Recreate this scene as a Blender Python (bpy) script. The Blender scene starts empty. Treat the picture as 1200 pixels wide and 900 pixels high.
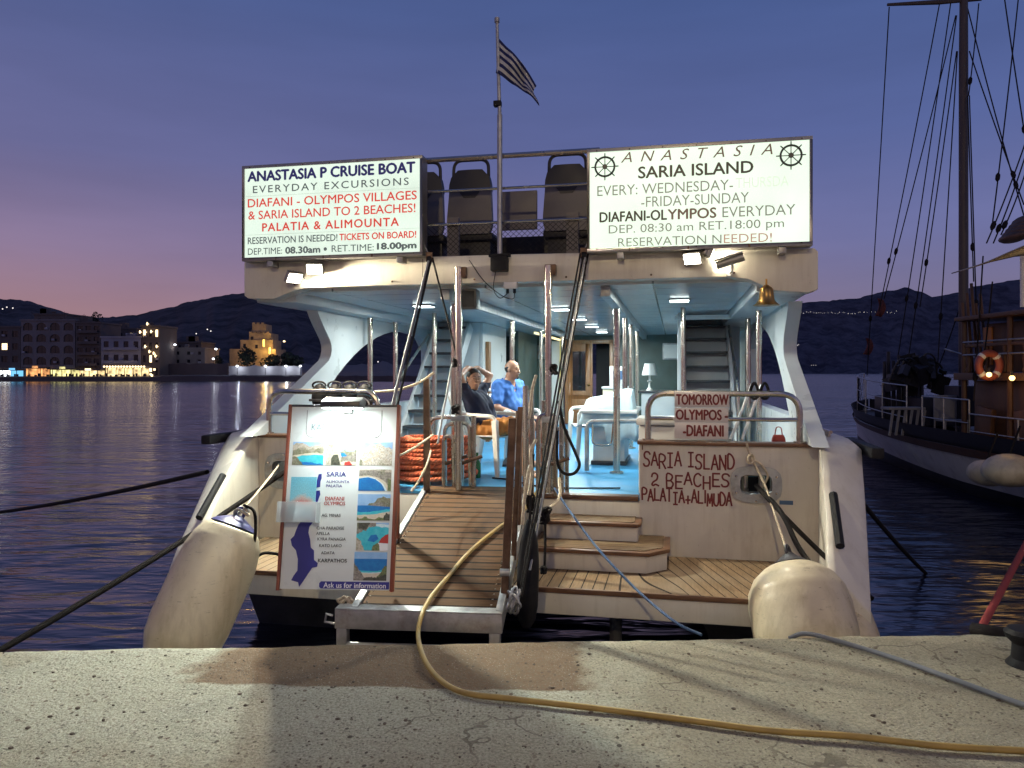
import bpy, bmesh, math, random
import numpy as np
from mathutils import Vector, Matrix, noise

# ------------------------------------------------------------------ camera, sky, lamps of the place and a fill lamp, exposure
S = bpy.context.scene
COL = S.collection
R = math.radians
FPX = 900.0                       # focal length in pixels of a 1200 x 900 frame
CAM = Vector((0, 0, 1.6))
cd = bpy.data.cameras.new('camera'); cam = bpy.data.objects.new('camera', cd); COL.objects.link(cam)
cam.location = CAM; cam.rotation_euler = (R(90), 0, 0)
cd.sensor_width = 36; cd.lens = 27.0; cd.shift_y = -13 / 1200
cd.clip_start = 0.05; cd.clip_end = 20000
S.camera = cam

world = bpy.data.worlds.new('World'); S.world = world; world.use_nodes = True
wn = world.node_tree.nodes; wl = world.node_tree.links
wbg = wn['Background']
tc = wn.new('ShaderNodeTexCoord'); sep = wn.new('ShaderNodeSeparateXYZ'); wl.new(tc.outputs['Generated'], sep.inputs[0])
def wramp(stops):
    r = wn.new('ShaderNodeValToRGB'); e = r.color_ramp.elements
    for i, (p, c) in enumerate(stops):
        x = e[i] if i < 2 else e.new(p)
        x.position = p; x.color = (*c, 1)
    return r
# dusk afterglow: pink on the west side (left), grey mauve on the east side
west = wramp([(0.0, (.40, .215, .215)), (.07, (.375, .218, .250)), (.14, (.265, .190, .300)), (.25, (.150, .150, .315)), (.42, (.078, .108, .265)), (1, (.030, .048, .150))])
east = wramp([(0.0, (.215, .175, .250)), (.08, (.205, .176, .290)), (.16, (.155, .165, .345)), (.28, (.100, .136, .335)), (.44, (.062, .104, .275)), (1, (.028, .048, .150))])
for r_ in (west, east): wl.new(sep.outputs[2], r_.inputs[0])
mr = wn.new('ShaderNodeMapRange'); wl.new(sep.outputs[0], mr.inputs[0]); mr.inputs[1].default_value = -.6; mr.inputs[2].default_value = .45
mixw = wn.new('ShaderNodeMix'); mixw.data_type = 'RGBA'
wl.new(mr.outputs[0], mixw.inputs[0]); wl.new(west.outputs[0], mixw.inputs[6]); wl.new(east.outputs[0], mixw.inputs[7])
# faint streaks of high cloud
cmap = wn.new('ShaderNodeMapping'); cmap.inputs['Scale'].default_value = (1.2, 1.2, 7); wl.new(tc.outputs['Generated'], cmap.inputs[0])
cnz = wn.new('ShaderNodeTexNoise'); cnz.inputs['Scale'].default_value = 2.2; cnz.inputs['Detail'].default_value = 6; wl.new(cmap.outputs[0], cnz.inputs[0])
cmr = wn.new('ShaderNodeMapRange'); wl.new(cnz.outputs[0], cmr.inputs[0]); cmr.inputs[1].default_value = .3; cmr.inputs[2].default_value = .75; cmr.inputs[3].default_value = .93; cmr.inputs[4].default_value = 1.10
cmx = wn.new('ShaderNodeMix'); cmx.data_type = 'RGBA'; cmx.blend_type = 'MULTIPLY'; cmx.inputs[0].default_value = 1; wl.new(mixw.outputs[2], cmx.inputs[6]); wl.new(cmr.outputs[0], cmx.inputs[7])
wl.new(cmx.outputs[2], wbg.inputs[0]); wbg.inputs[1].default_value = 1.0

# the boat's own frame: u to starboard, v forward from the stern, w up from its deck
TH = R(12)
BO = Vector((.05, 7.0, .5))
BM = Matrix.Translation(BO) @ Matrix.Rotation(-TH, 4, 'Z')
def B(u, v, w): return BM @ Vector((u, v, w))

def lamp(name, typ, loc, power, col, size=.1, aim=None, spot=None, blend=.3):
    l = bpy.data.lights.new(name, typ); o = bpy.data.objects.new(name, l); COL.objects.link(o)
    o.location = loc; l.energy = power; l.color = col
    if typ == 'AREA': l.size = size
    else: l.shadow_soft_size = size
    if typ == 'SPOT': l.spot_size = R(spot); l.spot_blend = blend
    if aim is not None: o.rotation_euler = (Vector(aim) - Vector(loc)).to_track_quat('-Z', 'Y').to_euler()
    return o

# sodium street lamp on the quay behind the camera
lamp('street_or_fill_light', 'POINT', (-1.6, -5.5, 6.6), 1080, (1, .76, .42), .16)
# added fill lamp out of view, brightens the sailing ship's hull
lamp('street_or_fill_light', 'POINT', (10.5, -3.5, 6.6), 620, (1, .74, .42), .16)
# afterglow of the sun that has just set behind the west ridge
sun = bpy.data.lights.new('sun', 'SUN'); so = bpy.data.objects.new('sun', sun); COL.objects.link(so)
sun.energy = .02; sun.angle = R(12); sun.color = (1, .62, .6); so.rotation_euler = (R(86), 0, R(55))

S.view_settings.view_transform = 'Standard'; S.view_settings.look = 'None'
S.view_settings.exposure = 0; S.view_settings.gamma = 1
S.cycles.max_bounces = 8; S.cycles.sample_clamp_indirect = 4
try: S.cycles.use_denoising = True
except Exception: pass

# ------------------------------------------------------------------ materials
def newmat(name):
    m = bpy.data.materials.new(name); m.use_nodes = True
    nt = m.node_tree
    return m, nt.nodes, nt.links, nt.nodes['Principled BSDF']
def rgb(c): return (c[0], c[1], c[2], 1)
def sc(c, k): return tuple(min(1, x * k) for x in c)
def mixnode(n, l, fac, a, b):
    m = n.new('ShaderNodeMix'); m.data_type = 'RGBA'
    for s, x in ((0, fac), (6, a), (7, b)):
        if hasattr(x, 'links') or hasattr(x, 'is_output'): l.new(x, m.inputs[s])
        elif s == 0: m.inputs[0].default_value = x
        else: m.inputs[s].default_value = rgb(x)
    return m.outputs[2]
def mth(n, l, op, a, b=None, c=None):
    m = n.new('ShaderNodeMath'); m.operation = op
    for i, x in enumerate((a, b, c)):
        if x is None: continue
        if hasattr(x, 'is_output'): l.new(x, m.inputs[i])
        else: m.inputs[i].default_value = x
    return m.outputs[0]
def noisen(n, l, scale, detail=4, rough=.55, vec=None, sx=None):
    t = n.new('ShaderNodeTexNoise'); t.inputs['Scale'].default_value = scale
    t.inputs['Detail'].default_value = detail; t.inputs['Roughness'].default_value = rough
    c = n.new('ShaderNodeTexCoord'); src = c.outputs['Object'] if vec is None else vec
    if sx is not None:
        mp = n.new('ShaderNodeMapping'); mp.inputs['Scale'].default_value = sx; l.new(src, mp.inputs[0]); src = mp.outputs[0]
    l.new(src, t.inputs['Vector'])
    return t.outputs['Fac']
def rampn(n, l, fac, p0, p1):
    r = n.new('ShaderNodeMapRange'); l.new(fac, r.inputs[0]); r.inputs[1].default_value = p0; r.inputs[2].default_value = p1
    return r.outputs[0]
def bumpn(n, l, b, h, strength, dist=.01):
    x = n.new('ShaderNodeBump'); x.inputs['Strength'].default_value = strength; x.inputs['Distance'].default_value = dist
    l.new(h, x.inputs['Height']); l.new(x.outputs[0], b.inputs['Normal']); return x
def pmat(name, col, rough=.5, metal=0, var=.15, scale=5, bump=0, bscale=60, stain=None, sscale=2.5, sx=None, spec=.5):
    m, n, l, b = newmat(name)
    f = rampn(n, l, noisen(n, l, scale, 5, .6, sx=sx), .3, .7)
    c = mixnode(n, l, f, sc(col, 1 - var), sc(col, 1 + var))
    if stain is not None:
        g = rampn(n, l, noisen(n, l, sscale, 6, .65, sx=sx), .52, .72)
        c = mixnode(n, l, mth(n, l, 'MULTIPLY', g, .6), c, stain)
    l.new(c, b.inputs['Base Color'])
    b.inputs['Metallic'].default_value = metal; b.inputs['Specular IOR Level'].default_value = spec
    rr = mth(n, l, 'MULTIPLY_ADD', f, .12, rough - .06); l.new(rr, b.inputs['Roughness'])
    if bump: bumpn(n, l, b, noisen(n, l, bscale, 3), bump)
    return m
def emat(name, col, strength, var=0, scale=3):
    m, n, l, b = newmat(name)
    b.inputs['Base Color'].default_value = rgb(sc(col, .5)); b.inputs['Roughness'].default_value = .4
    b.inputs['Emission Strength'].default_value = strength
    if var:
        f = rampn(n, l, noisen(n, l, scale, 2), .3, .7)
        l.new(mixnode(n, l, f, sc(col, 1 - var), col), b.inputs['Emission Color'])
    else: b.inputs['Emission Color'].default_value = rgb(col)
    return m

M = {}
def gel_mat():
    m, n, l, b = newmat('gelcoat')
    f = rampn(n, l, noisen(n, l, 2.2, 6, .65), .3, .7)
    c = mixnode(n, l, f, (.63, .59, .50), (.72, .68, .585))
    st = rampn(n, l, noisen(n, l, 5, 6, .7, sx=(1.6, 1.6, .16)), .50, .72)          # run marks
    c = mixnode(n, l, mth(n, l, 'MULTIPLY', st, .38), c, (.42, .36, .28))
    ru = rampn(n, l, noisen(n, l, 2.6, 6, .7, sx=(1, 1, .45)), .62, .74)             # rusty smears
    c = mixnode(n, l, mth(n, l, 'MULTIPLY', ru, .28), c, (.36, .24, .14))
    sc_ = rampn(n, l, noisen(n, l, 22, 5, .75), .64, .72)                            # scuffs
    c = mixnode(n, l, mth(n, l, 'MULTIPLY', sc_, .45), c, (.25, .22, .19))
    l.new(c, b.inputs['Base Color']); l.new(mth(n, l, 'MULTIPLY_ADD', st, .25, .34), b.inputs['Roughness'])
    bumpn(n, l, b, noisen(n, l, 14, 3), .10); return m
M['gel'] = gel_mat()
M['gelside'] = pmat('gelcoat_side', (.62, .64, .63), .32, var=.06, scale=3, bump=.03, bscale=25)
M['hullbottom'] = pmat('hull_bottom', (.05, .05, .06), .6, var=.3, bump=.2)
M['steel'] = pmat('stainless_steel', (.60, .53, .45), .24, 1, var=.08, scale=6)
M['galv'] = pmat('galvanised_steel', (.40, .41, .41), .45, .7, var=.25, scale=12, bump=.1, stain=(.20, .12, .07), sscale=7)
M['rust'] = pmat('worn_brown_metal', (.135, .085, .06), .42, .5, var=.4, scale=9, bump=.2, stain=(.05, .03, .02), sscale=5, spec=.12)
M['black'] = pmat('black_rubber', (.018, .018, .02), .55, var=.3, scale=12, bump=.1, spec=.12)
M['darkplastic'] = pmat('dark_plastic', (.035, .036, .04), .4, var=.2, scale=9)
M['teakedge'] = pmat('teak_edge', (.13, .062, .03), .45, var=.3, scale=6, sx=(1, 8, 8), bump=.1)
M['bluedeck'] = pmat('blue_deck_paint', (.045, .25, .47), .42, var=.12, scale=4, bump=.06, bscale=120, stain=(.05, .20, .38), sscale=2.2)
M['greenwall'] = pmat('dark_green_panel', (.055, .085, .075), .4, var=.2, scale=3)
M['door'] = pmat('varnished_wood', (.27, .125, .05), .35, var=.3, scale=5, sx=(7, 7, .8), bump=.06)
M['void'] = pmat('unlit_cabin', (.01, .01, .012), .7, var=.2)
M['glassdark'] = pmat('dark_glass', (.012, .016, .02), .08, var=.1, spec=.8)
M['paper'] = pmat('white_paper', (.72, .74, .72), .6, var=.05)
M['whiteplastic'] = pmat('white_plastic', (.74, .74, .70), .35, var=.05, bump=.03)
def fender_mat():
    m, n, l, b = newmat('fender_vinyl')
    f = rampn(n, l, noisen(n, l, 3, 5, .6), .3, .7); c = mixnode(n, l, f, (.56, .475, .32), (.66, .58, .42))
    st = rampn(n, l, noisen(n, l, 4, 6, .7, sx=(2.2, 2.2, .5)), .48, .70); c = mixnode(n, l, mth(n, l, 'MULTIPLY', st, .6), c, (.36, .29, .18))
    sf = rampn(n, l, noisen(n, l, 9, 7, .8, sx=(.6, .6, 2.5)), .60, .68); c = mixnode(n, l, mth(n, l, 'MULTIPLY', sf, .7), c, (.16, .135, .10)); wl_ = rampn(n, l, noisen(n, l, 30, 4, .7, sx=(.3, .3, 3)), .66, .70); c = mixnode(n, l, mth(n, l, 'MULTIPLY', wl_, .7), c, (.07, .06, .05))
    l.new(c, b.inputs['Base Color']); l.new(mth(n, l, 'MULTIPLY_ADD', st, .25, .36), b.inputs['Roughness']); bumpn(n, l, b, noisen(n, l, 12, 4), .16); return m
M['fender'] = fender_mat()
M['fenderblue'] = pmat('fender_blue_end', (.028, .028, .15), .45, var=.15)
M['fenderblack'] = pmat('fender_black_end', (.03, .028, .035), .5, var=.2)
M['seatshell'] = pmat('seat_shell', (.135, .12, .112), .45, var=.12, bump=.1, bscale=90)
M['seatdark'] = pmat('seat_headrest', (.018, .017, .018), .5, var=.2)
M['brass'] = pmat('brass', (.42, .25, .085), .38, 1, var=.2, scale=8)
M['orangerope'] = None
M['blackrope'] = pmat('black_rope', (.02, .018, .018), .75, var=.3, scale=60, bump=.6, bscale=140, spec=.12)
M['brownrope'] = pmat('dark_mooring_rope', (.010, .008, .008), .8, var=.35, scale=60, bump=.6, bscale=110, spec=.12)
M['beigerope'] = pmat('beige_rope', (.55, .47, .34), .8, var=.25, scale=50, bump=.6, bscale=150, spec=.12)
M['greyrope'] = pmat('grey_rope', (.30, .30, .30), .7, var=.25, scale=50, bump=.5, bscale=150, spec=.12)
M['bluehose'] = pmat('blue_hose', (.07, .12, .22), .4, var=.15, spec=.12)
M['yellowhose'] = pmat('yellow_hose', (.36, .245, .065), .5, var=.18, scale=9, bump=.1, bscale=80)
M['greyhose'] = pmat('grey_cable', (.16, .17, .19), .5, var=.15, spec=.12)
M['signframe'] = pmat('aluminium_sign_frame', (.34, .33, .31), .4, .7, var=.12)
M['ink'] = pmat('dark_ink', (.030, .032, .036), .6, var=.05)
M['redboard'] = pmat('red_wood_frame', (.22, .055, .03), .45, var=.25, sx=(6, 6, 1), bump=.08)
M['redpaint'] = pmat('dark_red_paint', (.16, .018, .018), .5, var=.15)
M['navyprint'] = pmat('navy_print', (.028, .03, .22), .4, var=.06)
M['redprint'] = pmat('red_print', (.42, .04, .03), .4, var=.06)
M['whiteprint'] = pmat('white_print', (.78, .78, .78), .4, var=.03)
M['skin'] = pmat('skin', (.50, .27, .17), .5, var=.08, scale=14, bump=.03, bscale=60)
M['skin2'] = pmat('skin_tanned', (.46, .23, .14), .5, var=.08, scale=14, bump=.03, bscale=60)
M['hair'] = pmat('dark_hair', (.02, .014, .010), .55, var=.4, scale=30, bump=.4, bscale=90)
M['navyshirt'] = pmat('navy_cotton', (.012, .017, .045), .85, var=.2, bump=.2, bscale=18)
M['bluepolo'] = pmat('blue_cotton', (.05, .16, .47), .85, var=.14, bump=.25, bscale=16)
M['tanshorts'] = pmat('tan_cotton', (.46, .20, .05), .85, var=.15, bump=.3, bscale=18)
M['darkshorts'] = pmat('dark_cotton', (.02, .022, .04), .85, var=.2)
M['towel'] = pmat('pale_blue_cloth', (.46, .58, .62), .85, var=.12, bump=.4, bscale=14)
M['flagcloth'] = pmat('faded_red_flag', (.12, .03, .022), .85, var=.3)
M['redcloth'] = pmat('red_cloth', (.30, .045, .035), .8, var=.2)
M['greenglass'] = pmat('green_glass', (.02, .16, .05), .1, var=.1)
M['mast'] = pmat('weathered_mast', (.075, .058, .05), .5, var=.2, sx=(8, 8, .5))
M['shiphull'] = pmat('ship_white_paint', (.74, .72, .70), .45, var=.12, scale=2, stain=(.24, .18, .14), sscale=1.5, sx=(1, 1, .3))
M['shipdark'] = pmat('ship_dark_paint', (.02, .02, .028), .5, var=.3)
M['shipwood'] = pmat('ship_wood', (.10, .05, .025), .5, var=.3, sx=(4, 4, .6))
M['shiporange'] = pmat('varnished_orange_wood', (.48, .19, .05), .4, var=.2, sx=(4, 4, .5))
M['canvas'] = pmat('cream_canvas', (.56, .50, .36), .85, var=.1, bump=.2, bscale=8)
M['lifering'] = pmat('orange_lifering', (.34, .09, .06), .5, var=.1)
M['towncream'] = pmat('pale_render', (.22, .19, .18), .8, var=.25, scale=.12)
M['townwhite'] = pmat('white_render', (.36, .34, .36), .8, var=.2, scale=.12)
M['townbrown'] = pmat('brown_render', (.14, .11, .095), .8, var=.25, scale=.12)
M['fortstone'] = pmat('fort_stone', (.40, .30, .18), .85, var=.3, scale=.5, bump=.3, bscale=1.2)
M['townpane'] = pmat('unlit_pane', (.02, .02, .026), .25, var=.2)
M['litshop'] = emat('lit_shop_front', (1, .74, .36), 2.3, .9, .8)
M['litwarm'] = emat('warm_lamp', (1, .74, .40), 3)
M['litwhite'] = emat('white_lamp', (.88, .94, 1), 4)
M['litblue'] = emat('blue_lamp', (.2, .6, 1), 1.2)
M['litorange'] = emat('orange_shop', (1, .45, .16), 1.9, .95, .8)
M['litgreen'] = emat('yellow_green_shop', (.95, .85, .35), 2.1, .95, .8)
M['flood'] = emat('flood_lamp_glass', (1, .93, .74), 40)
M['ledpanel'] = emat('led_panel', (.90, 1, .98), 9)
M['oldwhite'] = pmat('weathered_white', (.30, .29, .27), .6, var=.15)
M['treeleaf'] = pmat('dark_foliage', (.030, .040, .024), .9, var=.4, scale=2)

# ------------------------------------------------------------------ mesh helpers
class MB:
    def __init__(s): s.v = []; s.f = []
    def add(s, vs, fs):
        o = len(s.v); s.v += [Vector(x) for x in vs]; s.f += [tuple(i + o for i in f) for f in fs]; return s
    def box(s, c, d, rot=None):
        c = Vector(c); x, y, z = d[0] / 2, d[1] / 2, d[2] / 2
        vs = [Vector(p) for p in ((-x, -y, -z), (x, -y, -z), (x, y, -z), (-x, y, -z), (-x, -y, z), (x, -y, z), (x, y, z), (-x, y, z))]
        if rot is not None: vs = [rot @ p for p in vs]
        return s.add([p + c for p in vs], [(0, 3, 2, 1), (4, 5, 6, 7), (0, 1, 5, 4), (1, 2, 6, 5), (2, 3, 7, 6), (3, 0, 4, 7)])
    def lim(s, a, b):       # box by its limits
        a = Vector(a); b = Vector(b); return s.box((a + b) / 2, b - a)
    def tube(s, pts, r, n=8, cap=True, closed=False):
        pts = [Vector(p) for p in pts]; N = len(pts)
        rr = r if isinstance(r, (list, tuple)) else [r] * N
        t0 = (pts[1] - pts[0]).normalized()
        up = Vector((0, 0, 1)) if abs(t0.z) < .9 else Vector((1, 0, 0))
        a = t0.cross(up).normalized(); o = len(s.v)
        for i, p in enumerate(pts):
            if closed: t = pts[(i + 1) % N] - pts[i - 1]
            else: t = pts[min(i + 1, N - 1)] - pts[max(i - 1, 0)]
            if t.length < 1e-9: t = t0
            t = t.normalized(); a = (a - t * a.dot(t))
            a = a.normalized() if a.length > 1e-6 else t.orthogonal().normalized()
            b = t.cross(a)
            for k in range(n):
                q = 2 * math.pi * k / n; s.v.append(p + (a * math.cos(q) + b * math.sin(q)) * rr[i])
        for i in range(N if closed else N - 1):
            for k in range(n):
                j = (i + 1) % N
                s.f.append((o + i * n + k, o + i * n + (k + 1) % n, o + j * n + (k + 1) % n, o + j * n + k))
        if cap and not closed:
            s.f.append(tuple(o + k for k in range(n))[::-1]); s.f.append(tuple(o + (N - 1) * n + k for k in range(n)))
        return s
    def cyl(s, a, b, r, r2=None, n=12): return s.tube([a, b], [r, r if r2 is None else r2], n)
    def lathe(s, a, axis, prof, n=24):   # prof: (distance along axis, radius)
        a = Vector(a); axis = Vector(axis).normalized()
        return s.tube([a + axis * t for t, _ in prof], [max(r, 1e-4) for _, r in prof], n)
    def prism(s, poly, ax, lo, hi):      # poly in the two other axes, extruded along axis ax (0,1,2)
        def P(p, h):
            q = list(p); q.insert(ax, h); return Vector(q)
        n = len(poly); vs = [P(p, lo) for p in poly] + [P(p, hi) for p in poly]
        fs = [tuple(range(n))[::-1], tuple(range(n, 2 * n))] + [(i, (i + 1) % n, n + (i + 1) % n, n + i) for i in range(n)]
        return s.add(vs, fs)
    def loft(s, secs, closed=True, cap=True):
        n = len(secs[0]); o = len(s.v)
        for q in secs: s.v += [Vector(p) for p in q]
        for i in range(len(secs) - 1):
            for k in range(n if closed else n - 1):
                s.f.append((o + i * n + k, o + i * n + (k + 1) % n, o + (i + 1) * n + (k + 1) % n, o + (i + 1) * n + k))
        if cap:
            s.f.append(tuple(o + k for k in range(n))[::-1]); s.f.append(tuple(o + (len(secs) - 1) * n + k for k in range(n)))
        return s
    def ball(s, c, r, n=12, m=8):
        c = Vector(c); r = r if isinstance(r, (tuple, list)) else (r, r, r); o = len(s.v)
        for i in range(m + 1):
            a = math.pi * i / m
            for k in range(n):
                q = 2 * math.pi * k / n
                s.v.append(c + Vector((math.sin(a) * math.cos(q) * r[0], math.sin(a) * math.sin(q) * r[1], -math.cos(a) * r[2])))
        for i in range(m):
            for k in range(n): s.f.append((o + i * n + k, o + i * n + (k + 1) % n, o + (i + 1) * n + (k + 1) % n, o + (i + 1) * n + k))
        return s
    def xf(s, mat): s.v = [mat @ p for p in s.v]; return s
    def mesh(s, name, bevel=0, smooth=35, seg=2):
        bm = bmesh.new(); vv = [bm.verts.new(p) for p in s.v]
        for f in s.f:
            try: bm.faces.new([vv[i] for i in f])
            except ValueError: pass
        bmesh.ops.remove_doubles(bm, verts=bm.verts[:], dist=2e-5)
        bmesh.ops.recalc_face_normals(bm, faces=bm.faces[:])
        if bevel:
            ed = [e for e in bm.edges if len(e.link_faces) == 2 and e.calc_face_angle(0) > R(28)]
            bmesh.ops.bevel(bm, geom=ed, offset=bevel, segments=seg, profile=.6, affect='EDGES', clamp_overlap=True)
        me = bpy.data.meshes.new(name); bm.to_mesh(me); bm.free()
        if smooth:
            for p in me.polygons: p.use_smooth = True
            me.set_sharp_from_angle(angle=R(smooth))
        return me
    def build(s, name, mat, parent=None, bevel=0, smooth=35, seg=2):
        o = bpy.data.objects.new(name, s.mesh(name, bevel, smooth, seg)); COL.objects.link(o)
        o.data.materials.append(M[mat] if isinstance(mat, str) else mat)
        if parent is not None: o.parent = parent
        return o

def tag(o, label=None, cat=None, group=None, kind=None):
    if label: o['label'] = label
    if cat: o['category'] = cat
    if group: o['group'] = group
    if kind: o['kind'] = kind
    return o
def thing(name, label, cat, loc=(0, 0, 0), rz=0, group=None, boat=False):
    o = bpy.data.objects.new(name, None); COL.objects.link(o); o.empty_display_size = .1
    if boat: o.matrix_world = BM @ Matrix.Translation(loc) @ Matrix.Rotation(rz, 4, 'Z')
    else: o.matrix_world = Matrix.Translation(loc) @ Matrix.Rotation(rz, 4, 'Z')
    return tag(o, label, cat, group)
def single(mb, name, mat, label, cat, group=None, bevel=0, kind=None, smooth=35):   # a thing that is one mesh; its origin goes to its base
    x = [p.x for p in mb.v]; y = [p.y for p in mb.v]; z = [p.z for p in mb.v]
    c = Vector(((min(x) + max(x)) / 2, (min(y) + max(y)) / 2, min(z)))
    mb.v = [p - c for p in mb.v]
    o = mb.build(name, mat, None, bevel, smooth); o.location = c
    return tag(o, label, cat, group, kind)
def struct(mb, name, mat, bevel=0, smooth=35): return tag(mb.build(name, mat, None, bevel, smooth), kind='structure')
def at(px, py, d): return Vector(((px - 600) / FPX * d, d, CAM.z - (py - 437) / FPX * d))   # the point a photo pixel shows at distance d
_bf = BM.inverted()
def bl(px, py, v):                       # where the sight line of a pixel meets the plane v of the boat's frame
    a = _bf @ CAM; b = _bf @ at(px, py, 1); d = b - a
    return a + d * ((v - a.y) / d.y)
def spline(pts, n=8):
    p = [Vector(x) for x in pts]; p = [p[0] * 2 - p[1]] + p + [p[-1] * 2 - p[-2]]; out = []
    for i in range(1, len(p) - 2):
        for k in range(n):
            t = k / n; a, b, c, d = p[i - 1:i + 3]
            out.append(.5 * ((2 * b) + (c - a) * t + (2 * a - 5 * b + 4 * c - d) * t * t + (3 * b - a - 3 * c + d) * t ** 3))
    return out + [p[-2]]
def sag(a, b, drop, n=14):
    a = Vector(a); b = Vector(b)
    return [a.lerp(b, i / n) - Vector((0, 0, drop * 4 * (i / n) * (1 - i / n))) for i in range(n + 1)]
def bend(pts, r=.06, n=5):               # polyline with rounded corners
    p = [Vector(x) for x in pts]; out = [p[0]]
    for i in range(1, len(p) - 1):
        a = (p[i - 1] - p[i]); b = (p[i + 1] - p[i]); q = min(r, a.length * .45, b.length * .45)
        A = p[i] + a.normalized() * q; C = p[i] + b.normalized() * q
        for k in range(n + 1):
            t = k / n; out.append(A.lerp(p[i], t).lerp(p[i].lerp(C, t), t))
    return out + [p[-1]]

def text_obj(txt, name, mat, parent, x0, x1, z0, z1, y=0, heavy=0, shear=0, space=1, depth=.0015, rot=0):
    """one line of lettering, fitted into the given rectangle of the sign's face (x across, z up, facing -y)"""
    c = bpy.data.curves.new(name, 'FONT'); c.body = txt; c.size = 1; c.shear = shear; c.space_character = space
    c.resolution_u = 3; c.extrude = .0; c.fill_mode = 'FRONT'
    t = bpy.data.objects.new(name, c); me = bpy.data.meshes.new_from_object(t)
    bpy.data.objects.remove(t); bpy.data.curves.remove(c)
    xs = [v.co.x for v in me.vertices]; ys = [v.co.y for v in me.vertices]
    a, b, e, f = min(xs), max(xs), min(ys), max(ys)
    for v in me.vertices:
        v.co = Vector((x0 + (v.co.x - a) / (b - a) * (x1 - x0), y, z0 + (v.co.y - e) / (f - e) * (z1 - z0)))
    me.update()
    if heavy:      # heavier strokes: the outline struck several times, a hair apart
        bm = bmesh.new(); h = heavy * (z1 - z0)
        for i, (dx, dz) in enumerate(((0, 0), (-h, 0), (h, 0), (0, h * .8), (0, -h * .8))):
            n0 = len(bm.verts); bm.from_mesh(me); bm.verts.ensure_lookup_table()
            for v in bm.verts[n0:]: v.co += Vector((dx, -.00008 * i, dz))
        bm.to_mesh(me); bm.free()
    me.name = name
    o = bpy.data.objects.new(name, me); COL.objects.link(o); me.materials.append(M[mat] if isinstance(mat, str) else mat)
    o.parent = parent
    return o
# ------------------------------------------------------------------ the setting: sea, quay, hills
WZ = -.9
def water_mat():
    m, n, l, b = newmat('sea_water')
    b.inputs['Base Color'].default_value = (.010, .016, .040, 1); b.inputs['Roughness'].default_value = .16
    b.inputs['IOR'].default_value = 1.8
    c = n.new('ShaderNodeTexCoord')
    mp = n.new('ShaderNodeMapping'); mp.inputs['Scale'].default_value = (.42, 1.35, 1); mp.inputs['Rotation'].default_value = (0, 0, R(14)); l.new(c.outputs['Object'], mp.inputs[0])
    def nz(s, d, dist=.6):
        t = n.new('ShaderNodeTexNoise'); t.inputs['Scale'].default_value = s; t.inputs['Detail'].default_value = d; t.inputs['Distortion'].default_value = dist
        l.new(mp.outputs[0], t.inputs[0]); return t.outputs[0]
    h = mth(n, l, 'ADD', mth(n, l, 'MULTIPLY', nz(.8, 2), 1.0), mth(n, l, 'ADD', mth(n, l, 'MULTIPLY', nz(2.4, 2), .42), mth(n, l, 'MULTIPLY', nz(6, 2), .10)))
    pt = n.new('ShaderNodeTexNoise'); pt.inputs['Scale'].default_value = .07; pt.inputs['Detail'].default_value = 3; l.new(mp.outputs[0], pt.inputs[0])
    h = mth(n, l, 'MULTIPLY', h, mth(n, l, 'MULTIPLY_ADD', rampn(n, l, pt.outputs[0], .35, .65), .75, .45))
    bumpn(n, l, b, h, 1.0, .17)
    return m
M['water'] = water_mat()
w = MB(); w.add([(-9000, -60, WZ), (9000, -60, WZ), (9000, 9000, WZ), (-9000, 9000, WZ)], [(0, 1, 2, 3)])
struct(w, 'sea_water', 'water')

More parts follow.
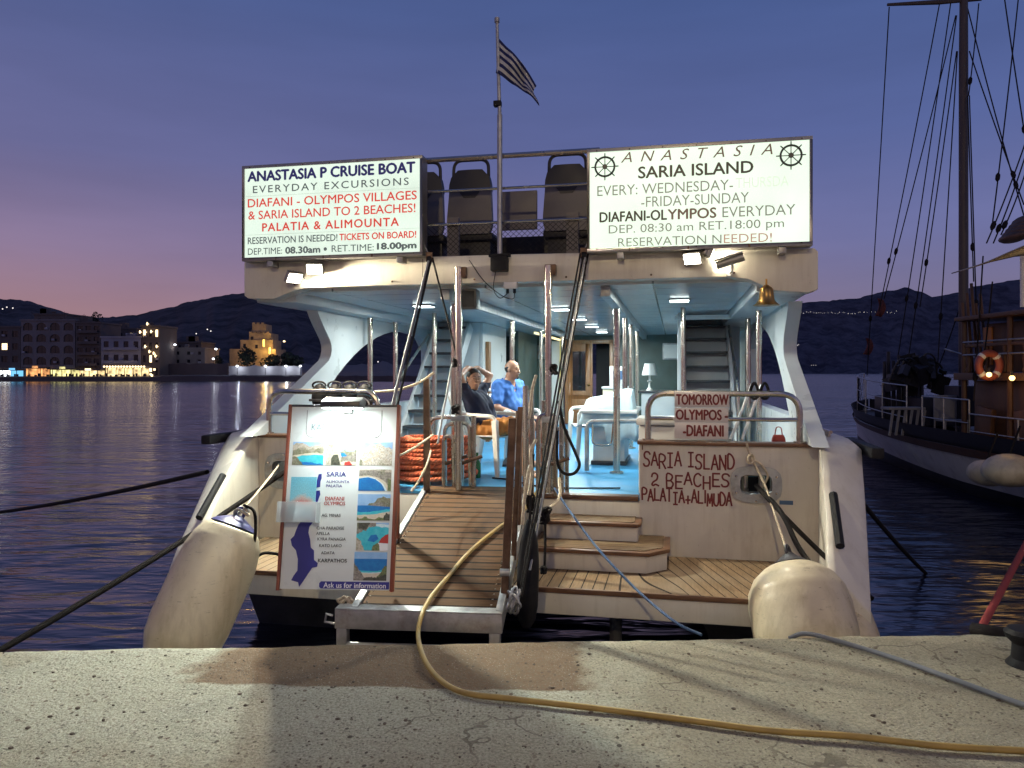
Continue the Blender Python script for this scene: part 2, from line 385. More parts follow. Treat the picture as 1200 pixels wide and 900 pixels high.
def concrete_mat():
    m, n, l, b = newmat('quay_concrete')
    big = rampn(n, l, noisen(n, l, .9, 6, .65), .3, .7); mid = rampn(n, l, noisen(n, l, 5, 6, .7), .3, .7); fine = noisen(n, l, 70, 4, .7)
    c = mixnode(n, l, big, (.33, .30, .215), (.46, .43, .32))
    c = mixnode(n, l, mth(n, l, 'MULTIPLY', mid, .35), c, (.22, .20, .17))
    # brown edge strip in front of the gangway, against a paler patch of concrete
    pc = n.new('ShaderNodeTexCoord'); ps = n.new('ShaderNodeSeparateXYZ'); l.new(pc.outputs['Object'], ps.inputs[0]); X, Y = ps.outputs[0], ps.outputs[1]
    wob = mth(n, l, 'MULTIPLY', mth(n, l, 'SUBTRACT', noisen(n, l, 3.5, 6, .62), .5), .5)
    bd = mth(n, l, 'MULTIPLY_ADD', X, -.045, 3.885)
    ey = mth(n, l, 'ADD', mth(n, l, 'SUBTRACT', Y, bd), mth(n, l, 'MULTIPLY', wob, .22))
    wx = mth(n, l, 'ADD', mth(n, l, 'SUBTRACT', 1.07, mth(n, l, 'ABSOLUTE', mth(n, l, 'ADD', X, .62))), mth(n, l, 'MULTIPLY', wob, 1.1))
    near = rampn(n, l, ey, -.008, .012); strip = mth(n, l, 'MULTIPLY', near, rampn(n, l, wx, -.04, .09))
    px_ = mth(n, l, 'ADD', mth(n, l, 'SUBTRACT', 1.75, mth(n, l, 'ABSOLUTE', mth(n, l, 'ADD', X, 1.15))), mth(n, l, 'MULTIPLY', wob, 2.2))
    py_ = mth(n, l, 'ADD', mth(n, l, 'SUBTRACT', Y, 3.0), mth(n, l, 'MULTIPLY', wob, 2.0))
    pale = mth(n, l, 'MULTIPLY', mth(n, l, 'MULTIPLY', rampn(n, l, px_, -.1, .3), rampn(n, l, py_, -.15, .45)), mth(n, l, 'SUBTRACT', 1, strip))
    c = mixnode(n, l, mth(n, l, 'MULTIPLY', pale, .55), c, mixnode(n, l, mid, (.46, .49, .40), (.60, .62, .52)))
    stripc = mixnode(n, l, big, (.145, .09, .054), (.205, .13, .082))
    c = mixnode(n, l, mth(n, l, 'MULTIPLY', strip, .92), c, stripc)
    # pebbles of dark aggregate showing through
    c2 = n.new('ShaderNodeTexCoord')
    mpv = n.new('ShaderNodeMapping'); mpv.inputs['Scale'].default_value = (1, .8, 1); l.new(c2.outputs['Object'], mpv.inputs[0])
    def spots(scale, r0, r1):
        v = n.new('ShaderNodeTexVoronoi'); v.inputs['Scale'].default_value = scale; l.new(mpv.outputs[0], v.inputs[0])
        s = n.new('ShaderNodeSeparateColor'); l.new(v.outputs['Color'], s.inputs[0])
        near = mth(n, l, 'LESS_THAN', v.outputs['Distance'], mth(n, l, 'MULTIPLY_ADD', s.outputs[1], r1 - r0, r0))
        return mth(n, l, 'MULTIPLY', near, mth(n, l, 'GREATER_THAN', s.outputs[0], .6)), s.outputs[2]
    f1, g1 = spots(30, .05, .34); f2, g2 = spots(75, .12, .46); f3, g3 = spots(150, .2, .5)
    patch = rampn(n, l, noisen(n, l, 1.7, 4), .30, .52)
    f1 = mth(n, l, 'MULTIPLY', f1, patch)
    c = mixnode(n, l, mth(n, l, 'MULTIPLY', rampn(n, l, fine, .42, .62), .62), c, (.17, .15, .11))
    c = mixnode(n, l, mth(n, l, 'MULTIPLY', f3, .45), c, mixnode(n, l, g3, (.10, .085, .07), (.62, .58, .50)))
    c = mixnode(n, l, mth(n, l, 'MULTIPLY', f2, .7), c, mixnode(n, l, g2, (.07, .06, .05), (.24, .20, .16)))
    c = mixnode(n, l, mth(n, l, 'MULTIPLY', f1, .85), c, mixnode(n, l, g1, (.05, .042, .035), (.16, .12, .09)))
    # hair cracks
    v = n.new('ShaderNodeTexVoronoi'); v.feature = 'DISTANCE_TO_EDGE'; v.inputs['Scale'].default_value = .8
    nn = n.new('ShaderNodeTexNoise'); nn.inputs['Scale'].default_value = 4; l.new(c2.outputs['Object'], nn.inputs[0])
    vm = n.new('ShaderNodeVectorMath'); vm.operation = 'MULTIPLY_ADD'; l.new(nn.outputs['Color'], vm.inputs[0]); vm.inputs[1].default_value = (.5, .5, .5); l.new(c2.outputs['Object'], vm.inputs[2])
    l.new(vm.outputs[0], v.inputs[0])
    crack = mth(n, l, 'MULTIPLY', mth(n, l, 'LESS_THAN', v.outputs['Distance'], .006), rampn(n, l, noisen(n, l, 1.1, 2), .50, .58))
    c = mixnode(n, l, mth(n, l, 'MULTIPLY', crack, .6), c, (.09, .075, .06))
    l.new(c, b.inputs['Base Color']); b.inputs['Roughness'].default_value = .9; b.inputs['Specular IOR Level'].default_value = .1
    h = mth(n, l, 'ADD', mth(n, l, 'MULTIPLY', fine, .5), mth(n, l, 'ADD', mth(n, l, 'MULTIPLY', mid, .8), mth(n, l, 'MULTIPLY', f1, -.5)))
    bumpn(n, l, b, h, 1.0, .02)
    return m
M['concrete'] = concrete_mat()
def quay_edge(x): return 4.60 + .048 * x + .018 * noise.noise(Vector((x * 1.6, 3, 0))) + .014 * noise.noise(Vector((x * 7, 9, 0))) - .05 * max(0, noise.noise(Vector((x * 3.1, 21, 0))) - .28) ** .7
xs = [-14 + .06 * i for i in range(int(30 / .06) + 1)]
ys = [-26, -12, -6, -2, 0, 1.5] + [2 + .12 * i for i in range(20)]
secs = []
for x in xs:
    e = quay_edge(x); row = []
    for y in ys:
        row.append((x, min(y, e - .2), .012 * noise.noise(Vector((x * 1.1, y * 1.1, 0))) + .004 * noise.noise(Vector((x * 5, y * 5, 2)))))
    row += [(x, e - .10, .006 * noise.noise(Vector((x * 6, 0, 0)))), (x, e - .03, -.006 + .006 * noise.noise(Vector((x * 9, 1, 0)))), (x, e, -.035 + .01 * noise.noise(Vector((x * 9, 5, 0)))), (x, e + .01, -.5), (x, e + .01, -3)]
    secs.append(row)
q = MB().loft(secs, closed=False, cap=False)
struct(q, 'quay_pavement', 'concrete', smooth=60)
# loose grit on the quay
gr = MB(); rg = random.Random(12)
for i in range(420):
    x = rg.uniform(-3.4, 3.6); y = rg.uniform(2.6, 4.5 + .04 * x); r_ = rg.choice((.003, .004, .005, .006, .009)); o0 = len(gr.v)
    gr.ball((x, y, .012 * noise.noise(Vector((x * 1.1, y * 1.1, 0))) + r_ * .3), (r_ * rg.uniform(.8, 1.6), r_ * rg.uniform(.8, 1.4), r_ * .7), 6, 4)
M['grit'] = pmat('grit', (.13, .105, .08), .9, var=.5, scale=40)
tag(gr.build('loose_grit', 'grit', smooth=0), kind='stuff')
ground = MB(); ground.add([(-9000, -60, -3.2), (9000, -60, -3.2), (9000, 9000, -3.2), (-9000, 9000, -3.2)], [(0, 1, 2, 3)])
struct(ground, 'sea_bed', 'hullbottom')

def hill_mat(name, a, b_):
    m, n, l, b = newmat(name)
    f = rampn(n, l, noisen(n, l, .016, 9, .72), .40, .60)
    l.new(mixnode(n, l, f, a, b_), b.inputs['Base Color']); b.inputs['Roughness'].default_value = .95; b.inputs['Specular IOR Level'].default_value = .1
    return m
M['hillL'] = hill_mat('scrub_hillside', (.05, .042, .044), (.135, .11, .108))
M['hillR'] = hill_mat('far_hillside', (.055, .05, .066), (.125, .113, .132))
def ridge(name, prof, d0, d1, mat, rough, seed, zbase, step=4, back=1.35):
    px0, px1 = prof[0][0], prof[-1][0]; secs = []
    px = px0
    while px <= px1:
        for i in range(len(prof) - 1):
            if prof[i][0] <= px <= prof[i + 1][0]:
                t = (px - prof[i][0]) / (prof[i + 1][0] - prof[i][0]); t = t * t * (3 - 2 * t) * .5 + t * .5
                y = prof[i][1] + (prof[i + 1][1] - prof[i][1]) * t; break
        y += rough * (noise.noise(Vector((px * .09, seed, 0))) + .6 * noise.noise(Vector((px * .27, seed, 3))))
        H = at(px, y, d1).z; row = []
        for k in range(15):
            s = k / 12
            d = d0 + (d1 - d0) * s if s <= 1 else d1 * (1 + (back - 1) * (s - 1) * 4)
            if s <= 1: z = zbase + (H - zbase) * (s ** 1.25)
            else: z = H * (1 - (s - 1) * 4) + zbase
            if 0 < k < 12: z += (H - zbase) * .10 * (noise.noise(Vector((px * .035, s * 4, seed))) + .5 * noise.noise(Vector((px * .11, s * 11, seed)))) * (1 - s * .7)
            x = (px - 600) / FPX * d
            row.append((x, d, z))
        secs.append(row); px += step
    mb = MB().loft(secs, closed=False, cap=False)
    return struct(mb, name, mat, smooth=80)
ridge('west_hill', [(-420, 372), (-260, 352), (-120, 356), (0, 350), (30, 352), (60, 361), (92, 371), (120, 372), (160, 369), (190, 362), (230, 352), (270, 345), (300, 342), (345, 347), (400, 366), (470, 384), (560, 402), (680, 414)], 620, 1500, 'hillL', 1.6, 1.0, -4)
ridge('east_hill', [(560, 412), (640, 405), (740, 392), (840, 372), (900, 359), (950, 354), (1000, 350), (1040, 341), (1062, 337), (1080, 342), (1092, 348), (1112, 345), (1150, 334), (1200, 327), (1300, 322), (1500, 340), (1700, 360)], 2700, 3600, 'hillR', 1.3, 7.0, -4)
# lights of villages on the far mountain: a scatter of dots nobody could count
rnd = random.Random(4)
vl = MB()
def dot(px, py, d, r): vl.ball(at(px, py, d), r, 6, 4)
for i in range(46):
    px = 921 + i * 2.9 + rnd.uniform(-1.2, 1.2); dot(px, 366.5 + rnd.uniform(-1.2, 1.2) - (3 if px > 1050 else 0), 2650, rnd.uniform(.5, 1.0))
for i in range(7): dot(928 + rnd.uniform(-4, 8), 404 + rnd.uniform(-1, 1), 2640, .9)
for i in range(3): dot(951 + i * 2.5, 428, 2640, .8)
for px, py in ((205, 389), (230, 391), (243, 386), (247, 388), (8, 360), (15, 361), (3, 362), (428, 430), (443, 424), (452, 427), (462, 421)): dot(px, py, 560, .45)
for i in range(9): dot(405 + i * 4.2 + rnd.uniform(-.6, .6), 430.5, 560, .4)
tag(vl.build('village_lights', emat('village_lamp', (.9, .82, .75), 1.7)), kind='stuff')

# ------------------------------------------------------------------ the town on the west shore
DT = 232.0
def tx(px, d=DT): return (px - 600) / FPX * d
def tz(py, d=DT): return CAM.z - (py - 437) / FPX * d
shore = MB()
pts = []
for px in range(-140, 560, 6):
    x0 = tx(px, 226); x1 = tx(px, 640)
    j = noise.noise(Vector((px * .05, 2, 0)))
    hh = .55 if px < 190 else .9 + .5 * noise.noise(Vector((px * .1, 5, 0)))
    pts.append([(x0, 226 + 2 * j - .0, -2.5), (x0, 226 + 2 * j, hh - .2), (tx(px, 228), 228 + 2 * j, hh), (tx(px, 262), 262, 1.2), (tx(px, 420), 420, 6 + 5 * max(0, j)), (x1, 640, 4)])
shore.loft(pts, closed=False, cap=False)
struct(shore, 'shore_ground', 'townbrown', smooth=50)

def building(label, wall, px0, px1, py, rows, cols, base=443, depth=12, d=DT, arch=False, lit=(), wz=(.55, .5), name='waterfront_house', balcony=False, parapet=True, group='houses along the town waterfront'):
    x0, x1, z1, z0 = tx(px0, d), tx(px1, d), tz(py, d), tz(base, d)
    t = thing(name, label, 'house', ((x0 + x1) / 2, d, z0), 0, group)
    W = x1 - x0; H = z1 - z0; k = rows
    wl_ = MB(); fr = []
    cw = W / cols; rh = H / rows; th = .5
    # front wall as piers and spandrels round real openings
    for c in range(cols + 1):
        x = -W / 2 + c * cw; pw = cw * (1 - wz[0])
        a = max(-W / 2, x - pw / 2); b_ = min(W / 2, x + pw / 2)
        wl_.lim((a, 0, 0), (b_, th, H))
    for r_ in range(rows + 1):
        z = r_ * rh; ph = rh * (1 - wz[1])
        a = max(0, z - ph / 2); b_ = min(H, z + ph / 2)
        for c in range(cols):
            xa = -W / 2 + c * cw + cw * (1 - wz[0]) / 2; wl_.lim((xa, .01, a), (xa + cw * wz[0], th - .01, b_))
    if arch:
        for r_ in range(rows):
            for c in range(cols):
                xa = -W / 2 + c * cw + cw * (1 - wz[0]) / 2; ww = cw * wz[0]; zt = (r_ + .5) * rh + rh * wz[1] / 2; zl = zt - ww * .42
                for sgn in (0, 1):
                    poly = [(xa + (0 if sgn == 0 else ww), zl)]
                    for i in range(7):
                        a = R(180 - 15 * i) if sgn == 0 else R(15 * i)
                        poly.append((xa + ww / 2 + ww / 2 * math.cos(a), zl + ww * .42 * math.sin(a)))
                    poly.append((xa + (0 if sgn == 0 else ww), zt)); wl_.prism(poly, 1, .02, th - .02)
    wl_.lim((-W / 2, th + 1.2, 0), (W / 2, depth, H - .05))
    wl_.lim((-W / 2, th, 0), (-W / 2 + .3, th + 1.2, H)); wl_.lim((W / 2 - .3, th, 0), (W / 2, th + 1.2, H))
    wl_.build('wall', wall, t)
    for r_ in range(rows):
        for c in range(cols):
            xa = -W / 2 + c * cw + cw * (1 - wz[0]) / 2 + cw * wz[0] / 2; zc = (r_ + .5) * rh
            m = MB().box((xa, th * .7, zc), (cw * wz[0], .06, rh * wz[1]))
            m.box((xa, th * .55, zc), (.12, .08, rh * wz[1])).box((xa, th * .55, zc), (cw * wz[0], .08, .1))
            m.build('window', 'litwarm' if (r_, c) in lit else 'townpane', t)
    if parapet: MB().lim((-W / 2 - .25, -.25, H), (W / 2 + .25, depth + .2, H + .5)).build('roof', wall, t)
    rq = random.Random(int(px0 * 7) + rows)
    for i in range(rq.randint(2, 4)):
        x = rq.uniform(-W * .42, W * .42); k = rq.random(); mb = MB()
        if k < .4: mb.cyl((x - .6, 3, H + 1.2), (x + .6, 3, H + 1.2), .42, n=10).box((x, 3, H + .6), (1.0, .6, 1.0)); mb.build('water_tank', wall, t)
        elif k < .7: mb.lim((x - 1.1, 2.4, H + .3), (x + 1.1, 5, H + 2.4)); mb.build('roof_hut', wall, t)
        else: mb.cyl((x, 2, H), (x, 2, H + 3), .06, n=5).box((x, 2, H + 2.6), (1.2, .05, .06)).box((x, 2, H + 2.2), (.8, .05, .06)); mb.build('aerial', 'darkplastic', t)
    for i in range(rows):
        x = rq.uniform(-W * .45, W * .45); MB().box((x, -.25, (i + .25 + rq.random() * .3) * H / rows), (.8, .5, .6)).build('air_conditioner', 'townwhite', t)
    if balcony:
        for r_ in range(1, rows):
            bb = MB().lim((-W / 2 + .6, -1.1, r_ * rh + .35), (W / 2 - .6, -.003, r_ * rh + .5)); bb.lim((-W / 2 + .6, -1.1, r_ * rh + .5), (W / 2 - .6, -1.02, r_ * rh + 1.2)); bb.build('balcony', wall, t)
    return t
building('brown flat-roofed block at the edge of the town with one lit window', 'townbrown', -52, 24, 384, 4, 6, lit={(2, 4), (0, 1)})
building('large hotel with rows of arched loggias on four floors', 'towncream', 24.5, 88, 376, 5, 4, arch=True, wz=(.72, .68))
building('narrow brown block with long balconies beside the arched hotel', 'townbrown', 89, 118, 379, 5, 3, balcony=True, wz=(.7, .55))
building('white house with square windows and a balcony behind the yellow pavilion', 'townwhite', 118.5, 165, 396, 3, 4, balcony=True, wz=(.5, .5))
tw = building('slim house with bright lamps on every floor at the end of the row', 'townbrown', 165.5, 187, 383, 4, 3, lit={(3, 0), (3, 2), (1, 1), (0, 1)}, wz=(.45, .55))
building('long low house with few windows above the stone sea wall', 'towncream', 189, 240, 409, 2, 4, base=428, d=246, wz=(.3, .4))
building('set-back house on the slope with a dark flat roof', 'townbrown', 205, 236, 402, 1, 3, base=410, d=262, wz=(.3, .4))
building('tall dark house high behind the arched hotel', 'townbrown', 40, 78, 369, 6, 3, d=258, wz=(.3, .3))
building('brown house behind the white one with a roof terrace', 'townbrown', 122, 160, 386, 4, 3, d=252, lit={(3, 2)}, wz=(.35, .4))
# lamps on the slim house
for i, (px, py) in enumerate(((164, 389), (170, 389), (177, 388.5), (183, 389), (172.5, 379.5), (170, 406), (183.5, 406), (175, 412), (180, 414), (182, 417))):
    p = at(px, py, 230.8); mb = MB().ball(p, (.26, .26, .5), 8, 6).box(p + Vector((0, .6, 0)), (.12, 1.0, .12))
    single(mb, 'wall_lamp', 'litwarm', 'glowing warm wall lamp on the slim house at the end of the row', 'lamp', 'lamps on the slim house')
# sea wall and fort
def wall_thing(label, px0, px1, py, base, d, mat, name='stone_wall', thick=2.0, seed=1):
    mb = MB(); n = 14; top = []
    for i in range(n + 1):
        px = px0 + (px1 - px0) * i / n; top.append((tx(px, d), tz(py, d) + .5 * noise.noise(Vector((i * .9, seed, 0)))))
    poly = [(top[0][0], tz(base, d))] + top + [(top[-1][0], tz(base, d))]
    mb.prism(poly, 1, d, d + thick); return single(mb, name, mat, label, 'wall', smooth=30)
wall_thing('long brown stone wall along the shore below the low house', 188, 267, 426, 444, 238, 'townbrown', seed=3)
wall_thing('pale sea wall washed by white lamps below the fort', 268, 352, 429, 444, 236, 'townwhite', seed=5)
DF = 268.0
f = thing('fort', 'floodlit stone fort with stepped towers on a rock by the shore', 'fort', (tx(302, DF), DF, tz(430, DF)))
def fblk(px0, px1, py, base, y0, dep, merlon=True):
    mb = MB(); o = f.location; a, b_, z1, z0 = tx(px0, DF) - o.x, tx(px1, DF) - o.x, tz(py, DF) - o.z, tz(base, DF) - o.z
    mb.lim((a, y0, z0), (b_, y0 + dep, z1))
    if merlon:
        k = max(2, int((b_ - a) / 1.3))
        for i in range(k): mb.lim((a + (b_ - a) * i / k, y0, z1), (a + (b_ - a) * (i + .55) / k, y0 + .8, z1 + .55))
    return mb
fblk(291, 307, 379, 400, 4, 7).build('tower', 'fortstone', f, smooth=20)
fblk(288.5, 314, 390, 409, 3, 9).build('upper_wall', 'fortstone', f, smooth=20)
fblk(280, 318, 398, 420, 1.5, 10, False).build('middle_wall', 'fortstone', f, smooth=20)
fblk(269, 323, 409, 432, 0, 12, False).build('lower_wall', 'fortstone', f, smooth=20)
for px, py in ((285, 405), (299, 406), (292, 396)):
    o = f.location; MB().box((tx(px, DF) - o.x, 1.45 if py > 400 else 2.95, tz(py, DF) - o.z), (.9, .12, 1.3)).build('arrow_slit', 'townpane', f)
lamp('fort_flood_light', 'POINT', at(310, 405, DF - 5), 1000, (1, .62, .16), .4)
lamp('fort_flood_light', 'POINT', at(317, 410, DF - 3), 750, (1, .62, .16), .4)
lamp('fort_flood_light', 'POINT', at(288, 412, DF - 9), 600, (1, .55, .2), .4)
for px, py, s in ((309, 402, 1.1), (316, 411, 1.0)):
    p = at(px, py, DF - 3.2); single(MB().box(p, (s * .45, .35, s * 2.2)), 'flood_lamp', emat('amber_flood', (1, .62, .12), 3), 'amber floodlight glowing on the wall of the stone fort', 'floodlight', 'amber floodlights on the fort')
def street_lamp(px, py, base, d, label, mat, power, col, h=True):
    p = at(px, py, d); b_ = at(px, base, d)
    t = thing('street_lamp', label, 'street lamp', (p.x, p.y, b_.z), 0, 'lamps along the far shore'); H = p.z - b_.z
    MB().cyl((0, 0, 0), (0, 0, H), .09, .06, 8).build('pole', 'darkplastic', t)
    MB().ball((0, 0, H), (.42, .42, .3), 10, 6).build('lamp_head', mat, t)
    lamp('street_or_fill_light', 'POINT', p + Vector((0, .9, -.6)), power, col, .2)
street_lamp(333, 400, 424, DF - 8, 'tall street lamp with a warm glow beside the stone fort', 'litwarm', 1500, (1, .66, .25))
for px, nm in ((278, 'white street lamp lighting the near end of the pale sea wall'), (311, 'white street lamp in the middle of the pale sea wall'), (335, 'white street lamp just past the middle of the pale sea wall'), (352, 'white street lamp at the far end of the pale sea wall')):
    street_lamp(px, 429, 441, 233.5, nm, 'litwhite', 220, (.8, .9, 1))
for px, py, nm in ((253, 409, 'small white street lamp above the stone wall'), (250, 420.5, 'dim street lamp on the path below the fort'), (205, 404, 'white street lamp beside the low house')):
    street_lamp(px, py, py + 12, 240, nm, 'litwhite', 60, (.9, .92, 1))
# waterfront shops and cafes, lit
def shop(px0, px1, py, mat, label, roofmat='townbrown', base=443, d=229.5):
    x0, x1, z1, z0 = tx(px0, d), tx(px1, d), tz(py, d), tz(base, d); W = x1 - x0; H = z1 - z0
    t = thing('waterfront_cafe', label, 'cafe', ((x0 + x1) / 2, d, z0), 0, 'lit cafes along the waterfront')
    MB().box((0, 1.6, H * .5), (W, .2, H * .92)).build('lit_front', mat, t)
    MB().lim((-W / 2, -.6, H), (W / 2, 2.2, H + .35)).build('awning', roofmat, t)
    rr = random.Random(int(px0) + 3)
    for i in range(max(2, int(W / 2.4))):
        x = -W / 2 + (i + .5) * W / max(2, int(W / 2.4)); MB().box((x, 0, H / 2), (.14, .14, H)).build('post', 'townbrown', t)
    cl = MB()
    for i in range(int(W * 1.1)):
        x = rr.uniform(-W / 2, W / 2); h = rr.uniform(.7, 1.5); cl.box((x, rr.uniform(.1, 1), h / 2), (rr.uniform(.3, .8), .3, h))
    tag(cl.build('table_clutter', 'darkplastic', t), kind='stuff')
    return t
shop(-40, 8, 434, 'litwhite', 'white lit cafe front beyond the brown block')
shop(9, 23, 434, 'litblue', 'small shop front glowing blue beside the orange cafe')
shop(27, 54, 431.5, 'litorange', 'cafe glowing orange under the arched hotel')
shop(56, 89, 433, 'litgreen', 'cafe with yellow green light under the arched hotel')
shop(90, 119, 434, 'litshop', 'cream lit shop front below the narrow brown block')
shop(121, 171, 430.5, 'litshop', 'wide yellow lit pavilion with a row of bulbs along its roof', 'townwhite')
for i in range(15):
    p = at(122 + i * 3.35, 429.6, 228.6); single(MB().ball(p, .3, 6, 5), 'string_bulb', 'litwarm', 'bulb in the row along the roof of the yellow pavilion', 'bulb', 'bulbs along the pavilion roof')
for px, py, h in ((41, 430, 'litorange'), (14, 432.5, 'litblue'), (73, 431, 'litgreen'), (103, 433, 'litwarm'), (176, 433, 'litwarm'), (181, 433, 'litwarm'), (178, 440, 'litwarm')):
    p = at(px, py, 228.4); single(MB().box(p, (1.6 if px < 120 else .5, .3, .6)), 'shop_sign', h, {'litorange': 'orange lit sign above the orange cafe', 'litblue': 'blue lit sign above the small blue shop', 'litgreen': 'yellow green sign above the cafe under the hotel', 'litwarm': 'small warm lamp box along the waterfront cafes'}[h], 'sign', 'small lit signs of the waterfront' if h == 'litwarm' else None)
# trees on the far shore
def far_tree(px, py, base, d, w, label, seed):
    rr = random.Random(seed); b_ = at(px, base, d); H = at(px, py, d).z - b_.z; W = w / FPX * d
    t = thing('far_tree', label, 'tree', b_, 0, 'trees on the far shore')
    MB().cyl((0, 0, 0), (0, 0, H * .6), W * .05, W * .03, 7).build('trunk', 'shipwood', t)
    cr = MB(); lobes = [(rr.uniform(-.28, .28) * W, rr.uniform(-.2, .2) * W, rr.uniform(-.16, .22) * H, rr.uniform(.45, .75)) for _ in range(6)]
    for i in range(560):
        lx, ly, lz, ls = lobes[i % 6]
        a = rr.uniform(0, 6.283); z = rr.uniform(-1, 1); q = rr.uniform(.3, 1) ** .5 * math.sqrt(max(0, 1 - z * z)); s = W * rr.uniform(.03, .07)
        c = Vector((lx + math.cos(a) * q * W / 2 * ls, ly + math.sin(a) * q * W / 2 * ls, H * .58 + lz + z * H * .42 * ls))
        u_ = Vector((rr.gauss(0, 1), rr.gauss(0, 1), rr.gauss(0, 1))).normalized(); v_ = u_.orthogonal().normalized()
        cr.add([c + u_ * s, c + v_ * s, c - u_ * s, c - v_ * s], [(0, 1, 2, 3)])
    cr.build('crown', 'treeleaf', t, smooth=0)
far_tree(290, 408, 436, 239, 24, 'dark round tree in front of the floodlit fort', 3)
far_tree(318, 416, 438, 240, 22, 'dark bushy tree between the fort and the white lamps', 5)
far_tree(345, 413, 438, 243, 30, 'wide dark tree behind the far end of the pale wall', 8)
far_tree(112, 366, 392, 262, 14, 'dark tree crown on the skyline above the narrow brown block', 11)
far_tree(101, 368, 392, 262, 7, 'small pointed tree on the skyline above the arched hotel', 12)
far_tree(258, 416, 434, 240, 12, 'small dark tree by the end of the brown stone wall', 14)
# ------------------------------------------------------------------ the excursion boat
def plank_mat(name, col, gap, pitch, axis, gapw=.05, fan=0, worn=(.26, .205, .145), wornamt=.6):
    m, n, l, b = newmat(name)
    c = n.new('ShaderNodeTexCoord'); s = n.new('ShaderNodeSeparateXYZ'); l.new(c.outputs['Object'], s.inputs[0])
    a = s.outputs[axis]
    if fan:   # planks swing outwards towards the quarter
        k = n.new('ShaderNodeMapRange'); k.interpolation_type = 'SMOOTHSTEP'; l.new(s.outputs[0], k.inputs[0]); k.inputs[1].default_value = .9; k.inputs[2].default_value = 1.5
        a = mth(n, l, 'ADD', a, mth(n, l, 'MULTIPLY', mth(n, l, 'MULTIPLY', k.outputs[0], fan), s.outputs[1]))
    a = mth(n, l, 'DIVIDE', a, pitch)
    fl = mth(n, l, 'FLOOR', a); fr = mth(n, l, 'FRACT', a)
    line = mth(n, l, 'LESS_THAN', mth(n, l, 'ABSOLUTE', mth(n, l, 'SUBTRACT', fr, .5)), gapw)
    wn_ = n.new('ShaderNodeTexWhiteNoise'); wn_.noise_dimensions = '1D'; l.new(fl, wn_.inputs['W'])
    st = (1.5, 14, 1) if axis == 1 else (14, 1.5, 1)
    g = rampn(n, l, noisen(n, l, 5, 6, .65, sx=st), .3, .7)
    base = mixnode(n, l, g, sc(col, .72), sc(col, 1.25))
    base = mixnode(n, l, mth(n, l, 'MULTIPLY', wn_.outputs['Value'], .35), base, sc(col, .6))
    wr = rampn(n, l, noisen(n, l, 1.6, 5, .6), .46, .66)
    base = mixnode(n, l, mth(n, l, 'MULTIPLY', wr, wornamt), base, worn)
    l.new(mixnode(n, l, line, base, gap), b.inputs['Base Color']); b.inputs['Roughness'].default_value = .8; b.inputs['Specular IOR Level'].default_value = .12
    bumpn(n, l, b, mth(n, l, 'SUBTRACT', mth(n, l, 'MULTIPLY', g, .2), line), .5, .006)
    return m
M['teak'] = plank_mat('teak_planks', (.235, .16, .095), (.02, .015, .012), .085, 0, .05, .3)
M['gangteak'] = plank_mat('gangway_slats', (.085, .045, .022), (.014, .009, .006), .105, 1, .10, worn=(.125, .078, .043), wornamt=.45)
M['treadteak'] = plank_mat('tread_planks', (.165, .11, .066), (.03, .02, .015), .07, 1, .05)
def ceiling_mat():
    m, n, l, b = newmat('ceiling_panels')
    c = n.new('ShaderNodeTexCoord'); s = n.new('ShaderNodeSeparateXYZ'); l.new(c.outputs['Object'], s.inputs[0])
    ln = mth(n, l, 'LESS_THAN', mth(n, l, 'FRACT', mth(n, l, 'DIVIDE', s.outputs[1], .55)), .035)
    ln2 = mth(n, l, 'LESS_THAN', mth(n, l, 'FRACT', mth(n, l, 'DIVIDE', mth(n, l, 'ADD', s.outputs[0], 5), 1.55)), .012)
    ln = mth(n, l, 'MAXIMUM', ln, ln2)
    f = rampn(n, l, noisen(n, l, 1.2, 3), .3, .7)
    l.new(mixnode(n, l, ln, mixnode(n, l, f, (.72, .78, .78), (.80, .85, .85)), (.22, .26, .27)), b.inputs['Base Color'])
    b.inputs['Roughness'].default_value = .16; b.inputs['Specular IOR Level'].default_value = .7
    bumpn(n, l, b, mth(n, l, 'SUBTRACT', mth(n, l, 'MULTIPLY', noisen(n, l, 2.5, 2), .4), ln), .35, .01)
    return m
M['ceiling'] = ceiling_mat()

boat = thing('excursion_boat', 'white two-decked excursion catamaran moored stern-to at the quay with open lit deck', 'boat', (0, 0, 0), 0, boat=True)
def bp(mb, name, mat, bevel=0, smooth=35, parent=None, label=None):
    o = mb.build(name, mat, boat if parent is None else parent, bevel, smooth)
    if label: o['label'] = label
    return o
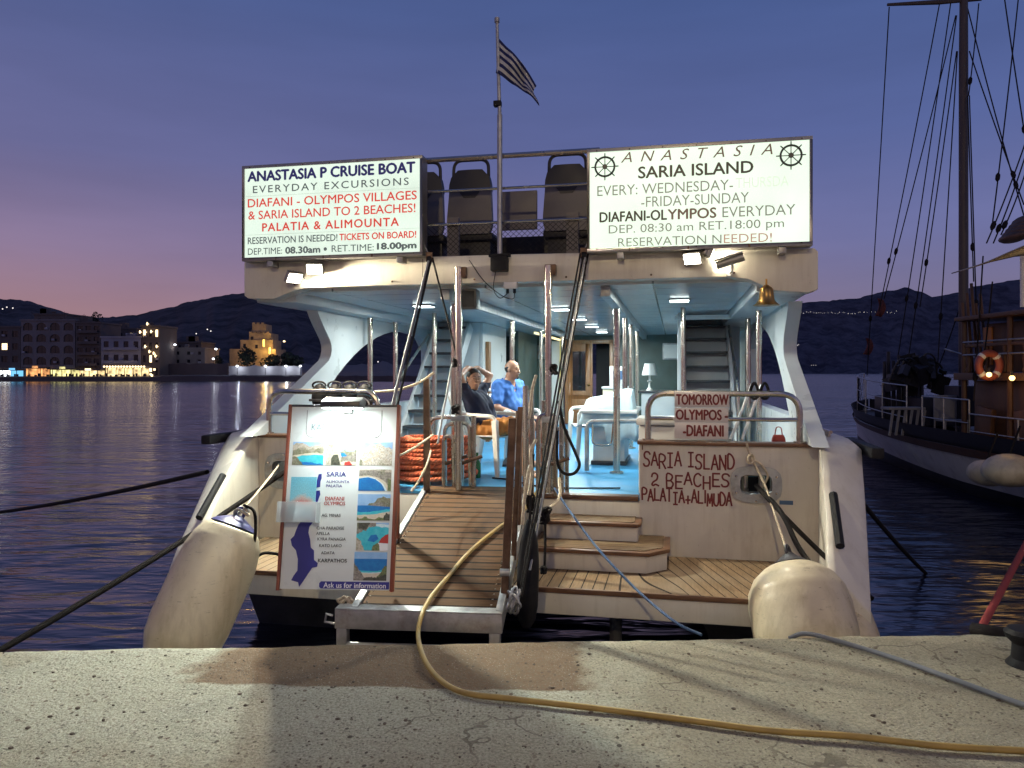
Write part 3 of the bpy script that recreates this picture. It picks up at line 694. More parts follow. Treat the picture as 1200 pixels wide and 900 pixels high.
# hulls
h = MB()
for s in (-1, 1):
    secs = []
    for v, ui, uo, zt, zb in ((.14, 1.6, 2.86, -.05, -1.8), (3, 1.5, 2.92, -.02, -1.9), (8, 1.5, 2.9, -.02, -1.9), (12.5, 1.9, 2.6, .1, -1.8), (15, 2.2, 2.3, .3, -1.5)):
        secs.append([(s * ui, v, zt), (s * uo, v, zt), (s * (uo - .02), v, zb * .55), (s * (uo - .35), v, zb), (s * (ui + .3), v, zb), (s * ui, v, zb * .55)])
    h.loft(secs)
bp(h, 'hull', 'hullbottom', .01)
for s in (-1, 1):   # the sloping stern quarters
    m = MB(); secs = []
    for v, ui, uo, ti, to, zb in ((-1.2, 2.44, 2.72, -.30, -.52, -1.15), (-1.05, 2.46, 2.745, -.19, -.36, -1.05), (-.8, 2.5, 2.79, .02, -.16, -.95), (-.45, 2.54, 2.85, .28, .14, -.9), (-.18, 2.57, 2.89, .45, .39, -.85), (-.02, 2.58, 2.92, .515, .49, -.8), (.3, 2.58, 2.93, .53, .51, -.8), (6, 2.58, 2.93, .50, .49, -.8), (12.5, 2.4, 2.6, .7, .68, -.6)):
        secs.append([(s * ui, v, ti), (s * (ui + .05), v, ti + .008), (s * (uo - .05), v, to + .02), (s * uo, v, to - .03), (s * (uo + .02), v, zb), (s * ui, v, zb)])
    m.loft(secs); sq = bp(m, 'stern_quarter', 'gel', .012, 40)
    st = MB(); a = Vector((s * 2.585, -.62, .175)); b_ = Vector((s * 2.555, -1.02, -.135))
    st.tube([a, b_], .032, 8); bp(st, 'rubbing_strip', 'black', parent=sq)
    fn = MB().box((s * 2.98, .25, .46), (.1, 1.1, .09)); bp(fn, 'rubbing_rail', 'black', .02, parent=sq)
# swim platform
p = MB().prism([(-2.46, -1.2), (2.46, -1.2), (2.52, -.02), (-2.52, -.02)], 2, -.70, -.515); pl = bp(p, 'swim_platform', 'gel', .02)
p = MB().prism([(-2.44, -1.185), (2.44, -1.185), (2.5, -.012), (-2.5, -.012)], 2, -.512, -.50); bp(p, 'teak_planking', 'teak', parent=pl)
p = MB().lim((-2.44, -1.215, -.535), (2.44, -1.187, -.497)); bp(p, 'edge_strip', 'teakedge', .006, parent=pl)
# dark cross-beam between the hulls below the platform
p = MB().lim((-1.7, -.55, -.82), (1.7, -.3, -.70)); p.cyl((.95, -.8, -1.5), (.95, -.8, -.7), .05); bp(p, 'cross_beam', 'hullbottom', .02)
# deck, transom, bulwarks
bp(MB().lim((-2.5, .0, -.03), (2.5, 9.5, 0)), 'main_deck', 'bluedeck')
bp(MB().lim((-2.58, .002, -.9), (2.58, .12, -.032)), 'transom', 'gel', .015)
bp(MB().lim((.16, -.03, -.03), (1.09, .10, .012)), 'deck_sill', 'teakedge', .006)
def bulwark(u0, u1, fair):
    m = MB(); fu, fw, fa, fb = fair
    # wall with a real rounded opening for the fairlead
    ring = []; N = 28
    for i in range(N):
        a = 2 * math.pi * i / N; ca, sa = math.cos(a), math.sin(a)
        k = 4.0; rr_ = (abs(ca / fa) ** k + abs(sa / fb) ** k) ** (-1 / k); ring.append((fu + ca * rr_, fw + sa * rr_))
    outer = []
    for (x, z) in ring:
        dx, dz = x - fu, z - fw
        tx_ = ((u1 if dx > 0 else u0) - fu) / dx if abs(dx) > 1e-6 else 1e9
        tz_ = ((.47 if dz > 0 else -.505) - fw) / dz if abs(dz) > 1e-6 else 1e9
        t_ = min(tx_, tz_); outer.append((fu + dx * t_, fw + dz * t_))
    # snap the nearest rim points on to the corners
    for cu, cw in ((u0, .47), (u1, .47), (u0, -.505), (u1, -.505)):
        i = min(range(N), key=lambda j: (outer[j][0] - cu) ** 2 + (outer[j][1] - cw) ** 2); outer[i] = (cu, cw)
    vs = []
    for v in (-.02, .10):
        vs += [(x, v, z) for x, z in ring] + [(x, v, z) for x, z in outer]
    fs = []
    for i in range(N):
        j = (i + 1) % N
        fs += [(i, j, N + j, N + i), (2 * N + i, 2 * N + N + i, 2 * N + N + j, 2 * N + j), (i, 2 * N + i, 2 * N + j, j), (N + i, N + j, 3 * N + j, 3 * N + i)]
    m.add(vs, fs); bw = bp(m, 'bulwark', 'gel', 0, 30)
    bp(MB().lim((u0 - .02, -.05, .472), (u1 + .02, .13, .505)), 'cap_rail', 'teakedge', .01, parent=bw)
    fr = MB(); secs = []
    for i in range(N):
        a = 2 * math.pi * i / N; x, z = ring[i]; nx, nz = (x - fu), (z - fw); L = math.hypot(nx, nz); nx /= L; nz /= L
        secs.append([(x - nx * .025, -.045, z - nz * .025), (x + nx * .055, -.045, z + nz * .055), (x + nx * .055, -.021, z + nz * .055), (x - nx * .025, .11, z - nz * .025)])
    secs.append(secs[0]); fr.loft(secs, cap=False); fl = bp(fr, 'fairlead', 'galv', 0, 40, parent=bw)
    for k in range(6):
        a = 2 * math.pi * (k + .5) / 6; bb = MB().ball((fu + math.cos(a) * (fa + .035), -.046, fw + math.sin(a) * (fb + .035)), .011, 8, 5); bp(bb, 'bolt', 'steel', parent=fl)
    return bw
bulR = bulwark(1.10, 2.585, (2.08, .15, .155, .105))
bulL = bulwark(-2.585, -1.30, (-2.30, .15, .15, .12))
# dark stowage behind the fairleads, and the mooring bitts seen through them
for u in (2.08, -2.30):
    bp(MB().lim((u - .3, .35, -.0), (u + .3, .40, .42)), 'locker_back', 'void')
    bt = MB().cyl((u - .07, .24, .02), (u - .07, .24, .27), .035).cyl((u + .07, .24, .02), (u + .07, .24, .27), .035).cyl((u - .13, .24, .2), (u + .13, .24, .2), .022); bp(bt, 'mooring_bitt', 'steel')
# boarding steps
for u0, u1, v0, zt, name in ((.30, 1.10, -.32, -.165, 1), (.24, 1.34, -.66, -.325, 2)):
    ch = .16 if name == 2 else .02
    poly = [(u0, v0), (u1 - ch, v0), (u1, v0 + ch), (u1, -.022), (u0, -.022)]
    m = MB().prism(poly, 2, -.499, zt - .035); so_ = bp(m, 'boarding_step', 'gel', .01)
    poly = [(u0 - .015, v0 - .03), (u1 - ch + .02, v0 - .03), (u1 + .025, v0 + ch), (u1 + .025, -.022), (u0 - .015, -.022)]
    bp(MB().prism(poly, 2, zt - .034, zt - .002), 'tread_edge', 'teakedge', .006, parent=so_)
    poly = [(u0 + .03, v0 + .02), (u1 - ch - .02, v0 + .02), (u1 - .03, v0 + ch + .02), (u1 - .03, -.03), (u0 + .03, -.03)]
    bp(MB().prism(poly, 2, zt - .001, zt + .004), 'tread', 'treadteak', parent=so_)
# roof with its fascia
def fas(z):  # lower outline of the fascia drops at both ends
    pass
prof = [(-2.74, 2.19), (-2.74, 1.86), (-2.70, 1.83), (-2.42, 1.82), (-2.20, 1.90), (-2.05, 1.925), (1.85, 1.925), (2.02, 1.90), (2.22, 1.80), (2.50, 1.775), (2.58, 1.80), (2.58, 2.12), (2.55, 2.15), (0, 2.18)]
bp(MB().prism(prof, 1, -.02, .16), 'roof_fascia', 'gel', .012, 30)
bp(MB().lim((-2.6, .162, 1.99), (2.5, 10.4, 2.15)), 'roof', 'gelside')
for s, a, b_ in ((-1, -2.72, -2.28), (1, 2.10, 2.56)):
    bp(MB().lim((a, .163, 1.80), (b_, 9.6, 1.985)), 'side_beam', 'gelside', .03)
bp(MB().lim((-2.27, .165, 1.90), (2.09, 9.55, 1.93)), 'ceiling', 'ceiling')
# side wings with an arched opening
def arc_pts(a, b_, c, n=6):
    return [tuple((1 - t) ** 2 * Vector(a) + 2 * t * (1 - t) * Vector(b_) + t * t * Vector(c)) for t in [i / n for i in range(n)]]
for s, du in ((-1, .05), (1, .05)):
    outer = [(-.30, .50), (9.5, .50), (9.5, 1.80), (1.05, 1.80)] + arc_pts((1.05, 1.80), (1.12, 1.70), (1.30, 1.55), 3) + arc_pts((1.30, 1.55), (1.52, 1.38), (1.34, 1.24), 5) + [(1.34, 1.24), (-.22, .53)]
    hole = [(.98, .68)] + [(1.55, 1.06)] + arc_pts((1.55, 1.06), (2.5, 1.62), (3.6, 1.70), 8) + arc_pts((3.6, 1.70), (4.5, 1.74), (4.9, 1.60), 4) + [(5.0, 1.45), (5.0, .68)]
    bm = bmesh.new(); es = []
    for loop in (outer, hole):
        vv = [bm.verts.new((0, a, b_)) for a, b_ in loop]
        for i in range(len(vv)): es.append(bm.edges.new((vv[i], vv[(i + 1) % len(vv)])))
    bmesh.ops.triangle_fill(bm, use_beauty=True, edges=es)
    r_ = bmesh.ops.extrude_face_region(bm, geom=bm.faces[:])
    for e in r_['geom']:
        if isinstance(e, bmesh.types.BMVert): e.co.x += s * .13
    for v_ in bm.verts: v_.co.x += s * (2.44 + du)
    bmesh.ops.recalc_face_normals(bm, faces=bm.faces[:])
    me = bpy.data.meshes.new('side_wing'); bm.to_mesh(me); bm.free()
    for p_ in me.polygons: p_.use_smooth = True
    me.set_sharp_from_angle(angle=R(32))
    o = bpy.data.objects.new('side_wing', me); COL.objects.link(o); me.materials.append(M['gelside']); o.parent = boat
    bp(MB().lim((s * (2.44 + du), 0.13, .001), (s * (2.44 + du + .12), 9.5, .499)), 'side_wall', 'gelside')
# posts under the roof
for u, v, z0, r_ in ((-.89, 1.0, 0, .038), (-.75, 3.3, 0, .034), (-.75, 5.6, 0, .034), (-.75, 8.0, 0, .034), (.78, 1.6, 0, .038), (.78, 3.0, 0, .034), (.78, 4.4, 0, .034), (.78, 6.2, 0, .034), (-1.72, 2.9, 0, .03), (1.50, 2.7, 0, .03)):
    bp(MB().cyl((u, v, z0), (u, v, 1.895), r_, n=14).cyl((u, v, z0), (u, v, z0 + .02), r_ * 2, n=14), 'deck_post', 'steel')
for u, v in ((-2.38, 2.3), (-2.38, 3.2), (2.32, 2.1), (2.32, 3.4)):
    bp(MB().cyl((u, v, .1), (u, v, 1.80), .032, n=12), 'side_post', 'steel')
for u in (-.75, .78):
    bp(MB().lim((u - .045, .2, 1.80), (u + .045, 9.4, 1.897)), 'ceiling_beam', 'galv', .008)
# staircases to the upper deck
for s, u0, u1, v0, v1 in ((-1, -2.20, -1.74, 2.75, 4.6), (1, 1.56, 2.14, 3.1, 5.0)):
    t = MB()
    t.prism([(v0 - .1, .0), (v0 + .15, .0), (v1 + .2, 1.78), (v1, 1.88)], 0, u0 - .05, u0 - .003); t.prism([(v0 - .1, .0), (v0 + .15, .0), (v1 + .2, 1.78), (v1, 1.88)], 0, u1 + .003, u1 + .05)
    stc = bp(t, 'staircase', 'gelside', .006)
    n = 9
    for i in range(n):
        v = v0 + (v1 - v0) * i / (n - 1); z = .18 + i * .205
        if z > 1.85: continue
        bp(MB().lim((u0, v, z - .035), (u1, v + .24, z)), 'stair_tread', 'darkplastic', .004, parent=stc)
        bp(MB().lim((u0, v + .225, z - .205), (u1, v + .238, z - .037)), 'stair_riser', 'gelside', parent=stc)
    side = -1 if s < 0 else 1
    uu = u0 + .0 if s < 0 else u1 + .03
    hr = bend([(uu, v0 - .05, .25), (uu, v0 - .05, .95), (uu, v1 - .1, 1.86)], .15)
    bp(MB().tube(hr, .02, 8), 'stair_handrail', 'steel', parent=stc)
# stair housings and cabin bulkhead
bp(MB().lim((-2.43, 4.9, 0), (-1.62, 5.0, 1.898)), 'stair_housing', 'gelside', .01)
bp(MB().lim((-1.62, 4.9, 0), (-1.56, 6.6, 1.898)), 'stair_housing', 'gelside', .01)
bp(MB().lim((1.44, 3.6, 0), (1.49, 6.0, 1.898)), 'stair_housing', 'gelside', .01)
bp(MB().lim((1.49, 5.3, 0), (2.37, 5.4, 1.898)), 'stair_housing', 'gelside', .01)
bp(MB().lim((1.40, 3.5, 1.80), (2.3, 3.56, 1.86)), 'stair_header', 'gelside', .01)
cw = bp(MB().lim((-2.42, 9.5, 0), (-.93, 9.6, 1.898)).lim((.10, 9.5, 0), (2.36, 9.6, 1.898)).lim((-.93, 9.5, 1.78), (.10, 9.6, 1.898)), 'cabin_bulkhead', 'greenwall')
dr = bp(MB().lim((-.90, 9.42, .02), (-.84, 9.52, 1.78)).lim((-.36, 9.42, .02), (-.31, 9.52, 1.78)).lim((.05, 9.42, .02), (.12, 9.52, 1.78)).lim((-.90, 9.42, 1.72), (.12, 9.519, 1.80)), 'door_frame', 'door', .006)
leaf = MB().lim((-.84, 9.46, .02), (-.36, 9.49, .62)).lim((-.84, 9.46, .62), (-.74, 9.49, 1.72)).lim((-.46, 9.46, .62), (-.36, 9.49, 1.72)).lim((-.74, 9.46, .62), (-.46, 9.49, .72)).lim((-.74, 9.46, 1.56), (-.46, 9.49, 1.72)).lim((-.76, 9.45, .14), (-.44, 9.462, .54))
lf = bp(leaf, 'cabin_door', 'door', .004)
bp(MB().lim((-.74, 9.47, .72), (-.46, 9.48, 1.56)), 'door_pane', 'glassdark', parent=lf)
bp(MB().ball((-.39, 9.43, .85), .025), 'handle', 'brass', parent=lf)
bp(MB().lim((-.31, 10.2, .0), (.06, 10.25, 1.8)), 'dark_cabin_inside', 'void')
bp(MB().lim((-.32, 9.36, .005), (.05, 9.5, .012)), 'hazard_strip', 'yellowhose')
bp(MB().lim((-1.55, 7.4, 0), (-1.50, 9.4, 1.89)), 'side_partition', 'greenwall')
bp(MB().lim((-1.18, 9.40, .0), (-.98, 9.45, 1.78)), 'notice_panel', 'paper')
bp(MB().lim((-1.50, 9.47, 1.40), (-1.22, 9.497, 1.70)), 'wall_frame', 'galv', .006)
bp(MB().lim((-1.56, 5.05, 0), (-1.50, 5.2, 1.6)), 'door_jamb', 'door', .006)
bp(MB().lim((-1.0, 6.3, 1.78), (-.965, 9.3, 1.815)), 'light_strip', emat('yellow_strip', (1, .85, .45), 1.6))
bp(MB().lim((-1.0, 9.36, .3), (-.97, 9.39, 1.78)), 'light_strip', emat('yellow_strip_low', (1, .85, .35), .5))
# rails on the bulwarks
def rail(u0, u1, mid=.70):
    t = MB().tube(bend([(u0, .03, .50), (u0, .03, .92), (u1, .03, .92), (u1, .03, .50)], .17, 8), .027, 10)
    o = bp(t, 'stern_rail', 'steel')
    bp(MB().tube([(u0 + .01, .03, mid), (u1 - .01, .03, mid)], .018, 8), 'middle_bar', 'steel', parent=o)
    for u in (u0, u1): bp(MB().cyl((u, .03, .505), (u, .03, .52), .05), 'rail_foot', 'steel', parent=o)
rail(-2.50, -1.36); rail(1.17, 2.44)
# upper deck: rail, netting, seats, mast foot
z0 = 2.18
t = MB().tube([(-1.0, -.02, 3.08), (.75, -.02, 3.08)], .024, 10); ur = bp(t, 'roof_rail', 'steel')
for z in (2.79, 2.48): bp(MB().tube([(-1.0, 0.0, z), (.75, 0.0, z)], .013, 8), 'middle_bar', 'steel', parent=ur)
for u in (-.62, .5): bp(MB().box((u, .05, 2.35), (.11, .05, .40)), 'rail_post', 'seatshell', parent=ur)
for u in (-.95, .7): bp(MB().cyl((u, 0, 2.15), (u, 0, 3.08), .02), 'rail_post', 'steel', parent=ur)
nt = MB()
for i in range(34):
    a = -1.0 + i * .052
    for sgn in (1, -1):
        x0, x1 = a, a + sgn * .3
        nt.tube([(x0, .005, 2.20), (x1, .005, 2.48)], .0022, 4, cap=False)
bp(nt, 'rail_netting', 'blackrope')
for sx in (-1, 1):
    t = MB().tube([(sx * 2.5 - .06, .2, 3.0), (sx * 2.5 - .06, 9.8, 3.0)], .02, 8).tube([(sx * 2.5 - .06, .2, 2.6), (sx * 2.5 - .06, 9.8, 2.6)], .012, 8)
    for v in (2, 4, 6, 8, 9.8): t.cyl((sx * 2.5 - .06, v, 2.15), (sx * 2.5 - .06, v, 3.0), .018)
    bp(t, 'side_rail', 'steel')
def roof_seat(u, v=.62, tilt=.10):
    def shape(hw0, hw1, z_a, z_b, n=9):
        pts_ = []
        for i in range(n + 1):
            q = i / n; z = z_a + (z_b - z_a) * q; w_ = hw0 + (hw1 - hw0) * q
            if q > .8: w_ *= math.sqrt(max(0.02, 1 - ((q - .8) / .2) ** 2 * .62))
            if q < .15: w_ *= .86 + .14 * q / .15
            pts_.append((w_, z))
        return pts_
    pr = shape(.245, .205, 2.50, 3.16)
    def slab(pr, y0, y1):
        m_ = MB(); secs = []
        for w_, z in pr:
            bow = .05 * ((z - 2.5) / .6)
            row = []
            for k in range(9):
                q = -1 + 2 * k / 8; row.append((u + q * w_, v + y0 + bow + .012 * q * q, z))
            for k in range(8, -1, -1):
                q = -1 + 2 * k / 8; row.append((u + q * w_, v + y1 + bow + .008 * q * q, z))
            secs.append(row)
        return m_.loft(secs)
    st_ = bp(slab(pr, 0, .07), 'roof_seat', 'seatshell', 0, 45)
    top = [(w_ * 1.01, z) for w_, z in pr if z > 2.93]
    hd = slab(top, -.012, .08)
    hd.prism([(u - .12, 2.95), (u - .06, 2.87), (u + .06, 2.87), (u + .12, 2.95)], 1, v + .028, v + .05)
    bp(hd, 'headrest', 'seatdark', 0, 45, parent=st_)
    bp(MB().tube(bend([(u - .19, v + .09, 2.94), (u - .18, v + .10, 3.27), (u + .18, v + .10, 3.27), (u + .19, v + .09, 2.94)], .09, 8), .017, 8), 'grab_handle', 'seatdark', parent=st_)
    bp(MB().lim((u - .24, v + .03, 2.44), (u + .24, v + .5, 2.52)), 'seat_cushion', 'seatdark', .03, parent=st_)
    bp(MB().lim((u - .2, v + .1, 2.16), (u + .2, v + .35, 2.44)), 'seat_base', 'seatdark', .01, parent=st_)
for u in (-1.14, -.63, .36, .86): roof_seat(u)
# small fittings of the stern
for s in (-1, 1):
    c_ = V3 = Vector((s * 2.74, .45, .53)); bp(MB().tube([c_ + Vector((0, -.14, .05)), c_ + Vector((0, .14, .05))], .016, 8).cyl(c_ + Vector((0, -.05, 0)), c_ + Vector((0, -.05, .05)), .016).cyl(c_ + Vector((0, .05, 0)), c_ + Vector((0, .05, .05)), .016), 'cleat', 'steel')
for u in (1.45, 1.75, -1.6, -2.0): bp(MB().cyl((u, -.006, -.40), (u, .004, -.40), .028, n=16), 'scupper', 'steel')
for u in (1.62, -1.75): bp(MB().lim((u - .0025, -.0035, -.49), (u + .0025, .001, -.04)), 'panel_seam', 'rust')
for u in (-2.2, -1.2, -.4, .45, 1.2, 1.9): bp(MB().ball((u, -.022, 1.96), .010, 8, 5), 'fascia_bolt', 'rust')
bp(MB().lim((-.9, -.024, 1.995), (-.896, -.019, 2.165)).lim((.62, -.024, 1.93), (.624, -.019, 2.165)), 'fascia_seam', 'rust')
bp(MB().lim((1.12, -.024, .425), (1.13, -.0205, .468)), 'cap_drip', 'rust', parent=bulR)
bp(MB().lim((-.60, 1.2, 2.16), (.62, 1.6, 2.56)), 'bench_back', 'seatdark', .02)
bp(MB().lim((-.30, .5, 2.5), (.09, .54, 2.88), ), 'back_board', 'seatshell', .01, label='plain grey board standing between the roof seats')
# painted lettering of the transom, drawn as brush strokes
GL = {'S': [[(1, .85), (.75, 1), (.3, 1), (.1, .8), (.25, .58), (.7, .46), (.9, .25), (.7, .02), (.2, 0), (0, .15)]], 'A': [[(0, 0), (.5, 1), (1, 0)], [(.2, .36), (.82, .36)]],
      'R': [[(.05, 0), (.05, 1), (.7, 1), (.95, .78), (.7, .52), (.05, .5)], [(.45, .5), (1, 0)]], 'I': [[(.5, 0), (.5, 1)], [(.15, 1), (.85, 1)], [(.15, 0), (.85, 0)]], 'i': [[(.5, 0), (.5, 1)]],
      'L': [[(.1, 1), (.1, 0), (.9, 0)]], 'N': [[(.05, 0), (.05, 1), (.92, 0), (.95, 1)]], 'D': [[(.08, 0), (.08, 1), (.6, .97), (.98, .6), (.9, .22), (.55, 0), (.08, 0)]],
      '2': [[(.08, .72), (.2, .95), (.55, 1), (.85, .82), (.75, .5), (.3, .3), (.12, .1), (.3, .02), (.6, .1), (1, 0)]], 'B': [[(.1, 0), (.1, 1), (.65, 1), (.85, .8), (.6, .54), (.1, .52)], [(.6, .54), (.95, .3), (.7, 0), (.1, 0)]],
      'E': [[(.95, 1), (.1, 1), (.1, 0), (.95, 0)], [(.1, .52), (.8, .52)]], 'C': [[(.95, .85), (.6, 1), (.2, .85), (.05, .5), (.2, .12), (.6, 0), (.95, .15)]], 'H': [[(.08, 0), (.08, 1)], [(.92, 0), (.92, 1)], [(.08, .5), (.92, .5)]],
      'P': [[(.08, 0), (.08, 1), (.7, 1), (.95, .76), (.7, .5), (.08, .48)]], 'T': [[(0, 1), (1, 1)], [(.5, 1), (.5, 0)]], '+': [[(.5, .1), (.5, .75)], [(.1, .42), (.9, .42)]], 'M': [[(.02, 0), (.12, 1), (.5, .25), (.88, 1), (.98, 0)]],
      'U': [[(.08, 1), (.08, .25), (.35, 0), (.7, .02), (.92, .3), (.92, 1)]]}
def brush(txt, u0, u1, w0, w1, v, r, slope=0, gap=.22):
    mb = MB(); rr = random.Random(len(txt)); n = sum(.55 if c == ' ' else .35 if c == 'i' else 1 for c in txt) + gap * (len(txt) - 1); cwid = (u1 - u0) / n; x = u0
    for c in txt:
        wd = .55 if c == ' ' else .35 if c == 'i' else 1
        if c != ' ':
            dz = rr.uniform(-.02, .02); k = rr.uniform(.94, 1.06)
            for j, stn in enumerate(GL[c]):
                pts_ = [(x + a * cwid * wd, v - .001 * j, w0 + dz + slope * (x - u0) + b_ * (w1 - w0) * k) for a, b_ in stn]
                if c in 'SDRCPBU2' and len(pts_) > 3: pts_ = [tuple(q) for q in spline(pts_, 3)]
                # flat brush stroke
                for a, b_ in zip(pts_[:-1], pts_[1:]):
                    a = Vector(a); b_ = Vector(b_); d = (b_ - a); 
                    if d.length < 1e-5: continue
                    d.normalize(); nn = Vector((-d.z, 0, d.x)) * r; e = d * r * .7
                    mb.add([a - e - nn, b_ + e - nn, b_ + e + nn, a - e + nn], [(0, 1, 2, 3)])
        x += (wd + gap) * cwid
    # nudge every stroke piece so no two lie in one plane
    for i, p_ in enumerate(mb.v): p_.y -= (i // 4) * .00002
    return mb
bp(brush('SARIA ISLAND', 1.135, 1.90, .285, .405, -.0225, .0075, .0), 'painted_lettering', 'redpaint', 0, 0, parent=bulR)
bp(brush('2 BEACHES', 1.20, 1.86, .115, .225, -.0225, .0075), 'painted_lettering', 'redpaint', 0, 0, parent=bulR)
bp(brush('PALATIA+ALiMUDA', 1.12, 1.88, -.03, .075, -.0225, .0075, -.015, .2), 'painted_lettering', 'redpaint', 0, 0, parent=bulR)
bp(MB().lim((2.27, -.0225, -.015), (2.38, -.0205, .02)), 'blue_paint_mark', 'bluehose', parent=bulR)
# ------------------------------------------------------------------ people: one continuous surface each, polygonised from a smooth distance field
class SDF:
    def __init__(s, lo, hi, h):
        s.h = h; s.lo = np.array(lo, np.float32); s.n = [int((hi[i] - lo[i]) / h) + 1 for i in range(3)]
        s.f = np.full(s.n, 1.0, np.float32)
    def sub(s, lo, hi):
        a = [max(0, int((lo[i] - s.lo[i]) / s.h) - 1) for i in range(3)]; b = [min(s.n[i], int((hi[i] - s.lo[i]) / s.h) + 2) for i in range(3)]
        g = np.meshgrid(*[s.lo[i] + s.h * np.arange(a[i], b[i], dtype=np.float32) for i in range(3)], indexing='ij')
        return tuple(slice(a[i], b[i]) for i in range(3)), g
    def put(s, sl, d, k, cut=False):
        f = s.f[sl]
        if cut: s.f[sl] = np.maximum(f, -d); return
        hh = np.clip(.5 + .5 * (f - d) / k, 0, 1); s.f[sl] = f * (1 - hh) + d * hh - k * hh * (1 - hh)
    def cone(s, a, b, ra, rb, k=.02, cut=False, flat=None):
        a = np.array(a, np.float32); b = np.array(b, np.float32); m = max(ra, rb) + .06
        sl, g = s.sub(np.minimum(a, b) - m, np.maximum(a, b) + m); d = b - a; L = float(d @ d) + 1e-9
        t = np.clip(((g[0] - a[0]) * d[0] + (g[1] - a[1]) * d[1] + (g[2] - a[2]) * d[2]) / L, 0, 1)
        q = np.sqrt((g[0] - a[0] - t * d[0]) ** 2 + (g[1] - a[1] - t * d[1]) ** 2 + (g[2] - a[2] - t * d[2]) ** 2) - (ra + (rb - ra) * t)
        s.put(sl, q, k, cut); return s
    def ell(s, c, r, k=.02, rot=None, cut=False):
        m = max(r) + .06; c = np.array(c, np.float32); sl, g = s.sub(c - m, c + m)
        p = [g[i] - c[i] for i in range(3)]
        if rot is not None:
            Rm = np.array(rot.inverted(), np.float32); p = [Rm[i, 0] * p[0] + Rm[i, 1] * p[1] + Rm[i, 2] * p[2] for i in range(3)]
        k0 = np.sqrt(sum((p[i] / r[i]) ** 2 for i in range(3))); k1 = np.sqrt(sum((p[i] / r[i] ** 2) ** 2 for i in range(3))) + 1e-6
        s.put(sl, k0 * (k0 - 1) / k1, k, cut); return s
    def clip(s, p, nrm):
        g = np.meshgrid(*[s.lo[i] + s.h * np.arange(s.n[i], dtype=np.float32) for i in range(3)], indexing='ij')
        d = sum((g[i] - p[i]) * nrm[i] for i in range(3)); s.f = np.maximum(s.f, d); return s
    def wrinkle(s, amp, seed=0):      # soft folds of cloth
        g = np.meshgrid(*[s.lo[i] + s.h * np.arange(s.n[i], dtype=np.float32) for i in range(3)], indexing='ij'); r_ = np.random.RandomState(seed); w_ = 0
        for i in range(7):
            k = r_.normal(size=3); k = k / np.linalg.norm(k) * 2 * math.pi / r_.uniform(.055, .13); w_ = w_ + np.sin(k[0] * g[0] + k[1] * g[1] + k[2] * g[2] + r_.uniform(0, 6) + 1.5 * np.sin(9 * g[2] + i))
        s.f = s.f + (amp / 2.2 * w_).astype(np.float32); return s
    def mesh(s, name):
        f = s.f; n = np.array(f.shape); ins = f < 0
        cnt = np.zeros(n - 1, np.int8); acc = np.zeros((*(n - 1), 3), np.float32); num = np.zeros(n - 1, np.float32)
        offs = [(i, j, k) for i in (0, 1) for j in (0, 1) for k in (0, 1)]
        def cor(o): return tuple(slice(o[i], o[i] + n[i] - 1) for i in range(3))
        for o in offs: cnt += ins[cor(o)]
        for o in offs:
            for ax in range(3):
                if o[ax]: continue
                o2 = list(o); o2[ax] = 1; a = f[cor(o)]; b = f[cor(o2)]; x = (a < 0) != (b < 0)
                t = np.where(x, a / np.where(x, a - b, 1), 0)
                for i in range(3): acc[..., i] += np.where(x, o[i] + (t if i == ax else 0), 0)
                num += x
        act = (cnt > 0) & (cnt < 8); idx = -np.ones(n - 1, np.int64); ii = np.argwhere(act); idx[act] = np.arange(len(ii))
        pos = s.lo + s.h * (ii + acc[act] / np.maximum(num[act], 1)[:, None])
        quads = []
        for ax in range(3):
            b, c = (ax + 1) % 3, (ax + 2) % 3
            sl0 = [slice(None)] * 3; sl1 = [slice(None)] * 3; sl0[ax] = slice(0, -1); sl1[ax] = slice(1, None)
            A = ins[tuple(sl0)]; Bq = ins[tuple(sl1)]; e = np.argwhere(A != Bq)
            e = e[(e[:, b] > 0) & (e[:, c] > 0) & (e[:, b] < n[b] - 1) & (e[:, c] < n[c] - 1)]
            if not len(e): continue
            sg = A[tuple(e.T)]
            def q(db, dc):
                z = e.copy(); z[:, b] -= db; z[:, c] -= dc; return idx[tuple(z.T)]
            qd = np.stack([q(1, 1), q(0, 1), q(0, 0), q(1, 0)], 1); qd[~sg] = qd[~sg][:, ::-1]; quads.append(qd)
        quads = np.concatenate(quads); quads = quads[(quads >= 0).all(1)]
        me = bpy.data.meshes.new(name); me.from_pydata(pos.tolist(), [], quads.tolist()); me.update()
        for p in me.polygons: p.use_smooth = True
        return me
    def build(s, name, mat, parent):
        o = bpy.data.objects.new(name, s.mesh(name)); COL.objects.link(o); o.data.materials.append(M[mat]); o.parent = parent; return o

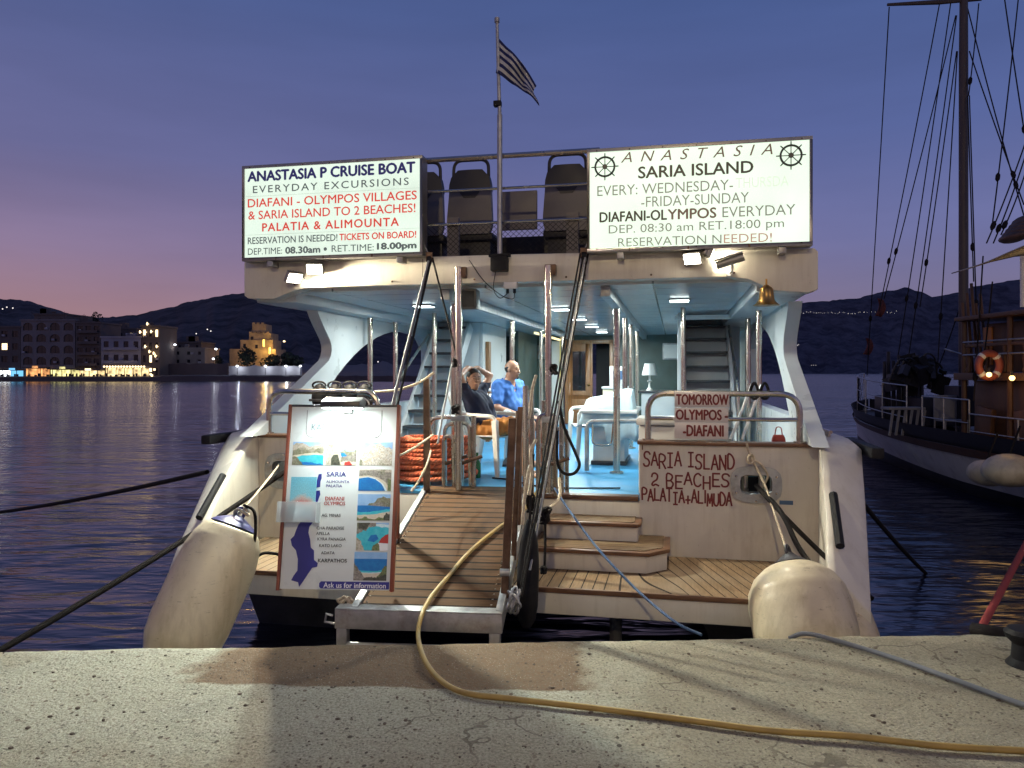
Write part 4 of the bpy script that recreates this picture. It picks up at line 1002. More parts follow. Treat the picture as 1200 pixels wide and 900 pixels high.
V = Vector
def head(f, c, yaw, pitch=0, roll=0, k=.012, wide=1.0):
    """skull, jaw, face features round the head centre c"""
    Rm = (Matrix.Rotation(yaw, 3, 'Z') @ Matrix.Rotation(pitch, 3, 'Y') @ Matrix.Rotation(roll, 3, 'X'))
    c = V(c); P = lambda x, y, z: c + Rm @ V((x, y, z))
    f.ell(P(-.012, 0, .028), (.098, .077 * wide, .092), k, Rm); f.ell(P(.022, 0, -.045), (.068, .060 * wide, .078), .03, Rm)
    f.ell(P(.055, 0, -.093), (.026, .030, .022), .03, Rm)                                       # chin
    f.cone(P(.088, 0, .012), P(.110, 0, -.028), .008, .014, .012)                               # nose
    f.ell(P(.104, 0, -.030), (.013, .018, .010), .01, Rm)
    for s_ in (-1, 1):
        f.ell(P(.062, s_ * .040, -.020), (.024, .022, .022), .02, Rm)                           # cheek
        f.cone(P(.082, s_ * .014, .024), P(.070, s_ * .048, .022), .010, .008, .012)            # brow
        f.ell(P(.094, s_ * .032, .004), (.014, .017, .011), .008, Rm, cut=True)                 # eye socket
        f.ell(P(.074, s_ * .032, .003), (.013, .015, .011), .004, Rm)                           # eyeball
        f.ell(P(-.004, s_ * .080 * wide, -.008), (.022, .010, .032), .008, Rm)                  # ear
    f.cone(P(.085, -.020, -.062), P(.085, .020, -.062), .008, .008, .008)                       # lips
    f.cone(P(.083, -.017, -.073), P(.083, .017, -.073), .008, .008, .008)
    f.cone(P(.094, -.018, -.0675), P(.094, .018, -.0675), .0025, .0025, .004, cut=True)
    return P, Rm
def hand(f, wrist, tip, palm_n, s=1, curl=.5, size=1.0):
    """palm, four unequal bent fingers and a thumb; tip = direction of the fingers, palm_n = out of the palm"""
    w = V(wrist); t = V(tip).normalized(); nrm = V(palm_n); nrm = (nrm - t * nrm.dot(t)).normalized(); side = t.cross(nrm) * s
    f.cone(w, w + t * .03 * size, .024, .026, .02)
    for q in (-.028, -.010, .010, .027): f.cone(w + t * .02 + side * q * .6, w + t * .082 * size + side * q, .014, .0125, .012)
    for q, L in ((-.030, .058), (-.010, .072), (.011, .078), (.030, .070)):
        b = w + t * .085 * size + side * q; d1 = (t + nrm * curl * .6).normalized(); m_ = b + d1 * L * .55 * size; d2 = (t + nrm * curl * 1.8).normalized()
        f.cone(b, m_, .0105, .0095, .006); f.cone(m_, m_ + d2 * L * .5 * size, .0095, .008, .006)
    b = w + t * .025 + side * .026; m_ = b + (t * .6 + side * .75 + nrm * .3).normalized() * .045; f.cone(b, m_, .014, .0115, .012); f.cone(m_, m_ + (t + nrm * .45 + side * .1).normalized() * .034, .0115, .009, .006)

M['lips'] = pmat('lips', (.34, .12, .09), .5)
def face_bits(P, Rm, parent, lips='lips'):
    for s_ in (-1, 1):
        MB().ball(P(.0845, s_ * .032, .003), .0065, 8, 6).build('eye', 'glassdark', parent)
        MB().tube([P(.0935, s_ * .016, .0265), P(.0905, s_ * .034, .0315), P(.078, s_ * .052, .026)], [.0035, .0045, .002], 6).build('eyebrow', 'hair', parent)
    MB().tube([P(.0905, -.022, -.0665), P(.0965, 0, -.0655), P(.0905, .022, -.0665)], [.003, .0048, .003], 6).build('lips', lips, parent)

# the person with the raised arms
def make_woman():
    yaw = R(-16)
    t = thing('person', 'person in navy shirt and tan shorts leaning back, both hands on the head', 'person', (-.58, 1.30, 0), yaw, boat=True); t.scale = (.95, .95, .95)
    f = SDF((-.55, -.52, 0), (.85, .52, 1.40), .008)
    neck, hc = V((-.215, 0, .965)), V((-.205, 0, 1.085))
    def torso(g, e=0):
        g.ell((.0, 0, .52), (.135 + e, .165 + e, .11 + e), .03); g.cone((-.03, -.06, .54), (-.15, -.07, .80), .105 + e, .115 + e, .05); g.cone((-.03, .06, .54), (-.15, .07, .80), .105 + e, .115 + e, .05)
        g.cone((-.205, -.135, .90), (-.205, .135, .90), .058 + e, .058 + e, .06)
        for s_ in (-1, 1): g.ell((-.08, s_ * .075, .77), (.06 + e, .062 + e, .062 + e), .05)
    torso(f); f.cone(neck - V((0, 0, .07)), hc - V((.015, 0, .05)), .056, .050, .03)
    P, Rm = head(f, hc, R(-40), R(-2), R(-6))
    legs = {}
    for s_ in (-1, 1):
        sh = V((-.205, s_ * .165, .91)); el = V((-.19, s_ * .335, 1.125)); wr = V((-.225, s_ * .115, 1.215))
        f.cone(sh, el, .052, .040, .03); f.cone(el, wr, .040, .027, .02)
        hand(f, wr, (-.25, -s_ * .9, -.05 * s_), (.1, 0, -1), -s_, .35)
        kn = V((.44, s_ * .10 - .02, .56 + .04 * (s_ < 0))); an = V((.50 - .12 * (s_ > 0), s_ * .10, .10)); legs[s_] = (kn, an)
        f.cone((.02, s_ * .095, .52), kn, .092, .062, .03); f.cone(kn, an.lerp(kn, .62), .058, .056, .02); f.cone(an.lerp(kn, .62), an, .056, .038, .02)
        f.cone(an - V((.03, 0, .045)), an + V((.06, 0, -.06)), .038, .034, .02); f.cone(an + V((.05, 0, -.06)), an + V((.17, s_ * .02, -.075)), .034, .024, .02)
    f.build('body', 'skin', t)
    g = SDF((-.52, -.40, .40), (.3, .40, 1.05), .008); torso(g, .014)
    for s_ in (-1, 1): g.cone((-.205, s_ * .15, .91), (-.198, s_ * .275, 1.05), .068, .060, .03)
    g.cone((-.215, 0, .985), (-.205, 0, 1.06), .063, .066, .01, cut=True); g.clip((0, 0, .50), (.45, 0, -.9))
    g.wrinkle(.0035, 1); g.build('shirt', 'navyshirt', t)
    g = SDF((-.25, -.3, .38), (.6, .3, .75), .008); g.ell((0, 0, .515), (.155, .182, .125), .03)
    for s_ in (-1, 1): g.cone((.0, s_ * .095, .52), legs[s_][0], .112, .088, .04)
    g.clip((.36, 0, .5), (1, 0, .1)); g.clip((-.02, 0, .60), (-.4, 0, .9)); g.wrinkle(.006, 3); g.build('shorts', 'tanshorts', t)
    hr = SDF((-.45, -.18, .9), (.05, .18, 1.26), .007)
    hr.ell(P(-.020, 0, .036), (.103, .084, .094), .02, Rm); hr.ell(P(-.07, 0, -.02), (.05, .07, .08), .03, Rm)
    q = P(.052, 0, .044); nn = Rm @ V((1, 0, -.75)); hr.clip(q, nn.normalized()); hr.build('hair', 'hair', t)
    face_bits(P, Rm, t)
    return t
def make_man():
    yaw = R(-28)
    t = thing('person', 'bald man in a blue polo shirt sitting behind the reclining person, wearing a wristwatch', 'person', (-.57, 2.35, 0), yaw, boat=True); t.scale = (.92, .92, .91)
    f = SDF((-.35, -.5, 0), (.85, .5, 1.46), .008)
    hc = V((.035, .0, 1.255))
    def torso(g, e=0):
        g.ell((.0, 0, .54), (.17 + e, .19 + e, .13 + e), .03); g.ell((.075, 0, .70), (.175 + e, .175 + e, .16 + e), .07)
        g.cone((.0, -.08, .62), (-.03, -.095, .94), .13 + e, .125 + e, .06); g.cone((.0, .08, .62), (-.03, .095, .94), .13 + e, .125 + e, .06)
        g.cone((-.04, -.17, 1.035), (-.04, .17, 1.035), .070 + e, .070 + e, .07)
    torso(f); f.cone((-.03, 0, 1.05), hc - V((.02, 0, .05)), .072, .064, .04)
    P, Rm = head(f, hc, R(8), R(3), 0, wide=1.06)
    legs = {}; wrs = {}
    for s_ in (-1, 1):
        sh = V((-.04, s_ * .21, 1.035)); el = V((-.01, s_ * .335, .76)) if s_ > 0 else V((.04, -.33, .75)); wr = V((.19, .20, .635)) if s_ > 0 else V((.27, -.17, .66)); wrs[s_] = (el, wr)
        f.cone(sh, el, .066, .050, .03); f.cone(el, wr, .050, .032, .02); hand(f, wr, V((.75, -s_ * .45, -.32)), (.2, 0, -1), s_, .5, 1.06)
        kn = V((.46, s_ * .15, .54)); an = V((.44, s_ * .14, .10)); legs[s_] = kn
        f.cone((.02, s_ * .11, .53), kn, .105, .070, .03); f.cone(kn, an.lerp(kn, .62), .066, .064, .02); f.cone(an.lerp(kn, .62), an, .064, .042, .02)
        f.cone(an - V((.03, 0, .04)), an + V((.07, 0, -.06)), .042, .038, .02); f.cone(an + V((.06, 0, -.06)), an + V((.19, s_ * .02, -.07)), .038, .028, .02)
    f.build('body', 'skin2', t)
    g = SDF((-.35, -.46, .42), (.45, .46, 1.17), .008); torso(g, .014)
    for s_ in (-1, 1):
        el = wrs[s_][0]; sh = V((-.04, s_ * .21, 1.035)); g.cone(sh, sh.lerp(el, .72), .084, .076, .04)
    g.cone((.0, 0, 1.10), (.09, 0, .95), .074, .012, .01, cut=True); g.ell((-.02, 0, 1.13), (.085, .09, .06), .01, cut=True); g.clip((0, 0, .49), (0, 0, -1))
    g.wrinkle(.003, 2); g.build('polo_shirt', 'bluepolo', t)
    cl = MB()
    for s_ in (-1, 1):
        secs = []
        for i in range(7):
            q = i / 6; a = R(-100 + 100 * q); p = V((-.03 + .088 * math.cos(a * .0 + R(180 - 180 * q)) * 1.0, s_ * .092 * math.sin(R(180 - 180 * q)) ** .8, 1.115 - .055 * q ** 1.5)) if 0 < q < 1 else V((-.03 + (-.088 if q == 0 else .10), s_ * .002, 1.125 if q == 0 else 1.0))
            secs.append([p, p + V((.004, s_ * .012, .022)), p + V((.008, s_ * .030, -.018)), p + V((.004, s_ * .022, -.03))])
        cl.loft(secs)
    cl.build('collar', 'bluepolo', t)
    g = SDF((-.25, -.32, .38), (.6, .32, .75), .008); g.ell((0, 0, .535), (.19, .208, .14), .03)
    for s_ in (-1, 1): g.cone((.0, s_ * .11, .53), legs[s_], .125, .092, .04)
    g.clip((.40, 0, .5), (1, 0, .1)); g.clip((-.02, 0, .60), (0, 0, 1)); g.build('shorts', 'darkshorts', t)
    el, wr = wrs[-1]; d = (wr - el).normalized(); c = el.lerp(wr, .90)
    MB().cyl(c - d * .012, c + d * .012, .037, n=16).build('wristwatch', 'steel', t)
    hr = SDF((-.2, -.16, 1.10), (.16, .16, 1.38), .007)
    hr.ell(P(-.014, 0, .020), (.101, .0835, .088), .02, Rm); nn = Rm @ V((1, 0, -.2)); hr.clip(P(-.01, 0, 0), nn.normalized()); nn = Rm @ V((-.25, 0, 1)); hr.clip(P(0, 0, .045), nn.normalized())
    hr.build('hair', 'seatdark', t)
    face_bits(P, Rm, t)
    return t
make_woman(); make_man()
# ------------------------------------------------------------------ sign boxes on the roof
M['box_w'] = emat('lit_sign_panel', (.78, .94, .80), 1.0, .16, 2.6)
M['box_w2'] = emat('lit_sign_panel_bright', (.76, .93, .76), 1.15, .14, 2.2)
M['t_navy'] = emat('sign_navy', (.05, .05, .22), .35); M['t_grey'] = emat('sign_grey', (.16, .19, .19), .5); M['t_red'] = emat('sign_red', (.68, .07, .05), .85)
M['t_dark'] = emat('sign_black', (.045, .045, .035), .4); M['t_soft'] = emat('sign_soft_grey', (.24, .25, .21), .75); M['t_brown'] = emat('sign_brown', (.16, .10, .075), .6); M['t_rosy'] = emat('sign_faded_red', (.50, .30, .24), .8)
M['t_ghost'] = emat('sign_ghost', (.66, .77, .62), 1.0); M['t_seam'] = emat('sign_seam', (.46, .55, .45), .8)
def sign_box(label, u0, u1, w0, w1, v, mat):
    t = thing('sign_box', label, 'sign', ((u0 + u1) / 2, v, w0), 0, boat=True); W = u1 - u0; H = w1 - w0
    MB().lim((-W / 2 + .012, -.006, .012), (W / 2 - .012, .1, H - .012)).build('lit_panel', mat, t)
    fr = MB().lim((-W / 2 - .012, -.02, -.02), (W / 2 + .012, .13, .012)).lim((-W / 2 - .012, -.02, H - .012), (W / 2 + .012, .13, H + .015)).lim((-W / 2 - .012, -.02, .012), (-W / 2 + .012, .13, H - .012)).lim((W / 2 - .012, -.02, .012), (W / 2 + .012, .13, H - .012))
    fr.lim((-W / 2, .1, 0), (W / 2, .128, H))
    fr.build('frame', 'signframe', t, .003)
    sc0 = 0
    for k in range(7):
        for z in (.004, H - .004): MB().ball((-W * .46 + k * W * .92 / 6, -.0205, z), .006, 8, 5).build('frame_screw', 'rust', t)
    for k in range(3): x = (-.31 + .27 * k) * W; MB().lim((x, -.0208, -.019), (x + .008 + .004 * k, -.0200, .008)).build('rust_run', 'rust', t)
    for x in (-W * .35, W * .38): MB().lim((x - .03, .0, -.075), (x + .03, .12, -.021)).build('bracket', 'galv', t, .004)
    def line(txt, f0, f1, a, b, m, **k): text_obj(txt, 'lettering', m, t, -W / 2 + f0 * W, -W / 2 + f1 * W, H * (1 - b), H * (1 - a), -.0085, **k)
    return t, W, H, line
t, W, H, line = sign_box('lit sign box reading ANASTASIA P CRUISE BOAT in navy, red and grey letters', -2.66, -.865, 2.195, 3.075, -.15, 'box_w')
line('ANASTASIA P CRUISE BOAT', .025, .965, .045, .155, 't_navy', heavy=0.0625)
line('EVERYDAY EXCURSIONS', .055, .932, .205, .283, 't_grey', heavy=0.0179, space=1.25)
line('DIAFANI - OLYMPOS VILLAGES', .025, .975, .345, .437, 't_red', heavy=0.0209)
line('& SARIA ISLAND TO 2 BEACHES!', .028, .968, .478, .57, 't_red', heavy=0.0179)
line('PALATIA & ALIMOUNTA', .11, .878, .617, .705, 't_red', heavy=0.0357, space=1.15)
line('RESERVATION IS NEEDED!', .025, .54, .765, .838, 't_grey', heavy=0.0239)
line('TICKETS ON BOARD!', .552, .972, .765, .835, 't_red', heavy=0.0357)
line('DEP.TIME:', .025, .225, .885, .955, 't_grey', heavy=0.00897); line('08.30am', .245, .442, .885, .955, 't_grey', heavy=0.0713)
line('RET.TIME:', .508, .742, .885, .955, 't_grey', heavy=0.00897); line('18.00pm', .762, .972, .88, .965, 't_grey', heavy=0.0713)
MB().cyl((-W / 2 + .472 * W, -.0085, H * .08), (-W / 2 + .472 * W, -.0070, H * .08), .017, n=16).build('dot_mark', 't_grey', t)
for z in (.318, .738): MB().lim((-W / 2 + .02, -.0072, H * (1 - z) - .0015), (W / 2 - .02, -.0062, H * (1 - z) + .0015)).build('panel_seam', 't_seam', t)
t, W, H, line = sign_box('lit sign box reading ANASTASIA SARIA ISLAND between two drawn ship wheels', .665, 2.50, 2.17, 3.035, -.15, 'box_w2')
line('ANASTASIA', .153, .836, .03, .135, 't_brown', shear=.3, space=1.9)
line('SARIA ISLAND', .235, .751, .185, .30, 't_dark', heavy=0.0321)
line('EVERY: WEDNESDAY-', .042, .663, .355, .458, 't_soft')
line('THURSDA', .675, .905, .345, .445, 't_ghost')
line('-FRIDAY-SUNDAY', .248, .733, .485, .588, 't_soft')
line('DIAFANI-OL', .054, .365, .622, .722, 't_dark', heavy=0.0357); line('YMPOS', .37, .588, .622, .722, 't_brown', heavy=0.0357)
line('EVERYDAY', .616, .934, .622, .722, 't_soft')
line('DEP. 08:30 am RET.18:00 pm', .096, .885, .755, .865, 't_soft')
line('RESERVATION N', .14, .612, .888, .975, 't_soft'); line('EEDED!', .622, .833, .888, .975, 't_rosy')
for fx, fz, m in ((.078, .165, 't_dark'), (.915, .155, 't_dark')):
    cx, cz = -W / 2 + fx * W, H * (1 - fz); wh = MB(); Rr = .083
    wh.tube([(cx + Rr * math.cos(R(a)), -.0082, cz + Rr * math.sin(R(a))) for a in range(0, 360, 12)], .0095, 6, closed=True); wh.cyl((cx, -.006, cz), (cx, -.016, cz), .022, n=14)
    for k in range(8):
        a = R(45 * k); d = V((math.cos(a), 0, math.sin(a))); c = V((cx, -.0082, cz)); wh.cyl(c, c + d * Rr, .004, n=5); wh.cyl(c + d * Rr, c + d * .118, .0065, .0045, n=6)
    wh.build('ship_wheel_emblem', m, t)

# ------------------------------------------------------------------ floodlights, camera, horn, boxes on the fascia
def flood(u, w, aim, label, power, lit=True, group=None, s=1.0, tint=(1, .87, .64)):
    t = thing('floodlight', label, 'floodlight', (u, -.10, w), 0, boat=True)
    d = V(aim).normalized(); q = d.to_track_quat('-Z', 'Y').to_matrix()
    body = MB().box((0, 0, .012), (.16 * s, .115 * s, .04), None)
    for i in range(5): body.box((-.06 * s + i * .03 * s, 0, .045), (.006, .10 * s, .03))
    body.xf(q.to_4x4()); body.build('housing', 'signframe', t, .004)
    MB().box((0, 0, -.0105), (.135 * s, .09 * s, .004)).xf(q.to_4x4()).build('glass', 'flood' if lit else 'canvas', t)
    MB().tube(bend([(-.08 * s, 0, .0), (-.08 * s, .06, .0), (.08 * s, .06, .0), (.08 * s, 0, .0)], .02), .006, 6).cyl((0, .055, 0), (0, .085, 0), .012).build('bracket', 'galv', t)
    if power:
        p = BM @ (V((u, -.10, w)) + d * .03); e = lamp('floodlight_beam', 'SPOT', p, power, tint, .05, BM @ (V((u, -.10, w)) + d), 150, .6)
    return t
flood(-2.16, 2.01, (.70, -.42, -.58), 'glaring floodlight under the outer end of the navy and red sign', 620)
flood(-1.95, 2.09, (.25, -.80, -.50), 'second floodlight beside the glaring one, its square front catching light', 620, tint=(.86, 1, .93))
flood(1.55, 2.08, (-.30, -.85, -.55), 'small square floodlight under the ship wheel sign, facing the quay', 200)
flood(1.70, 2.12, (.60, .12, -.25), 'short floodlight tucked against the bottom edge of the ship wheel sign', 22, s=.6)
t = thing('security_camera', 'pale bullet camera hanging below the ship wheel sign', 'camera', (1.86, -.02, 2.02), 0, boat=True)
bd = MB().cyl((-.11, -.10, -.01), (.11, -.13, .055), .034, n=14); bd.build('body', 'signframe', t)
MB().lim((-.12, -.17, .06), (.12, -.07, .068)).xf(Matrix.Rotation(R(-16), 4, 'Y')).build('hood', 'whiteplastic', t)
MB().tube([(0, 0, -.06), (.02, -.05, -.06), (.02, -.11, .0)], .012, 8).cyl((0, -.001, -.06), (0, -.02, -.06), .03).build('mount', 'whiteplastic', t)
bell = MB().lathe((2.16, -.06, 1.80), (0, 0, -1), [(-.03, .02), (0, .06), (.02, .075), (.09, .082), (.15, .095), (.19, .125), (.21, .155), (.213, .15), (.16, .08), (.1, .06)], 28)
bell.cyl((2.16, -.06, 1.80), (2.16, -.06, 1.90), .012)
bell.xf(BM @ Matrix.Translation((2.16, -.06, 1.88)) @ Matrix.Scale(.72, 4) @ Matrix.Translation((-2.16, .06, -1.88))); single(bell, 'ship_bell', 'brass', 'brass bell hanging from the roof corner beside the sloping wing', 'bell')
t = thing('loudspeaker', 'black loudspeaker hanging under the roof behind the twin poles', 'speaker', (-.52, .18, 1.70), 0, boat=True)
MB().lim((-.10, -.07, 0), (.10, .09, .19)).build('cabinet', 'darkplastic', t, .012); MB().lim((-.085, -.073, .02), (.085, -.0705, .17)).build('grille', 'black', t); MB().lim((-.03, -.01, .19), (.03, .03, .2)).build('bracket', 'galv', t)
t = thing('junction_box', 'white junction box hanging by its wires under the fascia', 'electrical box', (-.05, -.06, 1.82), 0, boat=True)
MB().lim((-.06, -.03, .04), (.06, .03, .10)).build('box', 'whiteplastic', t, .008)
for x in (-.03, .035): MB().cyl((x, 0, .0), (x, 0, .04), .014).build('cable_gland', 'black', t)
MB().tube(spline([(.035, 0, .0), (.02, 0, -.05), (-.08, 0, -.02), (-.25, .0, .12), (-.40, .04, .32)], 6), .004, 5).build('wire', 'black', t)
MB().tube(spline([(-.03, 0, .0), (-.10, 0, -.04), (-.16, 0, .05), (-.13, .0, .25), (-.12, .05, .33)], 6), .004, 5).build('wire', 'black', t)
t = thing('flagpole', 'tall steel flagpole on the fascia with a drooping striped blue and white flag', 'flagpole', (-.15, -.07, 2.02), 0, boat=True)
MB().cyl((0, 0, .1), (0, 0, 1.42), .024, n=10).cyl((0, 0, 1.4), (-.025, 0, 2.26), .018, .015, n=10).cyl((-.025, 0, 2.26), (-.025, 0, 2.30), .024, n=10).build('pole', 'galv', t)
MB().lim((-.075, -.06, .0), (.075, .05, .13)).lim((-.10, -.03, .13), (.10, .03, .16)).build('foot_clamp', 'black', t, .01)
MB().box((-.02, 0, 1.52), (.07, .06, .05)).build('pole_clamp', 'black', t, .008)
def flag_mat():
    m, n, l, b = newmat('striped_flag'); u = n.new('ShaderNodeUVMap'); s = n.new('ShaderNodeSeparateXYZ'); l.new(u.outputs[0], s.inputs[0])
    st = mth(n, l, 'LESS_THAN', mth(n, l, 'FRACT', mth(n, l, 'MULTIPLY', s.outputs[1], 4.5)), .5)
    l.new(mixnode(n, l, st, (.42, .42, .44), (.008, .014, .085)), b.inputs['Base Color']); b.inputs['Roughness'].default_value = .85; return m
nu, nv = 22, 14; vs = []; uv = []
for i in range(nu + 1):
    for j in range(nv + 1):
        a, q = i / nu, j / nv      # a along the fly, q down the hoist
        x = .005 + .35 * a + .02 * math.sin(q * 5 + a * 3) * a; z = 2.12 - .32 * q * (1 - .15 * a) - .36 * a - .10 * a * a + .10 * q * a
        y = .055 * math.sin(a * 9 + q * 4) * a ** .5 + .04 * math.sin(a * 16 - q * 3) * a
        if q > .6: x -= .05 * (q - .6) * (1 - a)
        vs.append((x - .02, y, z)); uv.append((a, 1 - q))
fs = [(i * (nv + 1) + j, (i + 1) * (nv + 1) + j, (i + 1) * (nv + 1) + j + 1, i * (nv + 1) + j + 1) for i in range(nu) for j in range(nv)]
me = bpy.data.meshes.new('flag'); me.from_pydata(vs, [], fs); ul = me.uv_layers.new(name='UVMap')
for lp in me.loops: ul.data[lp.index].uv = uv[lp.vertex_index]
for p in me.polygons: p.use_smooth = True
o = bpy.data.objects.new('flag', me); COL.objects.link(o); me.materials.append(flag_mat()); o.parent = t
so2 = o.modifiers.new('thick', 'SOLIDIFY'); so2.thickness = .003

# ------------------------------------------------------------------ lamps under the deck roof
leds = [(.02, 2.6), (.02, 4.4), (.02, 6.2), (.02, 8.0), (1.45, 1.7), (-1.5, 1.8)]
for i, (u, v) in enumerate(leds):
    vis = i < 4
    t = thing('ceiling_light', ['square white ceiling light nearest the open end of the deck', 'second white ceiling light above the middle of the deck', 'third white ceiling light towards the wooden door', 'last white ceiling light in front of the wooden door', 'ceiling light above the open deck beside the ship bell', 'ceiling light above the coil of orange rope'][i], 'ceiling light', (u, v, 1.872), 0, 'lights under the deck roof', boat=True)
    s = .10
    MB().lim((-s - .015, -s - .015, .012), (s + .015, s + .015, .0275)).build('frame', 'signframe', t, .003)
    MB().lim((-s, -s, .006), (s, s, .0115)).build('diffuser', 'ledpanel', t)
    lamp('ceiling_light_beam', 'AREA', B(u, v, 1.868), 58 if vis else 34, (.88, 1, .98), .18, B(u, v, 0))

# ------------------------------------------------------------------ furniture on the deck
def plastic_chair(name, label, loc, rz, tone='whiteplastic', group=None):
    t = thing(name, label, 'chair', loc, rz, group, boat=True); T = tone
    MB().loft([[(x, y * (.23 + .02 * x), .42 + .02 * abs(y) ** 2 + .02 * max(0, x) + dz) for y in (-1, -.5, 0, .5, 1)] + [(x, y * (.23 + .02 * x), .40 + .02 * abs(y) ** 2 + .02 * max(0, x)) for y in (1, .5, 0, -.5, -1)] for x, dz in ((-.21, 0), (-.1, -.008), (.1, -.005), (.24, .0))]).build('seat', T, t, .004)
    bk = MB(); n = 9
    for k in range(5):
        y = -.16 + .08 * k; bk.loft([[(-.22 - .15 * q - .03 * (1 - (y / .2) ** 2), y - .028, .42 + .42 * q), (-.22 - .15 * q - .03 * (1 - (y / .2) ** 2), y + .028, .42 + .42 * q), (-.235 - .15 * q - .03 * (1 - (y / .2) ** 2), y + .028, .42 + .42 * q), (-.235 - .15 * q - .03 * (1 - (y / .2) ** 2), y - .028, .42 + .42 * q)] for q in (0, .5, 1)])
    bk.tube(spline([(-.20, -.25, .62), (-.30, -.24, .78), (-.40, -.14, .87), (-.42, 0, .885), (-.40, .14, .87), (-.30, .24, .78), (-.20, .25, .62)], 5), .018, 8)
    bk.build('backrest', T, t, .002)
    for s_ in (-1, 1):
        MB().tube(spline([(-.24, s_ * .245, .70), (-.10, s_ * .27, .655), (.10, s_ * .275, .645), (.21, s_ * .27, .635), (.25, s_ * .26, .58)], 5), [.022] * 20 + [.02], 8).build('armrest', T, t)
        def leg(a, b):
            a = V(a); b = V(b); q = MB()
            q.loft([[p + V((dx * w_, dy * w_, 0)) for dx, dy in ((-1, -1), (1, -1), (1, 1), (-1, 1))] for p, w_ in ((a, .030), (a.lerp(b, .5), .026), (b, .019))]); return q
        leg((.235, s_ * .255, .60), (.27, s_ * .265, .0)).build('leg', T, t, .006); leg((-.22, s_ * .235, .50), (-.30, s_ * .255, .0)).build('leg', T, t, .006)
    return t
plastic_chair('plastic_chair', 'white plastic armchair under the reclining person in navy', (-.60, 1.30, 0), R(-16))
plastic_chair('plastic_chair', 'white plastic armchair under the man in the blue polo shirt', (-.57, 2.36, 0), R(-28))
plastic_chair('plastic_chair', 'white plastic armchair in front of the heap covered with pale cloth', (.38, 3.0, 0), R(200))
# covered table and chair heap at the steel posts
t = thing('covered_table', 'white table heaped with pale blue cloth beside the steel posts', 'table', (.62, 2.7, 0), 0, boat=True)
MB().lim((-.30, -.5, .62), (.35, .7, .66)).build('table_top', 'whiteplastic', t, .01)
MB().lim((-.18, -.35, .02), (.20, .45, .62)).build('pedestal', 'whiteplastic', t, .02); MB().lim((-.2, -.38, 0), (.22, .48, .05)).build('base', 'darkplastic', t, .01)
cl = []
for i in range(25):
    row = []
    for j in range(15):
        a, q = i / 24, j / 14; x = -.36 + .72 * a; y = -.50 + 1.0 * q; z = .74 + .22 * a * math.exp(-((q - .5) / .35) ** 2) + .05 * noise.noise(V((a * 5, q * 5, 1)))
        e = max(abs(a - .5), abs(q - .5)) * 2
        if e > .8: z = .685 - (e - .8) * (1.1 if a < .5 else 1.9) * (1 + .4 * noise.noise(V((a * 4, q * 4, 7))))
        row.append((x + .03 * noise.noise(V((a * 6, q * 6, 3))), y, z))
    cl.append(row)
c_ = MB().loft(cl, closed=False, cap=False); c_.xf(BM @ Matrix.Translation((.62, 2.7, 0)))
o = single(c_, 'pale_cloth', 'towel', 'crumpled pale blue cloth thrown over the white table', 'cloth', smooth=80); o.modifiers.new('thick', 'SOLIDIFY').thickness = .01
t = thing('barrier_frame', 'low grey metal barrier frame standing around the white table', 'barrier', (.75, 1.62, 0), 0, boat=True)
MB().tube(bend([(-.30, 0, .02), (-.30, 0, .56), (.42, 0, .58), (.42, 0, .30)], .08), .026, 10).build('frame', 'galv', t); MB().tube(bend([(-.24, .02, .56), (-.24, .02, .30), (-.03, .02, .30), (-.01, .02, .56)], .06), .010, 8).build('inner_bar', 'steel', t)
# storage chest behind the starboard bulwark
t = thing('storage_chest', 'white storage chest behind the bulwark next to the TOMORROW sign', 'chest', (1.48, .42, 0), 0, boat=True)
MB().lim((-.40, -.22, 0), (.30, .25, .62)).build('box', 'whiteplastic', t, .02); MB().lim((-.42, -.24, .625), (.32, .27, .69)).build('lid', 'whiteplastic', t, .015)
# bar counter with lamp
t = thing('bar_counter', 'pale bar counter with a dark top in front of the green wall', 'counter', (1.10, 6.6, 0), 0, boat=True)
MB().lim((-.25, -.4, 0), (1.1, .4, .76)).build('front', 'gelside', t, .01); MB().lim((-.28, -.44, .762), (1.12, .44, .80)).build('counter_top', 'darkplastic', t, .006)
t = thing('table_lamp', 'small white table lamp standing on the bar counter', 'lamp', (.98, 6.4, .80), 0, boat=True)
MB().lathe((0, 0, 0), (0, 0, 1), [(0, .06), (.02, .05), (.05, .02), (.14, .018), (.16, .045), (.18, .018), (.30, .016)], 16).build('stem', 'whiteplastic', t); MB().lathe((0, 0, .26), (0, 0, 1), [(0, .13), (.20, .085)], 20).build('lamp_shade', 'paper', t)
for u, w, nm in ((1.35, 1.38, 'pale picture frame on the dark green wall above the bar'),):
    t = thing('picture_frame', nm, 'picture', (u, 9.46, w), 0, boat=True); MB().lim((-.20, 0, 0), (.20, .035, .34)).build('frame', 'galv', t, .006); MB().lim((-.17, -.004, .03), (.17, -.001, .31)).build('print', 'paper', t)
t = thing('service_box', 'pale box with a blue label on the small counter by the door', 'box', (.40, 7.0, .86), 0, boat=True)
MB().lim((-.14, -.1, 0), (.14, .1, .36)).build('box', 'gelside', t, .01); MB().lim((-.08, -.104, .12), (.10, -.101, .28)).build('label', 'bluehose', t)
t = thing('small_counter', 'low pale counter standing by the open cabin door', 'counter', (.40, 7.0, 0), 0, boat=True); MB().lim((-.25, -.22, 0), (.25, .3, .82)).build('front', 'canvas', t, .01); MB().lim((-.27, -.24, .822), (.27, .32, .857)).build('counter_top', 'gelside', t, .006)
bt = MB().lathe((0, 0, 0), (0, 0, 1), [(0, .038), (.01, .042), (.15, .042), (.20, .016), (.26, .015), (.265, .018)], 14).xf(BM @ Matrix.Translation((-.63, .95, 0)))
